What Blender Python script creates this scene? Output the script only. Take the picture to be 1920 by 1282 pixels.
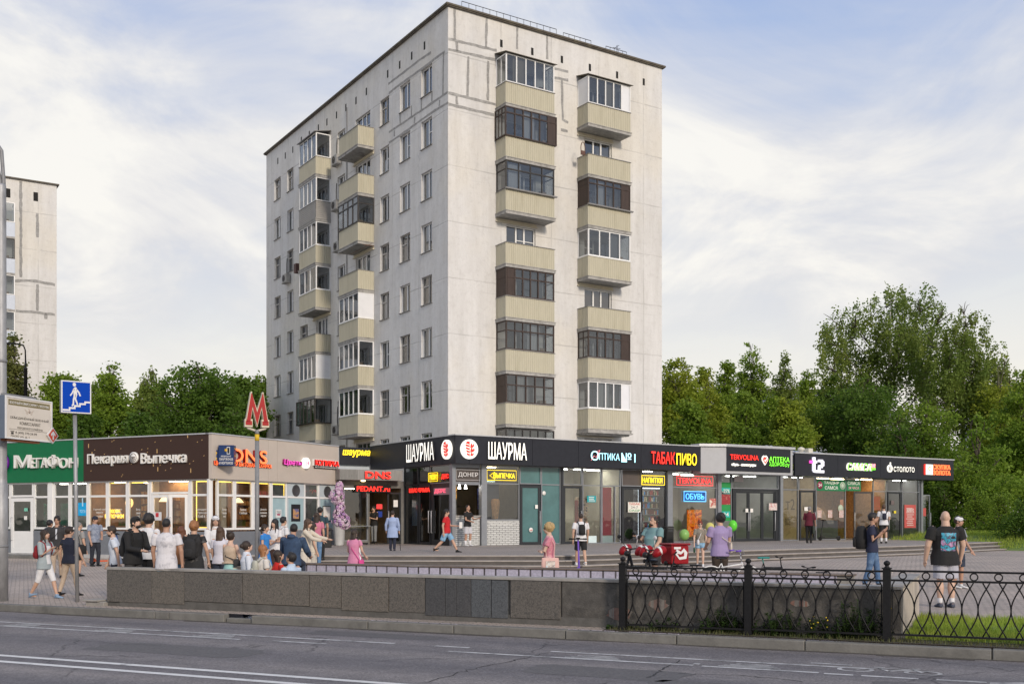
import bpy,bmesh,math,random
import numpy as np
from mathutils import Matrix,Vector,noise as mnoise
R = math.radians
rng = random.Random(7)
scn = bpy.context.scene
COL = scn.collection
for _o in list(bpy.data.objects): bpy.data.objects.remove(_o)

# ---------------------------------------------------------------- camera
ZE = 1.85                 # eye height above the pavement by the road
FPX,CX,HY = 2024.0,960.0,972.0      # focal length in photo pixels, centre column, horizon row
cam_d = bpy.data.cameras.new('camera');cam = bpy.data.objects.new('camera',cam_d);COL.objects.link(cam)
cam.location = (0,0,ZE);cam.rotation_euler = (R(90),0,0)
cam_d.sensor_width = 36;cam_d.lens = 36 * FPX / 1920;cam_d.shift_y = (HY - 641) / 1920
cam_d.clip_end = 5000;cam_d.clip_start = .1
scn.camera = cam
# ---------------------------------------------------------------- sun and sky
SUN_AZ = Vector((.46,-.89)).normalized();SUN_EL = R(23)
sun_d = bpy.data.lights.new('sun','SUN');sun = bpy.data.objects.new('sun',sun_d);COL.objects.link(sun)
sun_d.energy = 1.5;sun_d.angle = R(10);sun_d.color = (1.0,.87,.72)
_sd = Vector((SUN_AZ.x * math.cos(SUN_EL),SUN_AZ.y * math.cos(SUN_EL),math.sin(SUN_EL)))
sun.rotation_euler = (-_sd).to_track_quat('-Z','Y').to_euler();sun.location = (40,-40,60)
w = bpy.data.worlds.new('World');scn.world = w;w.use_nodes = True
def build_sky():
    nt = w.node_tree;N = nt.nodes;L = nt.links;N.clear()
    out = N.new('ShaderNodeOutputWorld');bg = N.new('ShaderNodeBackground');L.new(bg.outputs[0],out.inputs[0])
    sky = N.new('ShaderNodeTexSky');sky.sky_type = 'NISHITA';sky.sun_disc = False
    sky.sun_elevation = SUN_EL;sky.sun_rotation = math.atan2(SUN_AZ.x,SUN_AZ.y)
    sky.air_density = 1.0;sky.dust_density = 1.4;sky.ozone_density = 1.0
    tc = N.new('ShaderNodeTexCoord');sep = N.new('ShaderNodeSeparateXYZ');L.new(tc.outputs['Generated'],sep.inputs[0])
    def M(op,a,b=None,c=None):
        n = N.new('ShaderNodeMath');n.operation = op
        for i,v in enumerate((a,b,c)):
            if v is None: continue
            if isinstance(v,(int,float)): n.inputs[i].default_value = v
            else: L.new(v,n.inputs[i])
        return n.outputs[0]
    zc = M('MAXIMUM',sep.outputs['Z'],.0)
    # clouds lie on a high flat layer: direction projected on it
    k = M('ADD',zc,.16)
    cv = N.new('ShaderNodeCombineXYZ');L.new(M('DIVIDE',sep.outputs['X'],k),cv.inputs[0]);L.new(M('DIVIDE',sep.outputs['Y'],k),cv.inputs[1])
    def ns(scale,det,dist,off,rough=.55):
        mp = N.new('ShaderNodeMapping');L.new(cv.outputs[0],mp.inputs[0]);mp.inputs['Location'].default_value = off
        mp.inputs['Scale'].default_value = (1.0,.8,1)
        mp.inputs['Rotation'].default_value = (0,0,R(-25))
        n = N.new('ShaderNodeTexNoise');n.inputs['Scale'].default_value = scale;n.inputs['Detail'].default_value = det
        n.inputs['Distortion'].default_value = dist;n.inputs['Roughness'].default_value = rough;L.new(mp.outputs[0],n.inputs[0]);return n.outputs['Fac']
    def ramp(f,stops):
        r = N.new('ShaderNodeValToRGB');L.new(f,r.inputs[0]);e = r.color_ramp.elements
        e[0].position,e[0].color = stops[0][0],(*stops[0][1],1);e[1].position,e[1].color = stops[-1][0],(*stops[-1][1],1)
        for p,c in stops[1:-1]:
            x = e.new(p);x.color = (*c,1)
        return r.outputs[0]
    def mix(f,a,b):
        n = N.new('ShaderNodeMix');n.data_type = 'RGBA'
        if isinstance(f,(int,float)): n.inputs[0].default_value = f
        else: L.new(f,n.inputs[0])
        for s,v in ((6,a),(7,b)):
            if isinstance(v,tuple): n.inputs[s].default_value = (*v,1)
            else: L.new(v,n.inputs[s])
        return n.outputs[2]
    n1 = ns(.62,7,.7,(4.4,2.2,0));n2 = ns(1.7,8,.8,(8.0,4.4,0),.6);n3 = ns(.35,3,.3,(1.3,6.1,0))
    f = M('ADD',M('MULTIPLY',n1,.62),M('ADD',M('MULTIPLY',n2,.26),M('MULTIPLY',n3,.12)))
    cloud = ramp(f,[(.44,(0,0,0)),(.51,(.55,) * 3),(.57,(1,1,1))])
    bright = ramp(M('ADD',M('MULTIPLY',n1,.5),M('MULTIPLY',n2,.5)),[(.40,(4.5,4.8,6.0)),(.50,(6.4,6.35,6.5)),(.61,(8.1,7.9,7.45))])
    # thin high veil everywhere: it thickens and warms to the horizon
    veil = ramp(zc,[(0,(8.0,7.2,6.0)),(.12,(7.7,7.4,6.8)),(.21,(6.4,6.6,6.8)),(.30,(4.7,5.4,6.8)),(.44,(3.1,4.2,6.7)),(1,(2.6,3.7,6.2))])
    vf = ramp(zc,[(0,(.97,) * 3),(.25,(.93,) * 3),(.6,(.82,) * 3),(1,(.75,) * 3)])
    base = mix(vf,sky.outputs[0],veil)
    cf = M('MULTIPLY',cloud,ramp(zc,[(0,(.2,) * 3),(.08,(.7,) * 3),(.2,(.95,) * 3),(1,(.85,) * 3)]))
    L.new(mix(cf,base,bright),bg.inputs[0]);bg.inputs[1].default_value = SKY_S
SKY_S = .070
build_sky()
scn.view_settings.view_transform = 'Standard';scn.view_settings.look = 'None';scn.view_settings.gamma = 1
scn.view_settings.exposure = .79
scn.cycles.max_bounces = 6;scn.cycles.transparent_max_bounces = 12;scn.cycles.diffuse_bounces = 3;scn.cycles.glossy_bounces = 3
scn.cycles.transmission_bounces = 4;scn.cycles.use_denoising = True

# ---------------------------------------------------------------- helpers
def frame(x,y,deg,z=0): return Matrix.Translation((x,y,z)) @ Matrix.Rotation(R(deg),4,'Z')
def at(px,py,Y): return Vector(((px - CX) / FPX * Y,Y,ZE + (HY - py) / FPX * Y))
RD = Vector((.911,-.412)).normalized();RN = Vector((-RD.y,RD.x))    # along the kerb, and away from the road
RANG = math.degrees(math.atan2(RD.y,RD.x))
def ground_z(x,y):
    d = x * RN.x + y * RN.y
    return max(0,min(.012 * (d - 17),.27))
def road_at(px,d):                       # (s, d) of the column px on a line parallel to the kerb
    dx = (px - CX) / FPX;Y = d / (dx * RN.x + RN.y);return dx * Y * RD.x + Y * RD.y,d
def rd(s,d): return Vector((RD.x * s + RN.x * d,RD.y * s + RN.y * d))

class Face:
    """a vertical plane: origin on the plan, X along it (rightwards from outside), Y into the building"""
    def __init__(s,x,y,deg): s.o = Vector((x,y));s.deg = deg;s.d = Vector((math.cos(R(deg)),math.sin(R(deg))));s.n = Vector((-s.d.y,s.d.x));s.M = frame(x,y,deg)
    def t(s,px,off=0):
        k = (px - CX) / FPX;o = s.o + s.n * off
        return (k * o.y - o.x) / (s.d.x - k * s.d.y)
    def Y(s,t,off=0): return s.o.y + s.d.y * t + s.n.y * off
    def z(s,py,t,off=0): return ZE + (HY - py) / FPX * s.Y(t,off)
    def pt(s,t,off=0): return s.o + s.d * t + s.n * off
    def off(s,o): p = s.o + s.n * o;return Face(p.x,p.y,s.deg)

class MB:
    def __init__(s): s.v = [];s.f = [];s.m = [];s.M = None;s.mi = 0;s.sm = []
    def add(s,vs,fs,smooth=False):
        b = len(s.v);M = s.M
        s.v += [tuple(M @ Vector(p)) for p in vs] if M is not None else [tuple(p) for p in vs]
        for f in fs: s.f.append([b + i for i in f]);s.m.append(s.mi);s.sm.append(smooth)
        return s
    def box(s,x0,x1,y0,y1,z0,z1):
        return s.add([(x0,y0,z0),(x1,y0,z0),(x1,y1,z0),(x0,y1,z0),(x0,y0,z1),(x1,y0,z1),(x1,y1,z1),(x0,y1,z1)],
                     [(0,3,2,1),(4,5,6,7),(0,1,5,4),(1,2,6,5),(2,3,7,6),(3,0,4,7)])
    def quad(s,a,b,c,d): return s.add([a,b,c,d],[(0,1,2,3)])
    def rect(s,x0,x1,z0,z1,y): return s.quad((x0,y,z0),(x1,y,z0),(x1,y,z1),(x0,y,z1))
    def prism(s,poly,y0,y1):           # polygon in XZ (counter-clockwise seen from -Y) pushed along Y
        n = len(poly)
        return s.add([(x,y0,z) for x,z in poly] + [(x,y1,z) for x,z in poly],
                     [tuple(range(n)),tuple(range(2 * n - 1,n - 1,-1))] + [((i + 1) % n,i,n + i,n + (i + 1) % n) for i in range(n)])
    def slab(s,poly,z0,z1):            # polygon in XY
        n = len(poly)
        return s.add([(x,y,z0) for x,y in poly] + [(x,y,z1) for x,y in poly],
                     [tuple(range(n - 1,-1,-1)),tuple(range(n,2 * n))] + [(i,(i + 1) % n,n + (i + 1) % n,n + i) for i in range(n)])
    def tube(s,pts,r,n=8,cap=True,round_=False):
        P = [Vector(p) for p in pts];rr = r if isinstance(r,(list,tuple)) else [r] * len(P)
        vs = [];fs = []
        t0 = (P[1] - P[0]).normalized();up = Vector((0,0,1)) if abs(t0.z) < .9 else Vector((1,0,0))
        a = t0.cross(up).normalized()
        rings = []
        for i,p in enumerate(P):
            t = ((P[min(i + 1,len(P) - 1)] - P[max(i - 1,0)])).normalized()
            a = (a - t * a.dot(t)).normalized();b = t.cross(a)
            rings.append((p,a.copy(),b,t,rr[i]))
        seq = []
        if round_:
            p,a_,b_,t_,q = rings[0]
            for k in (75,45,20): seq.append((p - t_ * q * math.sin(R(k)),a_,b_,q * math.cos(R(k))))
        for p,a_,b_,t_,q in rings: seq.append((p,a_,b_,q))
        if round_:
            p,a_,b_,t_,q = rings[-1]
            for k in (20,45,75): seq.append((p + t_ * q * math.sin(R(k)),a_,b_,q * math.cos(R(k))))
        for p,a_,b_,q in seq:
            for k in range(n):
                an = 2 * math.pi * k / n;vs.append(p + a_ * (q * math.cos(an)) + b_ * (q * math.sin(an)))
        m = len(seq)
        for i in range(m - 1):
            for k in range(n): fs.append((i * n + k,i * n + (k + 1) % n,(i + 1) * n + (k + 1) % n,(i + 1) * n + k))
        if cap: fs.append(tuple(range(n - 1,-1,-1)));fs.append(tuple((m - 1) * n + k for k in range(n)))
        return s.add(vs,fs,True)
    def lathe(s,prof,n=16,c=(0,0,0),axis='Z',cap=True):   # profile [(radius, height)]
        vs = []
        for r,h in prof:
            for k in range(n):
                an = 2 * math.pi * k / n;x,y = r * math.cos(an),r * math.sin(an)
                vs.append((c[0] + x,c[1] + y,c[2] + h) if axis == 'Z' else (c[0] + x,c[1] - h,c[2] + y))
        m = len(prof);fs = [(i * n + k,i * n + (k + 1) % n,(i + 1) * n + (k + 1) % n,(i + 1) * n + k) for i in range(m - 1) for k in range(n)]
        if cap: fs += [tuple(range(n - 1,-1,-1)),tuple((m - 1) * n + k for k in range(n))]
        return s.add(vs,fs,True)
    def ell(s,c,r,nu=12,nv=8,rot=None):
        vs = [];fs = []
        for i in range(nv + 1):
            ph = math.pi * i / nv
            for k in range(nu):
                an = 2 * math.pi * k / nu;p = Vector((r[0] * math.sin(ph) * math.cos(an),r[1] * math.sin(ph) * math.sin(an),-r[2] * math.cos(ph)))
                if rot is not None: p = rot @ p
                vs.append(Vector(c) + p)
        for i in range(nv):
            for k in range(nu): fs.append((i * nu + k,i * nu + (k + 1) % nu,(i + 1) * nu + (k + 1) % nu,(i + 1) * nu + k))
        return s.add(vs,fs,True)
    def rings(s,rs,n=18):               # rings: (centre, rx, ry, tilt axes) -> closed loft; rs items (Vector c, Vector ax, Vector ay)
        vs = [];fs = []
        for c,ax,ay in rs:
            for k in range(n):
                an = 2 * math.pi * k / n;vs.append(c + ax * math.cos(an) + ay * math.sin(an))
        m = len(rs)
        for i in range(m - 1):
            for k in range(n): fs.append((i * n + k,i * n + (k + 1) % n,(i + 1) * n + (k + 1) % n,(i + 1) * n + k))
        fs += [tuple(range(n - 1,-1,-1)),tuple((m - 1) * n + k for k in range(n))]
        return s.add(vs,fs,True)
    def mesh(s,name,mats,Minv=None,bevel=0):
        me = bpy.data.meshes.new(name)
        vs = s.v if Minv is None else [tuple(Minv @ Vector(p)) for p in s.v]
        me.from_pydata(vs,[],s.f);me.validate()
        for m in mats: me.materials.append(m)
        if len(me.polygons) == len(s.m):
            me.polygons.foreach_set('material_index',s.m);me.polygons.foreach_set('use_smooth',s.sm)
        return me
    def build(s,name,mats,parent=None,bevel=0):
        if not isinstance(mats,(list,tuple)): mats = [mats]
        Mi = parent.matrix_world_base.inverted() if False else (ROOTM[parent.name].inverted() if parent is not None else None)
        o = bpy.data.objects.new(name,s.mesh(name,mats,Mi));COL.objects.link(o)
        if parent is not None: o.parent = parent;ROOTM[o.name] = ROOTM[parent.name]
        else: ROOTM[o.name] = Matrix.Identity(4)
        if bevel:
            b = o.modifiers.new('bevel','BEVEL');b.width = bevel;b.segments = 2;b.limit_method = 'ANGLE'
        return o
ROOTM = {}
def root(name,loc,label,cat,group=None,rz=0):
    o = bpy.data.objects.new(name,None);COL.objects.link(o);o.empty_display_size = .3
    M = Matrix.Translation(loc) @ Matrix.Rotation(rz,4,'Z');o.matrix_world = M;o.location = loc;o.rotation_euler = (0,0,rz);ROOTM[o.name] = M
    o['label'] = label;o['category'] = cat
    if group: o['group'] = group
    return o
def tag(o,label=None,cat=None,group=None,kind=None):
    for k,v in (('label',label),('category',cat),('group',group),('kind',kind)):
        if v: o[k] = v
    return o
def recentre(o):
    """put the origin of a top-level mesh at the middle of its base"""
    me = o.data;n = len(me.vertices);a = np.empty(n * 3,np.float32);me.vertices.foreach_get('co',a);a = a.reshape(-1,3)
    c = np.array([(a[:,0].min() + a[:,0].max()) / 2,(a[:,1].min() + a[:,1].max()) / 2,a[:,2].min()],np.float32)
    me.vertices.foreach_set('co',(a - c).ravel());o.location = Vector(c) + o.location;me.update();return o
def copy_tree(o,parent=None):
    c = o.copy();COL.objects.link(c)
    if parent is not None: c.parent = parent
    ROOTM[c.name] = ROOTM.get(o.name,Matrix.Identity(4))
    for ch in [x for x in o.children]: copy_tree(ch,c)
    return c

# ---------------------------------------------------------------- materials
MATS = {}
def mat(name,col,rough=.6,var=.12,scale=3.0,bump=.0,bscale=None,metal=0,spec=None,em=None,es=0,stretch=None,col2=None,c2at=.62,soft=.1,det=6):
    """plain procedural surface: colour broken by noise, optional second colour in patches, bump"""
    if name in MATS: return MATS[name]
    m = bpy.data.materials.new(name);m.use_nodes = True;nt = m.node_tree;N = nt.nodes;L = nt.links
    b = N['Principled BSDF'];b.inputs['Roughness'].default_value = rough;b.inputs['Metallic'].default_value = metal
    if spec is not None: b.inputs['Specular IOR Level'].default_value = spec
    tc = N.new('ShaderNodeTexCoord');mp = N.new('ShaderNodeMapping');L.new(tc.outputs['Object'],mp.inputs[0])
    if stretch: mp.inputs['Scale'].default_value = stretch
    n = N.new('ShaderNodeTexNoise');n.inputs['Scale'].default_value = scale;n.inputs['Detail'].default_value = det;n.inputs['Roughness'].default_value = .65;L.new(mp.outputs[0],n.inputs[0])
    r = N.new('ShaderNodeValToRGB');L.new(n.outputs['Fac'],r.inputs[0])
    e = r.color_ramp.elements;e[0].position = .28;e[1].position = .72
    e[0].color = (*[max(0,c * (1 - var)) for c in col],1);e[1].color = (*[min(1,c * (1 + var)) for c in col],1)
    cout = r.outputs[0]
    if col2:
        n2 = N.new('ShaderNodeTexNoise');n2.inputs['Scale'].default_value = scale * .37;n2.inputs['Detail'].default_value = 7;n2.inputs['Roughness'].default_value = .7;L.new(mp.outputs[0],n2.inputs[0])
        r2 = N.new('ShaderNodeValToRGB');L.new(n2.outputs['Fac'],r2.inputs[0]);r2.color_ramp.elements[0].position = c2at - soft;r2.color_ramp.elements[1].position = c2at + soft
        mx = N.new('ShaderNodeMix');mx.data_type = 'RGBA';L.new(r2.outputs[0],mx.inputs[0]);L.new(cout,mx.inputs[6]);mx.inputs[7].default_value = (*col2,1);cout = mx.outputs[2]
    L.new(cout,b.inputs['Base Color'])
    if bump:
        bn = N.new('ShaderNodeTexNoise');bn.inputs['Scale'].default_value = bscale or scale * 6;bn.inputs['Detail'].default_value = 5;L.new(mp.outputs[0],bn.inputs[0])
        bu = N.new('ShaderNodeBump');bu.inputs['Strength'].default_value = bump;bu.inputs['Distance'].default_value = .02;L.new(bn.outputs['Fac'],bu.inputs['Height']);L.new(bu.outputs[0],b.inputs['Normal'])
    if em: b.inputs['Emission Color'].default_value = (*em,1);b.inputs['Emission Strength'].default_value = es
    MATS[name] = m;return m
def glass(name,tint=(.75,.8,.8),refl=.12,rough=.02,thru=.8):
    if name in MATS: return MATS[name]
    m = bpy.data.materials.new(name);m.use_nodes = True;nt = m.node_tree;N = nt.nodes;L = nt.links;N.clear()
    out = N.new('ShaderNodeOutputMaterial');tr = N.new('ShaderNodeBsdfTransparent');tr.inputs[0].default_value = (*[c * thru for c in tint],1)
    gl = N.new('ShaderNodeBsdfGlossy');gl.inputs['Roughness'].default_value = rough;gl.inputs[0].default_value = (.95,.97,1,1)
    fr = N.new('ShaderNodeFresnel');fr.inputs[0].default_value = 1.5
    ad = N.new('ShaderNodeMath');ad.operation = 'ADD';ad.use_clamp = True;ad.inputs[1].default_value = refl;L.new(fr.outputs[0],ad.inputs[0])
    # panes are never quite flat
    tc = N.new('ShaderNodeTexCoord');n = N.new('ShaderNodeTexNoise');n.inputs['Scale'].default_value = .9;n.inputs['Detail'].default_value = 2;L.new(tc.outputs['Object'],n.inputs[0])
    bu = N.new('ShaderNodeBump');bu.inputs['Strength'].default_value = .12;bu.inputs['Distance'].default_value = .05;L.new(n.outputs['Fac'],bu.inputs['Height']);L.new(bu.outputs[0],gl.inputs['Normal'])
    mx = N.new('ShaderNodeMixShader');L.new(ad.outputs[0],mx.inputs[0]);L.new(tr.outputs[0],mx.inputs[1]);L.new(gl.outputs[0],mx.inputs[2]);L.new(mx.outputs[0],out.inputs[0])
    MATS[name] = m;return m
def emit(name,col,s,base=None):
    return mat(name,base or tuple(min(1,c * .8) for c in col),.4,.03,em=col,es=s)

# ---------------------------------------------------------------- lettering
def text_mesh(body,bold=0.0,extrude=.02,shear=0,cond=1.0,align='CENTER',line=1.0):
    c = bpy.data.curves.new('txt','FONT');c.body = body;c.extrude = extrude;c.offset = bold;c.shear = shear;c.align_x = align;c.resolution_u = 3;c.space_line = line;c.space_character = cond
    o = bpy.data.objects.new('txt',c);COL.objects.link(o)
    dg = bpy.context.evaluated_depsgraph_get();me = bpy.data.meshes.new_from_object(o.evaluated_get(dg))
    bpy.data.objects.remove(o);bpy.data.curves.remove(c);return me
def letters(name,body,parent,F,x0,x1,z0,z1,off,mats,bold=.0,depth=.05,shear=0,line=1.0,cond=1.0):
    """lettering stretched to the rectangle x0..x1, z0..z1 of the plane of frame F, standing 'depth' out of offset 'off' (outwards negative Y)"""
    if not isinstance(mats,(list,tuple)): mats = [mats]
    me = text_mesh(body,bold,.02,shear,cond,line=line);n = len(me.vertices);a = np.empty(n * 3,np.float32);me.vertices.foreach_get('co',a);a = a.reshape(-1,3)
    lo,hi = a.min(0),a.max(0);b = np.empty_like(a)
    b[:,0] = x0 + (a[:,0] - lo[0]) / max(hi[0] - lo[0],1e-6) * (x1 - x0)
    b[:,2] = z0 + (a[:,1] - lo[1]) / max(hi[1] - lo[1],1e-6) * (z1 - z0)
    b[:,1] = -off - (a[:,2] - lo[2]) / max(hi[2] - lo[2],1e-6) * depth
    M = np.array(ROOTM[parent.name].inverted() @ F);b = b @ M[:3,:3].T + M[:3,3]
    me.vertices.foreach_set('co',b.astype(np.float32).ravel())
    if len(mats) > 1:       # face, then sides
        nf = len(me.polygons);fr = np.zeros(nf,np.int32);no = np.empty(nf * 3,np.float32)
        me.update();me.polygons.foreach_get('normal',no);no = no.reshape(-1,3);out = M[:3,:3] @ np.array((0,-1,0));fr[(no @ out) < .8] = 1
        me.materials.clear();[me.materials.append(m) for m in mats];me.polygons.foreach_set('material_index',fr)
    else: me.materials.clear();me.materials.append(mats[0])
    me.name = name;me.update();o = bpy.data.objects.new(name,me);COL.objects.link(o);o.parent = parent;ROOTM[o.name] = ROOTM[parent.name];return o
def part(name,m,par,F,*boxes,bevel=0):
    b = MB();b.M = F.M if isinstance(F,Face) else F
    for x in boxes: b.box(*x)
    return b.build(name,m,par,bevel)
# ================================================================ GROUND
def paving_mat(name,c1,c2,mortar,bw,bh,rot=0.0,msize=.012,stain=(.16,.15,.14)):
    m = bpy.data.materials.new(name);m.use_nodes = True;nt = m.node_tree;N = nt.nodes;L = nt.links;b = N['Principled BSDF'];b.inputs['Roughness'].default_value = .8
    tc = N.new('ShaderNodeTexCoord');mp = N.new('ShaderNodeMapping');mp.inputs['Rotation'].default_value = (0,0,rot);L.new(tc.outputs['Object'],mp.inputs[0])
    br = N.new('ShaderNodeTexBrick');L.new(mp.outputs[0],br.inputs[0]);br.inputs['Color1'].default_value = (*c1,1);br.inputs['Color2'].default_value = (*c2,1);br.inputs['Mortar'].default_value = (*mortar,1)
    br.inputs['Scale'].default_value = 1;br.inputs['Brick Width'].default_value = bw;br.inputs['Row Height'].default_value = bh;br.inputs['Mortar Size'].default_value = msize;br.inputs['Bias'].default_value = 0
    n = N.new('ShaderNodeTexNoise');n.inputs['Scale'].default_value = .35;n.inputs['Detail'].default_value = 9;n.inputs['Roughness'].default_value = .72;L.new(tc.outputs['Object'],n.inputs[0])
    r = N.new('ShaderNodeValToRGB');r.color_ramp.elements[0].position = .42;r.color_ramp.elements[1].position = .68;r.color_ramp.elements[0].color = (0,0,0,1);r.color_ramp.elements[1].color = (.55,) * 3 + (1,);L.new(n.outputs['Fac'],r.inputs[0])
    mx = N.new('ShaderNodeMix');mx.data_type = 'RGBA';L.new(r.outputs[0],mx.inputs[0]);L.new(br.outputs['Color'],mx.inputs[6]);mx.inputs[7].default_value = (*stain,1)
    n3 = N.new('ShaderNodeTexNoise');n3.inputs['Scale'].default_value = 26;n3.inputs['Detail'].default_value = 3;L.new(tc.outputs['Object'],n3.inputs[0])
    r3 = N.new('ShaderNodeValToRGB');r3.color_ramp.elements[0].color = (.82,) * 3 + (1,);r3.color_ramp.elements[1].color = (1.12,) * 3 + (1,);r3.color_ramp.elements[0].position = .3;r3.color_ramp.elements[1].position = .7;L.new(n3.outputs['Fac'],r3.inputs[0])
    m2 = N.new('ShaderNodeMix');m2.data_type = 'RGBA';m2.blend_type = 'MULTIPLY';m2.inputs[0].default_value = 1;L.new(mx.outputs[2],m2.inputs[6]);L.new(r3.outputs[0],m2.inputs[7])
    L.new(m2.outputs[2],b.inputs['Base Color'])
    bu = N.new('ShaderNodeBump');bu.inputs['Strength'].default_value = .5;bu.inputs['Distance'].default_value = .01;bu.invert = True;L.new(br.outputs['Fac'],bu.inputs['Height']);L.new(bu.outputs[0],b.inputs['Normal'])
    MATS[name] = m;return m
PAVE = paving_mat('paving_pinkish',(.52,.425,.36),(.445,.37,.318),(.2,.172,.15),.21,.105,R(RANG))
TERR = paving_mat('paving_terrace',(.37,.315,.278),(.31,.268,.24),(.15,.135,.12),.30,.15,R(32.5))
STEPM = mat('shaded_step_stone',(.105,.094,.088),.85,.25,2.5,.25,col2=(.07,.064,.06))  # dark stone: the unlit look of the risers is put into the colour
def road_mat():
    m = bpy.data.materials.new('asphalt');m.use_nodes = True;nt = m.node_tree;N = nt.nodes;L = nt.links;b = N['Principled BSDF'];b.inputs['Roughness'].default_value = .78;b.inputs['Specular IOR Level'].default_value = .35
    tc = N.new('ShaderNodeTexCoord')
    def ns(s,d,rough=.6,stretch=None):
        n = N.new('ShaderNodeTexNoise');n.inputs['Scale'].default_value = s;n.inputs['Detail'].default_value = d;n.inputs['Roughness'].default_value = rough
        if stretch:
            mp = N.new('ShaderNodeMapping');mp.inputs['Rotation'].default_value = (0,0,-R(RANG));L.new(tc.outputs['Object'],mp.inputs[0])
            m2 = N.new('ShaderNodeMapping');m2.inputs['Scale'].default_value = stretch;L.new(mp.outputs[0],m2.inputs[0]);L.new(m2.outputs[0],n.inputs[0])
        else: L.new(tc.outputs['Object'],n.inputs[0])
        return n.outputs['Fac']
    def ramp(f,a,b_,ca,cb):
        r = N.new('ShaderNodeValToRGB');e = r.color_ramp.elements;e[0].position = a;e[1].position = b_;e[0].color = (*ca,1);e[1].color = (*cb,1);L.new(f,r.inputs[0]);return r.outputs[0]
    def mul(a,c,f=1.0):
        x = N.new('ShaderNodeMix');x.data_type = 'RGBA';x.blend_type = 'MULTIPLY';x.inputs[0].default_value = f;L.new(a,x.inputs[6]);L.new(c,x.inputs[7]);return x.outputs[2]
    c = ramp(ns(.5,8,.7,(.25,1.6,1)),.3,.72,(.155,.145,.148),(.235,.216,.212))
    c = mul(c,ramp(ns(26,5,.85),.36,.66,(.55,) * 3,(1.55,) * 3))
    c = mul(c,ramp(ns(4,6,.75),.32,.7,(.80,) * 3,(1.16,) * 3))
    # tyre-polished wheel tracks run along the road
    c = mul(c,ramp(ns(.9,4,.5,(.03,1.0,1)),.35,.65,(.72,.72,.75),(1.17,1.14,1.10)))
    # fine cracks
    v = N.new('ShaderNodeTexVoronoi');v.feature = 'DISTANCE_TO_EDGE';v.inputs['Scale'].default_value = .55
    nn = N.new('ShaderNodeTexNoise');nn.inputs['Scale'].default_value = 2.2;nn.inputs['Detail'].default_value = 6;L.new(tc.outputs['Object'],nn.inputs[0])
    ad = N.new('ShaderNodeMix');ad.data_type = 'VECTOR';ad.inputs[0].default_value = .32;L.new(tc.outputs['Object'],ad.inputs[4]);L.new(nn.outputs['Color'],ad.inputs[5]);L.new(ad.outputs[1],v.inputs[0])
    ck = ramp(v.outputs['Distance'],.0,.012,(.45,) * 3,(1,) * 3)
    mk = ramp(ns(.23,3),.5,.56,(0,) * 3,(1,) * 3)
    x = N.new('ShaderNodeMix');x.data_type = 'RGBA';L.new(mk,x.inputs[0]);x.inputs[6].default_value = (1,1,1,1);L.new(ck,x.inputs[7]);c = mul(c,x.outputs[2])
    L.new(c,b.inputs['Base Color'])
    bu = N.new('ShaderNodeBump');bu.inputs['Strength'].default_value = .35;bu.inputs['Distance'].default_value = .01;L.new(ns(110,2),bu.inputs['Height']);L.new(bu.outputs[0],b.inputs['Normal'])
    MATS['asphalt'] = m;return m
ASPH = road_mat()
LINE = mat('road_paint',(.66,.65,.63),.6,.12,8,.1,col2=(.2,.19,.19),c2at=.66,soft=.06)
LINE_OLD = mat('worn_road_paint',(.52,.51,.50),.7,.16,9,.1,col2=(.16,.155,.155),c2at=.56,soft=.1)
KERBM = mat('kerb_concrete',(.165,.16,.148),.85,.2,4,.3,col2=(.1,.097,.09),c2at=.6)
SOIL = mat('soil',(.075,.062,.045),.95,.35,9,.5,col2=(.05,.07,.025))
GRASSB = mat('turf',(.13,.19,.035),.95,.3,3,.5,col2=(.12,.10,.05),c2at=.7)
EARTH = mat('far_ground',(.11,.12,.07),.95,.3,.05,0,col2=(.14,.13,.11))

def sheet(name,polys,m,zf=None,kind='structure'):
    """ground sheets from polygons in (x, y); zf gives the height"""
    b = MB()
    for p in polys: b.add([(x,y,zf(x,y) if callable(zf) else zf) for x,y in p],[tuple(range(len(p)))])
    o = b.build(name,m);tag(o,kind=kind);return o
SL = road_at(425,19)[0];SR = road_at(1690,17.32)[0]
dl = [16.93,17.0,17.62,20.9,39.5,90,420];sl = [-420,-60,SL,SR - .3,60,420]
cells = []
for i in range(len(dl) - 1):
    for j in range(len(sl) - 1):
        if dl[i] == 17.62 and sl[j] == SL: continue
        cells.append([tuple(rd(sl[j],dl[i])),tuple(rd(sl[j + 1],dl[i])),tuple(rd(sl[j + 1],dl[i + 1])),tuple(rd(sl[j],dl[i + 1]))])
sheet('pavement',cells,PAVE,ground_z)
sheet('road',[[tuple(rd(-420,-9)),tuple(rd(420,-9)),tuple(rd(420,16.76)),tuple(rd(-420,16.76))]],ASPH,-.15)
sheet('ground',[[(-2600,-2600),(2600,-2600),(2600,2600),(-2600,2600)]],EARTH,-4.6)
sheet('far_pavement',[[tuple(rd(-420,-60)),tuple(rd(420,-60)),tuple(rd(420,-9)),tuple(rd(-420,-9))]],PAVE,-.02)
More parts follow.
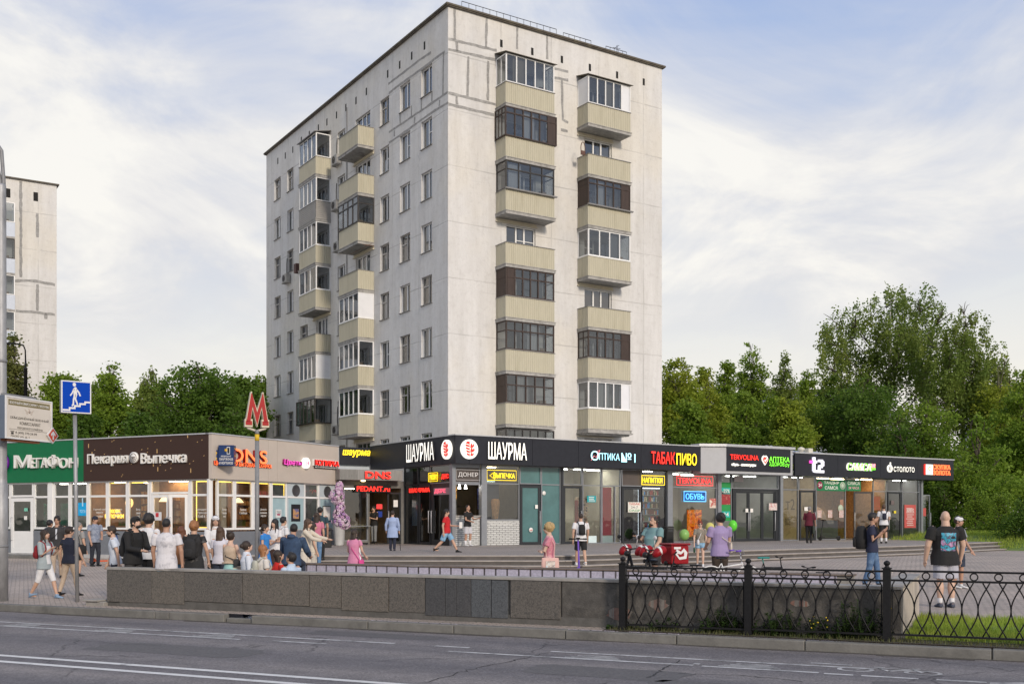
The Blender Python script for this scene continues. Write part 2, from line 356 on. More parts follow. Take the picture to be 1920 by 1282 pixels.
# kerb stones
b = MB();b.M = Matrix.Rotation(R(RANG),4,'Z')
kx = [road_at(p,16.84)[0] for p in (-60,296,322,425)]
def kerb(s0,s1,top=.0,dd=0):
    b.box(s0 + .006,s1 - .006,16.75 + dd,16.93 + dd,-.3,top)
s = -70.0
while s < kx[0] - 2: kerb(s,s + 1.9);s += 1.9
kerb(s,kx[0] - .6);kerb(kx[0] - .6,kx[1]);kerb(kx[1],kx[2]);kerb(kx[2],kx[3],.0)
s = road_at(476,16.84)[0];b.box(kx[3] + .02,s - .02,16.80,16.93,-.3,-.07)
k = 0
while s < 40:
    ln = (2.6,1.75,2.1,1.9,2.0)[k % 5];kerb(s,s + ln,-.005 * (k % 2),.006 * (k % 3));s += ln;k += 1
o = b.build('kerb',KERBM,bevel=.018);tag(o,kind='structure')
# road markings
def strip(b,p0,p1,d,w,z=-.146): 
    s0,s1 = road_at(p0,d)[0],road_at(p1,d)[0];b.quad((*rd(s0,d - w / 2),z),(*rd(s1,d - w / 2),z),(*rd(s1,d + w / 2),z),(*rd(s0,d + w / 2),z))
b = MB()
for d in (11.32,10.84):
    b.quad((*rd(-90,d - .07),-.146),(*rd(60,d - .07),-.146),(*rd(60,d + .07),-.146),(*rd(-90,d + .07),-.146))
tag(b.build('double_centre_line',LINE),kind='structure')
b = MB()
for p0,p1,d in ((-400,740,15.0),(1033,1632,15.08),(1520,1598,15.35),(-400,450,14.45),(510,612,14.5),(816,880,14.98),(840,1300,14.45),(1316,1535,14.42),(1545,1600,14.38),(1615,1722,14.38),(1756,1850,14.4),(1300,1312,14.6)):
    strip(b,p0,p1,d,.1)
for c in (40,215,400,1105,1395):          # old arrows ghosting between the cycle-lane lines
    s = road_at(c,14.7)[0]
    for k in range(4): 
        w0 = .32 - .06 * k
        b.quad((*rd(s - w0,14.52 + .1 * k),-.1455),(*rd(s + w0 + .2,14.52 + .1 * k),-.1455),(*rd(s + w0 + .2,14.57 + .1 * k),-.1455),(*rd(s - w0,14.57 + .1 * k),-.1455))
for p0,d0,p1,d1 in ((1856,14.35,2060,14.9),(1862,14.12,2090,14.35)):
    a,c = road_at(p0,d0)[0],road_at(p1,d1)[0];b.quad((*rd(a,d0 - .05),-.146),(*rd(c,d1 - .05),-.146),(*rd(c,d1 + .05),-.146),(*rd(a,d0 + .05),-.146))
s = road_at(1668,15.02)[0]                   # bicycle symbol
def ringflat(cs,cd,r,w_=.05):
    n = 18;vs = [];
    for q in (r - w_,r): vs += [(*rd(cs + q * 1.2 * math.cos(2 * math.pi * i / n),cd + q * math.sin(2 * math.pi * i / n)),-.1455) for i in range(n)]
    b.add(vs,[(i,(i + 1) % n,n + (i + 1) % n,n + i) for i in range(n)])
ringflat(s - .42,14.93,.2);ringflat(s + .42,14.93,.2)
def seg(a,c,w_=.05):
    a,c = Vector(a),Vector(c);n = (c - a).normalized();n = Vector((-n.y,n.x)) * w_ / 2
    b.quad((*rd(*(a - n)),-.145),(*rd(*(c - n)),-.145),(*rd(*(c + n)),-.145),(*rd(*(a + n)),-.145))
for a,c in (((s - .42,14.93),(s - .15,15.18)),((s - .15,15.18),(s + .3,15.18)),((s + .3,15.18),(s + .42,14.93)),((s - .15,15.18),(s,14.93)),((s,14.93),(s + .3,15.18)),((s + .27,15.25),(s + .36,15.3)),((s - .22,15.26),(s - .08,15.26))): seg(a,c)
tag(b.build('cycle_lane_markings',LINE_OLD),kind='structure')
b = MB()                                      # tar-filled cracks in the carriageway
def crack(pts,w_,seed):
    q = random.Random(seed);P = [Vector((*at(x,y,1)[:2],)) * ((ZE + .15) * FPX / (y - HY)) for x,y in pts];Q = []
    for a,c in zip(P,P[1:]):
        n = 10
        for i in range(n): 
            p = a.lerp(c,i / n);Q.append(p + Vector((q.uniform(-.05,.05),q.uniform(-.05,.05))))
    for a,c in zip(Q,Q[1:]):
        n = (c - a);n = Vector((-n.y,n.x)).normalized() * w_ * q.uniform(.3,.8);b.quad((*(a - n),-.1462),(*(c - n),-.1462),(*(c + n),-.1462),(*(a + n),-.1462))
crack([(790,1281),(880,1255),(960,1238),(1032,1222)],.016,1);crack([(1215,1270),(1240,1256),(1275,1236)],.02,2);crack([(1275,1262),(1400,1266),(1520,1279)],.012,3);crack([(120,1199),(320,1212)],.008,4)
tag(b.build('road_cracks',mat('crack_tar',(.03,.03,.032),.9,.2)),kind='structure')
b = MB();q = random.Random(12)               # old repair patches and the dirty gutter
def patch(px,d,l,w_):
    s = road_at(px,d)[0];n = 22;b.add([(*rd(s + l * max(-1,min(1,1.35 * math.cos(2 * math.pi * i / n))) * q.uniform(.9,1.06),d + w_ * max(-1,min(1,1.35 * math.sin(2 * math.pi * i / n))) * q.uniform(.9,1.06)),-.1478) for i in range(n)],[tuple(range(n))])
for a in ((330,12.9,1.5,.5),(1130,13.3,1.1,.45),(1500,12.6,1.9,.4),(700,15.9,1.3,.3),(1760,13.6,.8,.4)): patch(*a)
tag(b.build('road_patches',mat('patch_asphalt',(.115,.108,.108),.85,.35,22,.3)),kind='structure')
b = MB();s = -60
while s < 30: n = s + q.uniform(.8,2.2);b.quad((*rd(s,16.765 - q.uniform(.05,.22)),-.1474),(*rd(n,16.765 - q.uniform(.05,.22)),-.1474),(*rd(n,16.765),-.1474),(*rd(s,16.765),-.1474));s = n
tag(b.build('gutter_dirt',mat('gutter_dirt',(.075,.066,.056),.95,.4,18,.4)),kind='structure')
# terrace with three steps
TZ = .65
EDGE = [(-8.5,35.3),(1.57,35.2),(17.4,47.6),(24.5,55.0),(30,60.6)]
def offs(P,d):
    P = [Vector(p) for p in P];out = []
    for i,p in enumerate(P):
        ns_ = []
        for a,c in ((i - 1,i),(i,i + 1)):
            if a < 0 or c >= len(P): continue
            e = (P[c] - P[a]).normalized();ns_.append(Vector((e.y,-e.x)))
        n = sum(ns_,Vector((0,0)));n = n / (n.length ** 2) * len(ns_) if len(ns_) == 1 else n * (2 / (n.length ** 2));out.append(tuple(p + n * d))
    return out
BACKP = [(36,70),(14,84),(-8.5,66)]
b = MB();b.slab(EDGE + BACKP,.05,TZ)
tag(b.build('terrace',TERR),kind='structure')
b = MB()
for k in (1,2):
    A = offs(EDGE,.40 * k);A[0] = (A[0][0] - .40 * k,A[0][1]);B = offs(EDGE,.40 * (k - 1));B[0] = (B[0][0] - .40 * (k - 1),B[0][1])
    for i in range(len(A) - 1):
        b.mi = 0;b.slab([A[i],A[i + 1],B[i + 1],B[i]],.0,TZ - .15 * k - .035);A2 = offs([A[i],A[i + 1]],.03);b.mi = 1;b.slab([A2[0],A2[1],B[i + 1],B[i]],TZ - .15 * k - .034,TZ - .15 * k)
    b.slab([A[0],B[0],(B[0][0],48),(A[0][0],48)],0,TZ - .15 * k)
A = offs(EDGE,.03);b.mi = 1
for i in range(len(A) - 1): b.slab([A[i],A[i + 1],offs(EDGE,-.30)[i + 1],offs(EDGE,-.30)[i]],TZ - .034,TZ + .006)   # nosing of the top step
for i in range(len(EDGE) - 1): b.mi = 0;A2 = offs([EDGE[i],EDGE[i + 1]],.008);b.slab([A2[0],A2[1],EDGE[i + 1],EDGE[i]],.05,TZ - .036)
tag(b.build('terrace_steps',[STEPM,mat('lit_step_tread',(.36,.325,.295),.85,.15,3,.2,col2=(.25,.225,.205))]),kind='structure')  # pale treads, dark risers: light and shade put into the two stone colours
# stairs down into the underpass
b = MB();b.M = Matrix.Rotation(R(RANG),4,'Z')
for i in range(24):
    s0 = SL + .3 * i;z = -.15 * (i + 1)
    b.box(s0,s0 + .3,17.62,20.9,z - .5,z)
b.box(SL + 7.2,SR - .3,17.62,20.9,-4.2,-3.6)
tag(b.build('underpass_stairs',STEPM),kind='structure')

# ---------------------------------------------------------------- underpass parapets
GRAN = [mat('granite_%s' % n,c,.5,.45,75,.08,col2=c2,c2at=.54,soft=.07,det=3) for n,c,c2 in
        (('brown',(.135,.12,.102),(.075,.068,.06)),('grey',(.115,.104,.092),(.062,.058,.053)),('slate',(.064,.064,.067),(.038,.039,.042)),('blue',(.085,.092,.10),(.05,.055,.062)))]
PLAST = mat('cracked_render',(.10,.093,.084),.9,.35,6,.6,col2=(.055,.052,.048),c2at=.54)  # render darkened: shade behind the fence is put into its colour
BRICKD = paving_mat('old_brick',(.22,.105,.075),(.17,.085,.065),(.2,.18,.16),.25,.075)
CAPM = mat('parapet_cap',(.30,.285,.265),.8,.2,3,.3,col2=(.18,.17,.16))
s0,s1 = road_at(200,17.32)[0],SR
pr = root('underpass_parapet',(*rd((s0 + s1) / 2,17.47),0),'low granite wall along the kerb in front of the underpass stairs','wall')
F0 = Matrix.Rotation(R(RANG),4,'Z')
b = MB();b.M = F0;b.box(s0,s1,17.36,17.62,-.02,.77);b.box(s0 + .35,s1,17.33,17.36,-.02,.16);b.build('wall_core',mat('wall_core',(.1,.096,.09),.9,.25,5,.4),pr)
b = MB();b.M = F0;b.box(s0 - .01,s1 + .01,17.305,17.64,.772,.825);b.build('coping',CAPM,pr,bevel=.008)
edges = [200,285,345,455,580,640,729,797,835,856,883,921,953,957,1052]
mts = [1,0,1,0,0,0,1,2,2,2,3,3,None,1]
for i,mi in enumerate(mts):
    if mi is None: continue
    a,c = road_at(edges[i],17.32)[0],road_at(edges[i + 1],17.32)[0]
    b = MB();b.M = F0;g = .002 if i in (1,8,9) else .007
    zb = (.10,.1,.17,.17,.155,.12,.13,.09,.09,.09,.09,.09,0,.11)[i]
    b.box(a + g,c - g,17.315 - (.006 if i in (5,13) else 0),17.36,zb,.768 - .004 * (i % 3));b.build('granite_slab',GRAN[mi],pr,bevel=.006)
b = MB();b.M = F0;a = road_at(1054,17.32)[0]
b.box(a,s1,17.327,17.358,.16,.765);b.build('render_patch',PLAST,pr)
def blob(b,cs,cz,rx,rz,y0,y1,seed,n=16):
    q = random.Random(seed);b.prism([(cs + rx * math.cos(2 * math.pi * i / n) * q.uniform(.7,1.1),cz + rz * math.sin(2 * math.pi * i / n) * q.uniform(.7,1.1)) for i in range(n)],y0,y1)
for px,z,rx,rz,sd in ((1162,.25,.25,.13,1),(1235,.42,.17,.12,2),(1500,.52,.16,.06,3)): b = MB();b.M = F0;blob(b,road_at(px,17.32)[0],z,rx,rz,17.3225,17.33,sd);b.build('exposed_brick',BRICKD,pr)
for px,z,rx,rz,sd in ((1100,.45,.4,.18,5),(1330,.5,.3,.14,6),(1430,.3,.35,.16,7),(1580,.5,.3,.12,8)): b = MB();b.M = F0;blob(b,road_at(px,17.32)[0],z,rx,rz,17.3237,17.33,sd);b.build('render_scar',mat('render_scar',(.085,.08,.074),.95,.3,8,.5),pr)
# broken stub at the left end
b = MB();b.M = F0;s = road_at(178,17.3)[0];b.box(s - .22,s0 - .02,17.25,17.55,-.02,.09);b.box(s - .26,s0 - .14,17.2,17.6,.09,.13)
o = b.build('broken_paving_stone',CAPM,bevel=.015);tag(o,'small broken concrete slabs at the end of the granite wall','rubble');recentre(o)
# far parapet with lilac tiles
TILE = paving_mat('lilac_tile',(.52,.49,.60),(.47,.45,.56),(.06,.05,.055),.27,.27,0,.02,(.36,.34,.42))
for n in TILE.node_tree.nodes:
    if n.type == 'TEX_BRICK': n.offset = 0
_mp = [n for n in TILE.node_tree.nodes if n.type == 'MAPPING'][0];_mp.inputs['Rotation'].default_value = (R(90),0,0);_mp.inputs['Location'].default_value = (0,-.24,0)
sa,sb = road_at(552,20.9)[0],road_at(1600,20.9)[0]
bk = root('tiled_parapet',(*rd((sa + sb) / 2,21.05),0),'low parapet of lilac tiles on the far side of the underpass stairs','wall',rz=R(RANG))
b = MB();b.M = F0;b.box(sa,sb,20.94,21.22,-3.6,.781);b.build('wall_core',CAPM,bk)
b = MB();b.M = F0;b.box(sa,sb - .3,20.915,20.94,-2,.781);b.build('tile_band',TILE,bk)
b = MB();b.M = F0;b.box(sa - .03,sb + .02,20.89,21.26,.782,.815);b.build('coping',mat('brown_coping',(.15,.115,.095),.85,.25,5,.3,col2=(.25,.23,.21)),bk,bevel=.01)
b = MB();b.M = F0;b.box(sa,sb,20.84,20.912,.44,.47);b.build('ledge',mat('white_ledge',(.52,.5,.46),.8,.15,4,.2),bk)
er = root('parapet_end_wall',(*rd(SR - .15,19.2),0),'pale concrete end wall closing the underpass opening by the lawn','wall')
b = MB();b.M = F0;b.box(SR - .3,SR + .0,17.66,21.25,-3.6,.79);b.build('wall_core',mat('warm_concrete',(.46,.40,.34),.85,.2,2,.3,col2=(.3,.27,.24)),er)  # beige concrete, with the warm light on this face put into its colour
b = MB();b.M = F0;b.box(SR - .33,SR + .03,17.66,21.28,.79,.835);b.build('coping',CAPM,er,bevel=.008)

# ---------------------------------------------------------------- iron fence
IRON = mat('black_iron',(.010,.010,.011),.5,.3,20,.15,spec=.25)
fs = road_at(1168,17.1)[0];NP = 6;GAP = 2.08
fr = root('iron_fence',(*rd(fs + GAP * 2,17.1),0),'black wrought iron fence with rings and pointed oval bars beside the kerb','fence',rz=R(RANG))
Ff = F0 @ Matrix.Translation((fs,17.1,0))
def fence_post(k):
    b = MB();b.M = Ff @ Matrix.Translation((GAP * k,0,0));b.box(-.055,.055,-.055,.055,-.05,1.10);b.box(-.07,.07,-.07,.07,1.10,1.115);b.box(-.062,.062,-.062,.062,-.05,.08)
    b.lathe([(.045,1.115),(.03,1.135),(.026,1.145),(.044,1.165),(.05,1.185),(.042,1.205),(.02,1.22),(.004,1.226)],12);return b
def fence_panel(k):
    x0 = .06;x1 = GAP - .06;b = MB();b.M = Ff @ Matrix.Translation((GAP * k,0,.01 * k))
    b.box(x0,x1,-.02,.02,1.035,1.065);b.box(x0,x1,-.018,.018,.895,.925);b.box(x0,x1,-.018,.018,.085,.115)
    return b,x0,x1
for k in range(NP): fence_post(k).build('post',IRON,fr)
for k in range(NP - 1):
    b,x0,x1 = fence_panel(k);pn = b.build('panel',IRON,fr)
    n = 6
    for i in range(n):
        r = MB();r.M = b.M;c = x0 + (x1 - x0) * (i + .5) / n
        r.tube([(c + .052 * math.cos(a),0,.98 + .052 * math.sin(a)) for a in [2 * math.pi * q / 16 for q in range(17)]],.011,6,False);r.build('ring',IRON,pn)
    r = MB();r.M = b.M;n = 9;sp = (x1 - x0) / n
    for i in range(n + 1):
        for sg in (-1,1):
            pts = []
            for q in range(15):
                u = q / 14;x = x0 + sp * i + sg * (sp * .5) * math.sin(math.pi * (u * 1.28 - .14));z = .115 + u * .78
                if x0 - .005 <= x <= x1 + .005: pts.append((x,.006 * sg,z))
            if len(pts) > 3: r.tube(pts,.0115,6)
    r.build('oval_bars',IRON,pn)
# ---------------------------------------------------------------- lawn and weeds
sheet('verge_soil',[[tuple(rd(fs - .3,16.93)),tuple(rd(40,16.93)),tuple(rd(40,17.45)),tuple(rd(SR,17.45)),tuple(rd(SR,17.33)),tuple(rd(fs - .3,17.31))]],SOIL,lambda x,y: ground_z(x,y) + .012)
lawn_poly = [tuple(rd(SR + .03,17.4)),tuple(rd(40,17.4)),tuple(rd(40,20.9)),tuple(rd(SR + 1.2,20.9)),tuple(rd(SR + .03,20.2))]
sheet('lawn',[lawn_poly],GRASSB,lambda x,y: ground_z(x,y) + .02)
def blade_mat(name,c,c2):
    m = mat(name,c,.6,.35,.9,0,col2=c2,c2at=.55,soft=.15);b = m.node_tree.nodes['Principled BSDF']
    N,L = m.node_tree.nodes,m.node_tree.links;tr = N.new('ShaderNodeBsdfTranslucent');mx = N.new('ShaderNodeMixShader');mx.inputs[0].default_value = .3
    src = b.inputs['Base Color'].links[0].from_socket;L.new(src,tr.inputs[0]);L.new(b.outputs[0],mx.inputs[1]);L.new(tr.outputs[0],mx.inputs[2]);L.new(mx.outputs[0],N['Material Output'].inputs[0]);b.inputs['Specular IOR Level'].default_value = .3
    return m
def raw_mesh(name,V,nq,m,sides=4):
    """V: (n*sides, 3) array of separate polygons"""
    me = bpy.data.meshes.new(name);n = len(V) // sides
    me.vertices.add(len(V));me.vertices.foreach_set('co',V.astype(np.float32).ravel());me.loops.add(len(V));me.loops.foreach_set('vertex_index',np.arange(len(V),dtype=np.int32))
    me.polygons.add(n);me.polygons.foreach_set('loop_start',np.arange(0,len(V),sides,dtype=np.int32));me.update();me.validate();me.materials.append(m);return me
def grass(name,n,sampler,h0,h1,m,seed,lean=.5,wd=.006):
    g = np.random.default_rng(seed);P = np.array([sampler(g) for _ in range(n)]);h = g.uniform(h0,h1,n);a = g.uniform(0,6.28,n);l = g.uniform(0,lean,n) * h;b_ = g.uniform(0,6.28,n)
    V = np.zeros((n,3,3));dx,dy = np.cos(a) * wd,np.sin(a) * wd
    V[:,0] = P;V[:,0,0] -= dx;V[:,0,1] -= dy;V[:,1] = P;V[:,1,0] += dx;V[:,1,1] += dy
    V[:,2] = P;V[:,2,2] += h;V[:,2,0] += np.cos(b_) * l;V[:,2,1] += np.sin(b_) * l
    o = bpy.data.objects.new(name,raw_mesh(name,V.reshape(-1,3),n,m,3));COL.objects.link(o);tag(o,kind='stuff');return o
GRS = blade_mat('grass_blade',(.22,.34,.04),(.36,.40,.07));GRS2 = blade_mat('dry_grass_blade',(.07,.10,.03),(.17,.15,.07))
def in_lawn(g):
    while True:
        s = SR + .05 + 11 * g.random() ** 1.15;d = g.uniform(17.4,20.85)
        p = rd(s,d)
        if mnoise.noise(Vector((p.x * .6,p.y * .6,0))) < .36 and not (18.9 < d < 19.7 and 1.2 < s - SR < 3.6 and g.random() < .85): return (p.x,p.y,ground_z(p.x,p.y) + .015)
o = grass('lawn_grass',42000,in_lawn,.04,.15,GRS,3,.6,.007)
tag(o,'short green grass behind the iron fence','grass')
def in_verge(g):
    s = fs - .2 + 16 * g.random();d = g.uniform(16.96,17.3);p = rd(s,d);return (p.x,p.y,ground_z(p.x,p.y) + .01)
o = grass('verge_grass',5200,in_verge,.02,.09,GRS2,4,.7,.006);tag(o,'thin dry grass along the foot of the fence','grass')
LEAF_W = blade_mat('weed_leaf',(.035,.07,.016),(.07,.12,.025));YEL = mat('yellow_flower',(.75,.55,.03),.6,.1)
def weed(px,h,n,label,flowers=0,seed=0,d=17.22):
    g = random.Random(seed);s = road_at(px,d)[0];p = rd(s,d);r = root('weed',(p.x,p.y,0),label,'plant','weeds between the fence and the granite wall')
    st = MB();lv = MB();fl = MB()
    for i in range(n):
        hh = h * g.uniform(.45,1);x = p.x + g.uniform(-.28,.28) * RD.x;y = p.y + g.uniform(-.28,.28) * RD.y * .6
        tip = (x + g.uniform(-.12,.12),y + g.uniform(-.06,.04),hh);st.tube([(x,y,0),((x + tip[0]) / 2,(y + tip[1]) / 2,hh * .55),tip],.004,5)
        for k in range(int(10 + hh * 40)):
            u = g.uniform(.1,1);c = Vector((x,y,0)).lerp(Vector(tip),u);a = g.uniform(0,6.28);l = g.uniform(.03,.075);dv = Vector((math.cos(a),math.sin(a) * .7,g.uniform(-.3,.5))) * l;sd = Vector((-math.sin(a),math.cos(a),.2)) * l * .38
            lv.quad(c,c + dv * .5 + sd,c + dv,c + dv * .5 - sd)
    st.build('stems',LEAF_W,r);lv.build('leaves',LEAF_W,r)
    if flowers:
        for k in range(flowers): fl.ell((p.x + g.uniform(-.2,.2),p.y - .06,h * g.uniform(.4,1)),(.016,.016,.012),7,4)
        fl.build('flowers',YEL,r)
for i,a in enumerate(((1166,.14,9,'low grassy weed at the foot of the first fence post'),(1330,.22,12,'dark leafy weed at the wall foot right of the first fence post'),(1378,.36,16,'tall weed with straw stalks beside the middle fence post'),(1440,.26,14,'dark weed behind the fence just right of the middle post'),
                       (1532,.34,15,'weed with yellow flowers behind the fence',9),(1575,.2,12,'low bushy weed between the yellow flowers and the last post'),(1612,.62,16,'tall bright green weed climbing the wall near the third fence post'),(1645,.5,14,'leafy weed tucked against the third fence post',3),
    (1250,.25,13,'dusty weed under the second ring panel left of the middle post'),(1475,.45,22,'thick dark weed clump in the middle of the second fence panel'),(1350,.5,18,'tall dark ivy tuft against the wall left of the middle post'),(1595,.42,20,'dark ivy clump spreading left of the bright green climber'))):
    weed(*a[:4],a[4] if len(a) > 4 else 0,i + 20)
# ================================================================ APARTMENT TOWER
UA = math.degrees(math.atan2(.538,.843))
TCX,TCY = -3.32,56.0
FR = Face(TCX,TCY,UA);FLF = Face(TCX,TCY,UA - 90)     # right face, left face (t runs negative to the far left corner)
TW = FR.t(1241);TL_ = -FLF.t(499.5)
def FLZ(k): return 6.81 + 2.81 * k
TTOP = ZE + 26.6
def panel_wall_mat(name,c1,c2,seam,warm):
    m = bpy.data.materials.new(name);m.use_nodes = True;nt = m.node_tree;N = nt.nodes;L = nt.links;b = N['Principled BSDF'];b.inputs['Roughness'].default_value = .85;b.inputs['Specular IOR Level'].default_value = .2
    tc = N.new('ShaderNodeTexCoord');sp = N.new('ShaderNodeSeparateXYZ');L.new(tc.outputs['Object'],sp.inputs[0])
    ad = N.new('ShaderNodeMath');ad.operation = 'ADD';L.new(sp.outputs[0],ad.inputs[0]);L.new(sp.outputs[1],ad.inputs[1])
    cb = N.new('ShaderNodeCombineXYZ');L.new(ad.outputs[0],cb.inputs[0]);L.new(sp.outputs[2],cb.inputs[1])
    def ns(scale,det,rough=.6,stretch=None):
        n = N.new('ShaderNodeTexNoise');n.inputs['Scale'].default_value = scale;n.inputs['Detail'].default_value = det;n.inputs['Roughness'].default_value = rough
        if stretch:
            mp = N.new('ShaderNodeMapping');mp.inputs['Scale'].default_value = stretch;L.new(cb.outputs[0],mp.inputs[0]);L.new(mp.outputs[0],n.inputs[0])
        else: L.new(tc.outputs['Object'],n.inputs[0])
        return n.outputs['Fac']
    def ramp(f,a,b_,ca,cb_):
        r = N.new('ShaderNodeValToRGB');e = r.color_ramp.elements;e[0].position = a;e[1].position = b_;e[0].color = (*ca,1);e[1].color = (*cb_,1);L.new(f,r.inputs[0]);return r.outputs[0]
    def mix(f,a,c,bl='MIX'):
        x = N.new('ShaderNodeMix');x.data_type = 'RGBA';x.blend_type = bl
        if isinstance(f,(int,float)): x.inputs[0].default_value = f
        else: L.new(f,x.inputs[0])
        for i,v in ((6,a),(7,c)):
            if isinstance(v,tuple): x.inputs[i].default_value = (*v,1)
            else: L.new(v,x.inputs[i])
        return x.outputs[2]
    base = ramp(ns(.25,8,.7),.3,.7,c1,c2)
    base = mix(ramp(ns(.11,4,.6),.47,.6,(0,) * 3,(.75,) * 3),base,warm)
    # rain streaks and patched paint
    base = mix(1.0,base,ramp(ns(1.1,8,.75,(1.3,.13,1)),.30,.62,(.86,.85,.835),(1.02,) * 3),'MULTIPLY')
    base = mix(1.0,base,ramp(ns(3.2,8,.75),.26,.5,(.84,.835,.825),(1,) * 3),'MULTIPLY')
    base = mix(1.0,base,ramp(ns(22,3,.6),.3,.7,(.95,) * 3,(1.03,) * 3),'MULTIPLY')
    # panel joints, painted over: they show in places
    wb = N.new('ShaderNodeMix');wb.data_type = 'VECTOR';wb.inputs[0].default_value = .035
    wn = N.new('ShaderNodeTexNoise');wn.inputs['Scale'].default_value = .9;wn.inputs['Detail'].default_value = 4;L.new(tc.outputs['Object'],wn.inputs[0]);L.new(cb.outputs[0],wb.inputs[4]);L.new(wn.outputs['Color'],wb.inputs[5])
    jm = []
    for (bw,bh,off,ms,o) in ((3.15,2.81,0,.045,(.0,.18,0)),(3.15,2.81,.5,.03,(.8,.72,0))):
        mp = N.new('ShaderNodeMapping');mp.inputs['Location'].default_value = o;L.new(wb.outputs[1],mp.inputs[0])
        br = N.new('ShaderNodeTexBrick');L.new(mp.outputs[0],br.inputs[0]);br.offset = off;br.inputs['Scale'].default_value = 1;br.inputs['Brick Width'].default_value = bw;br.inputs['Row Height'].default_value = bh;br.inputs['Mortar Size'].default_value = ms;br.inputs['Mortar Smooth'].default_value = .6
        jm.append(br.outputs['Fac'])
    mm = N.new('ShaderNodeMath');mm.operation = 'MULTIPLY';L.new(jm[0],mm.inputs[0]);L.new(ramp(ns(.35,6,.7),.40,.60,(0,) * 3,(.75,) * 3),mm.inputs[1])
    base = mix(mm.outputs[0],base,seam)
    m2 = N.new('ShaderNodeMath');m2.operation = 'MULTIPLY';L.new(jm[1],m2.inputs[0]);L.new(ramp(ns(.41,6,.7),.5,.66,(0,) * 3,(.4,) * 3),m2.inputs[1])
    base = mix(m2.outputs[0],base,seam)
    L.new(base,b.inputs['Base Color'])
    bu = N.new('ShaderNodeBump');bu.inputs['Strength'].default_value = .5;bu.inputs['Distance'].default_value = .03;L.new(ns(7,8,.7),bu.inputs['Height'])
    bu2 = N.new('ShaderNodeBump');bu2.invert = True;bu2.inputs['Strength'].default_value = .4;bu2.inputs['Distance'].default_value = .03;L.new(jm[0],bu2.inputs['Height']);L.new(bu.outputs[0],bu2.inputs['Normal']);L.new(bu2.outputs[0],b.inputs['Normal'])
    MATS[name] = m;return m
WALLP = panel_wall_mat('painted_panels',(.62,.615,.605),(.72,.715,.705),(.42,.415,.40),(.69,.66,.595))
MORT = mat('grey_mortar',(.30,.295,.285),.9,.3,6,.5,col2=(.46,.455,.44),c2at=.62)
EAVE = mat('roof_edge',(.11,.095,.075),.8,.3,4,.2,col2=(.2,.18,.12))
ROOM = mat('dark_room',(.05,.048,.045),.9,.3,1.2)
PVC = mat('white_pvc',(.78,.78,.77),.35,.04,3)
OLDW = mat('old_grey_wood',(.42,.40,.37),.7,.2,8,.2)
BRNW = mat('brown_wood',(.042,.025,.019),.6,.3,7,.25,stretch=(1,1,.2))
DRKW = mat('dark_metal_frame',(.03,.026,.024),.5,.25,8)
SILLM = mat('tin_sill',(.22,.215,.21),.5,.25,6,metal=.3)
SLABM = mat('balcony_slab',(.36,.35,.33),.9,.25,5,.4,col2=(.17,.165,.155))
BEIGE = mat('ribbed_beige_panel',(.47,.44,.335),.55,.07,3,.05,stretch=(3,3,.4),col2=(.41,.38,.28),c2at=.6)
BEIGEW = mat('beige_band',(.62,.56,.42),.8,.1,3)
SIDING = mat('grey_siding',(.34,.325,.30),.6,.08,3)
WHITEP = mat('white_sandwich_panel',(.72,.73,.75),.4,.04,2)
GLW = glass('window_glass',(.72,.78,.82),.12,thru=.65);GLB = glass('balcony_glass',(.8,.86,.9),.09,thru=.62)
CURT = [mat('curtain_%d' % i,c,.9,.12,5,.3,stretch=(6,6,.3)) for i,c in enumerate(((.40,.40,.40),(.22,.23,.25),(.30,.26,.20),(.5,.51,.53),(.12,.13,.14),(.26,.18,.12)))]

tower = root('apartment_tower',(TCX,TCY,0),'nine storey white panel apartment block with beige balconies and glazed loggias','apartment block',rz=R(UA))
def wall_holes(b,rb,F,t0,t1,z0,z1,holes,dep=.22,room=.9):
    """front plane with rectangular holes, reveals in b, dark rooms behind in rb"""
    b.M = F.M;rb.M = F.M
    ts = sorted({t0,t1,*[h[0] for h in holes],*[h[1] for h in holes]});zs = sorted({z0,z1,*[h[2] for h in holes],*[h[3] for h in holes]})
    for i in range(len(ts) - 1):
        run = None
        for j in range(len(zs) - 1):
            tm,zm = (ts[i] + ts[i + 1]) / 2,(zs[j] + zs[j + 1]) / 2
            solid = not any(h[0] < tm < h[1] and h[2] < zm < h[3] for h in holes)
            if solid: run = zs[j] if run is None else run
            if run is not None and (not solid or j == len(zs) - 2):
                b.rect(ts[i],ts[i + 1],run,zs[j] if not solid else zs[j + 1],0);run = None
    for x0,x1,a,c in holes:
        b.quad((x0,0,a),(x0,dep,a),(x0,dep,c),(x0,0,c));b.quad((x1,dep,a),(x1,0,a),(x1,0,c),(x1,dep,c))
        b.quad((x0,0,a),(x1,0,a),(x1,dep,a),(x0,dep,a));b.quad((x0,dep,c),(x1,dep,c),(x1,0,c),(x0,0,c))
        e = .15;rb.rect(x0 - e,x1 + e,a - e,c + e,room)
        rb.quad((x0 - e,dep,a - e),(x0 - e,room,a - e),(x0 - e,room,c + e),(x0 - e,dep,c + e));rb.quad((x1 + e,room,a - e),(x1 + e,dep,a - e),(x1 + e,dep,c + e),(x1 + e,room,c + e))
        rb.quad((x0 - e,dep,a - e),(x1 + e,dep,a - e),(x1 + e,room,a - e),(x0 - e,room,a - e));rb.quad((x0 - e,room,c + e),(x1 + e,room,c + e),(x1 + e,dep,c + e),(x0 - e,dep,c + e))
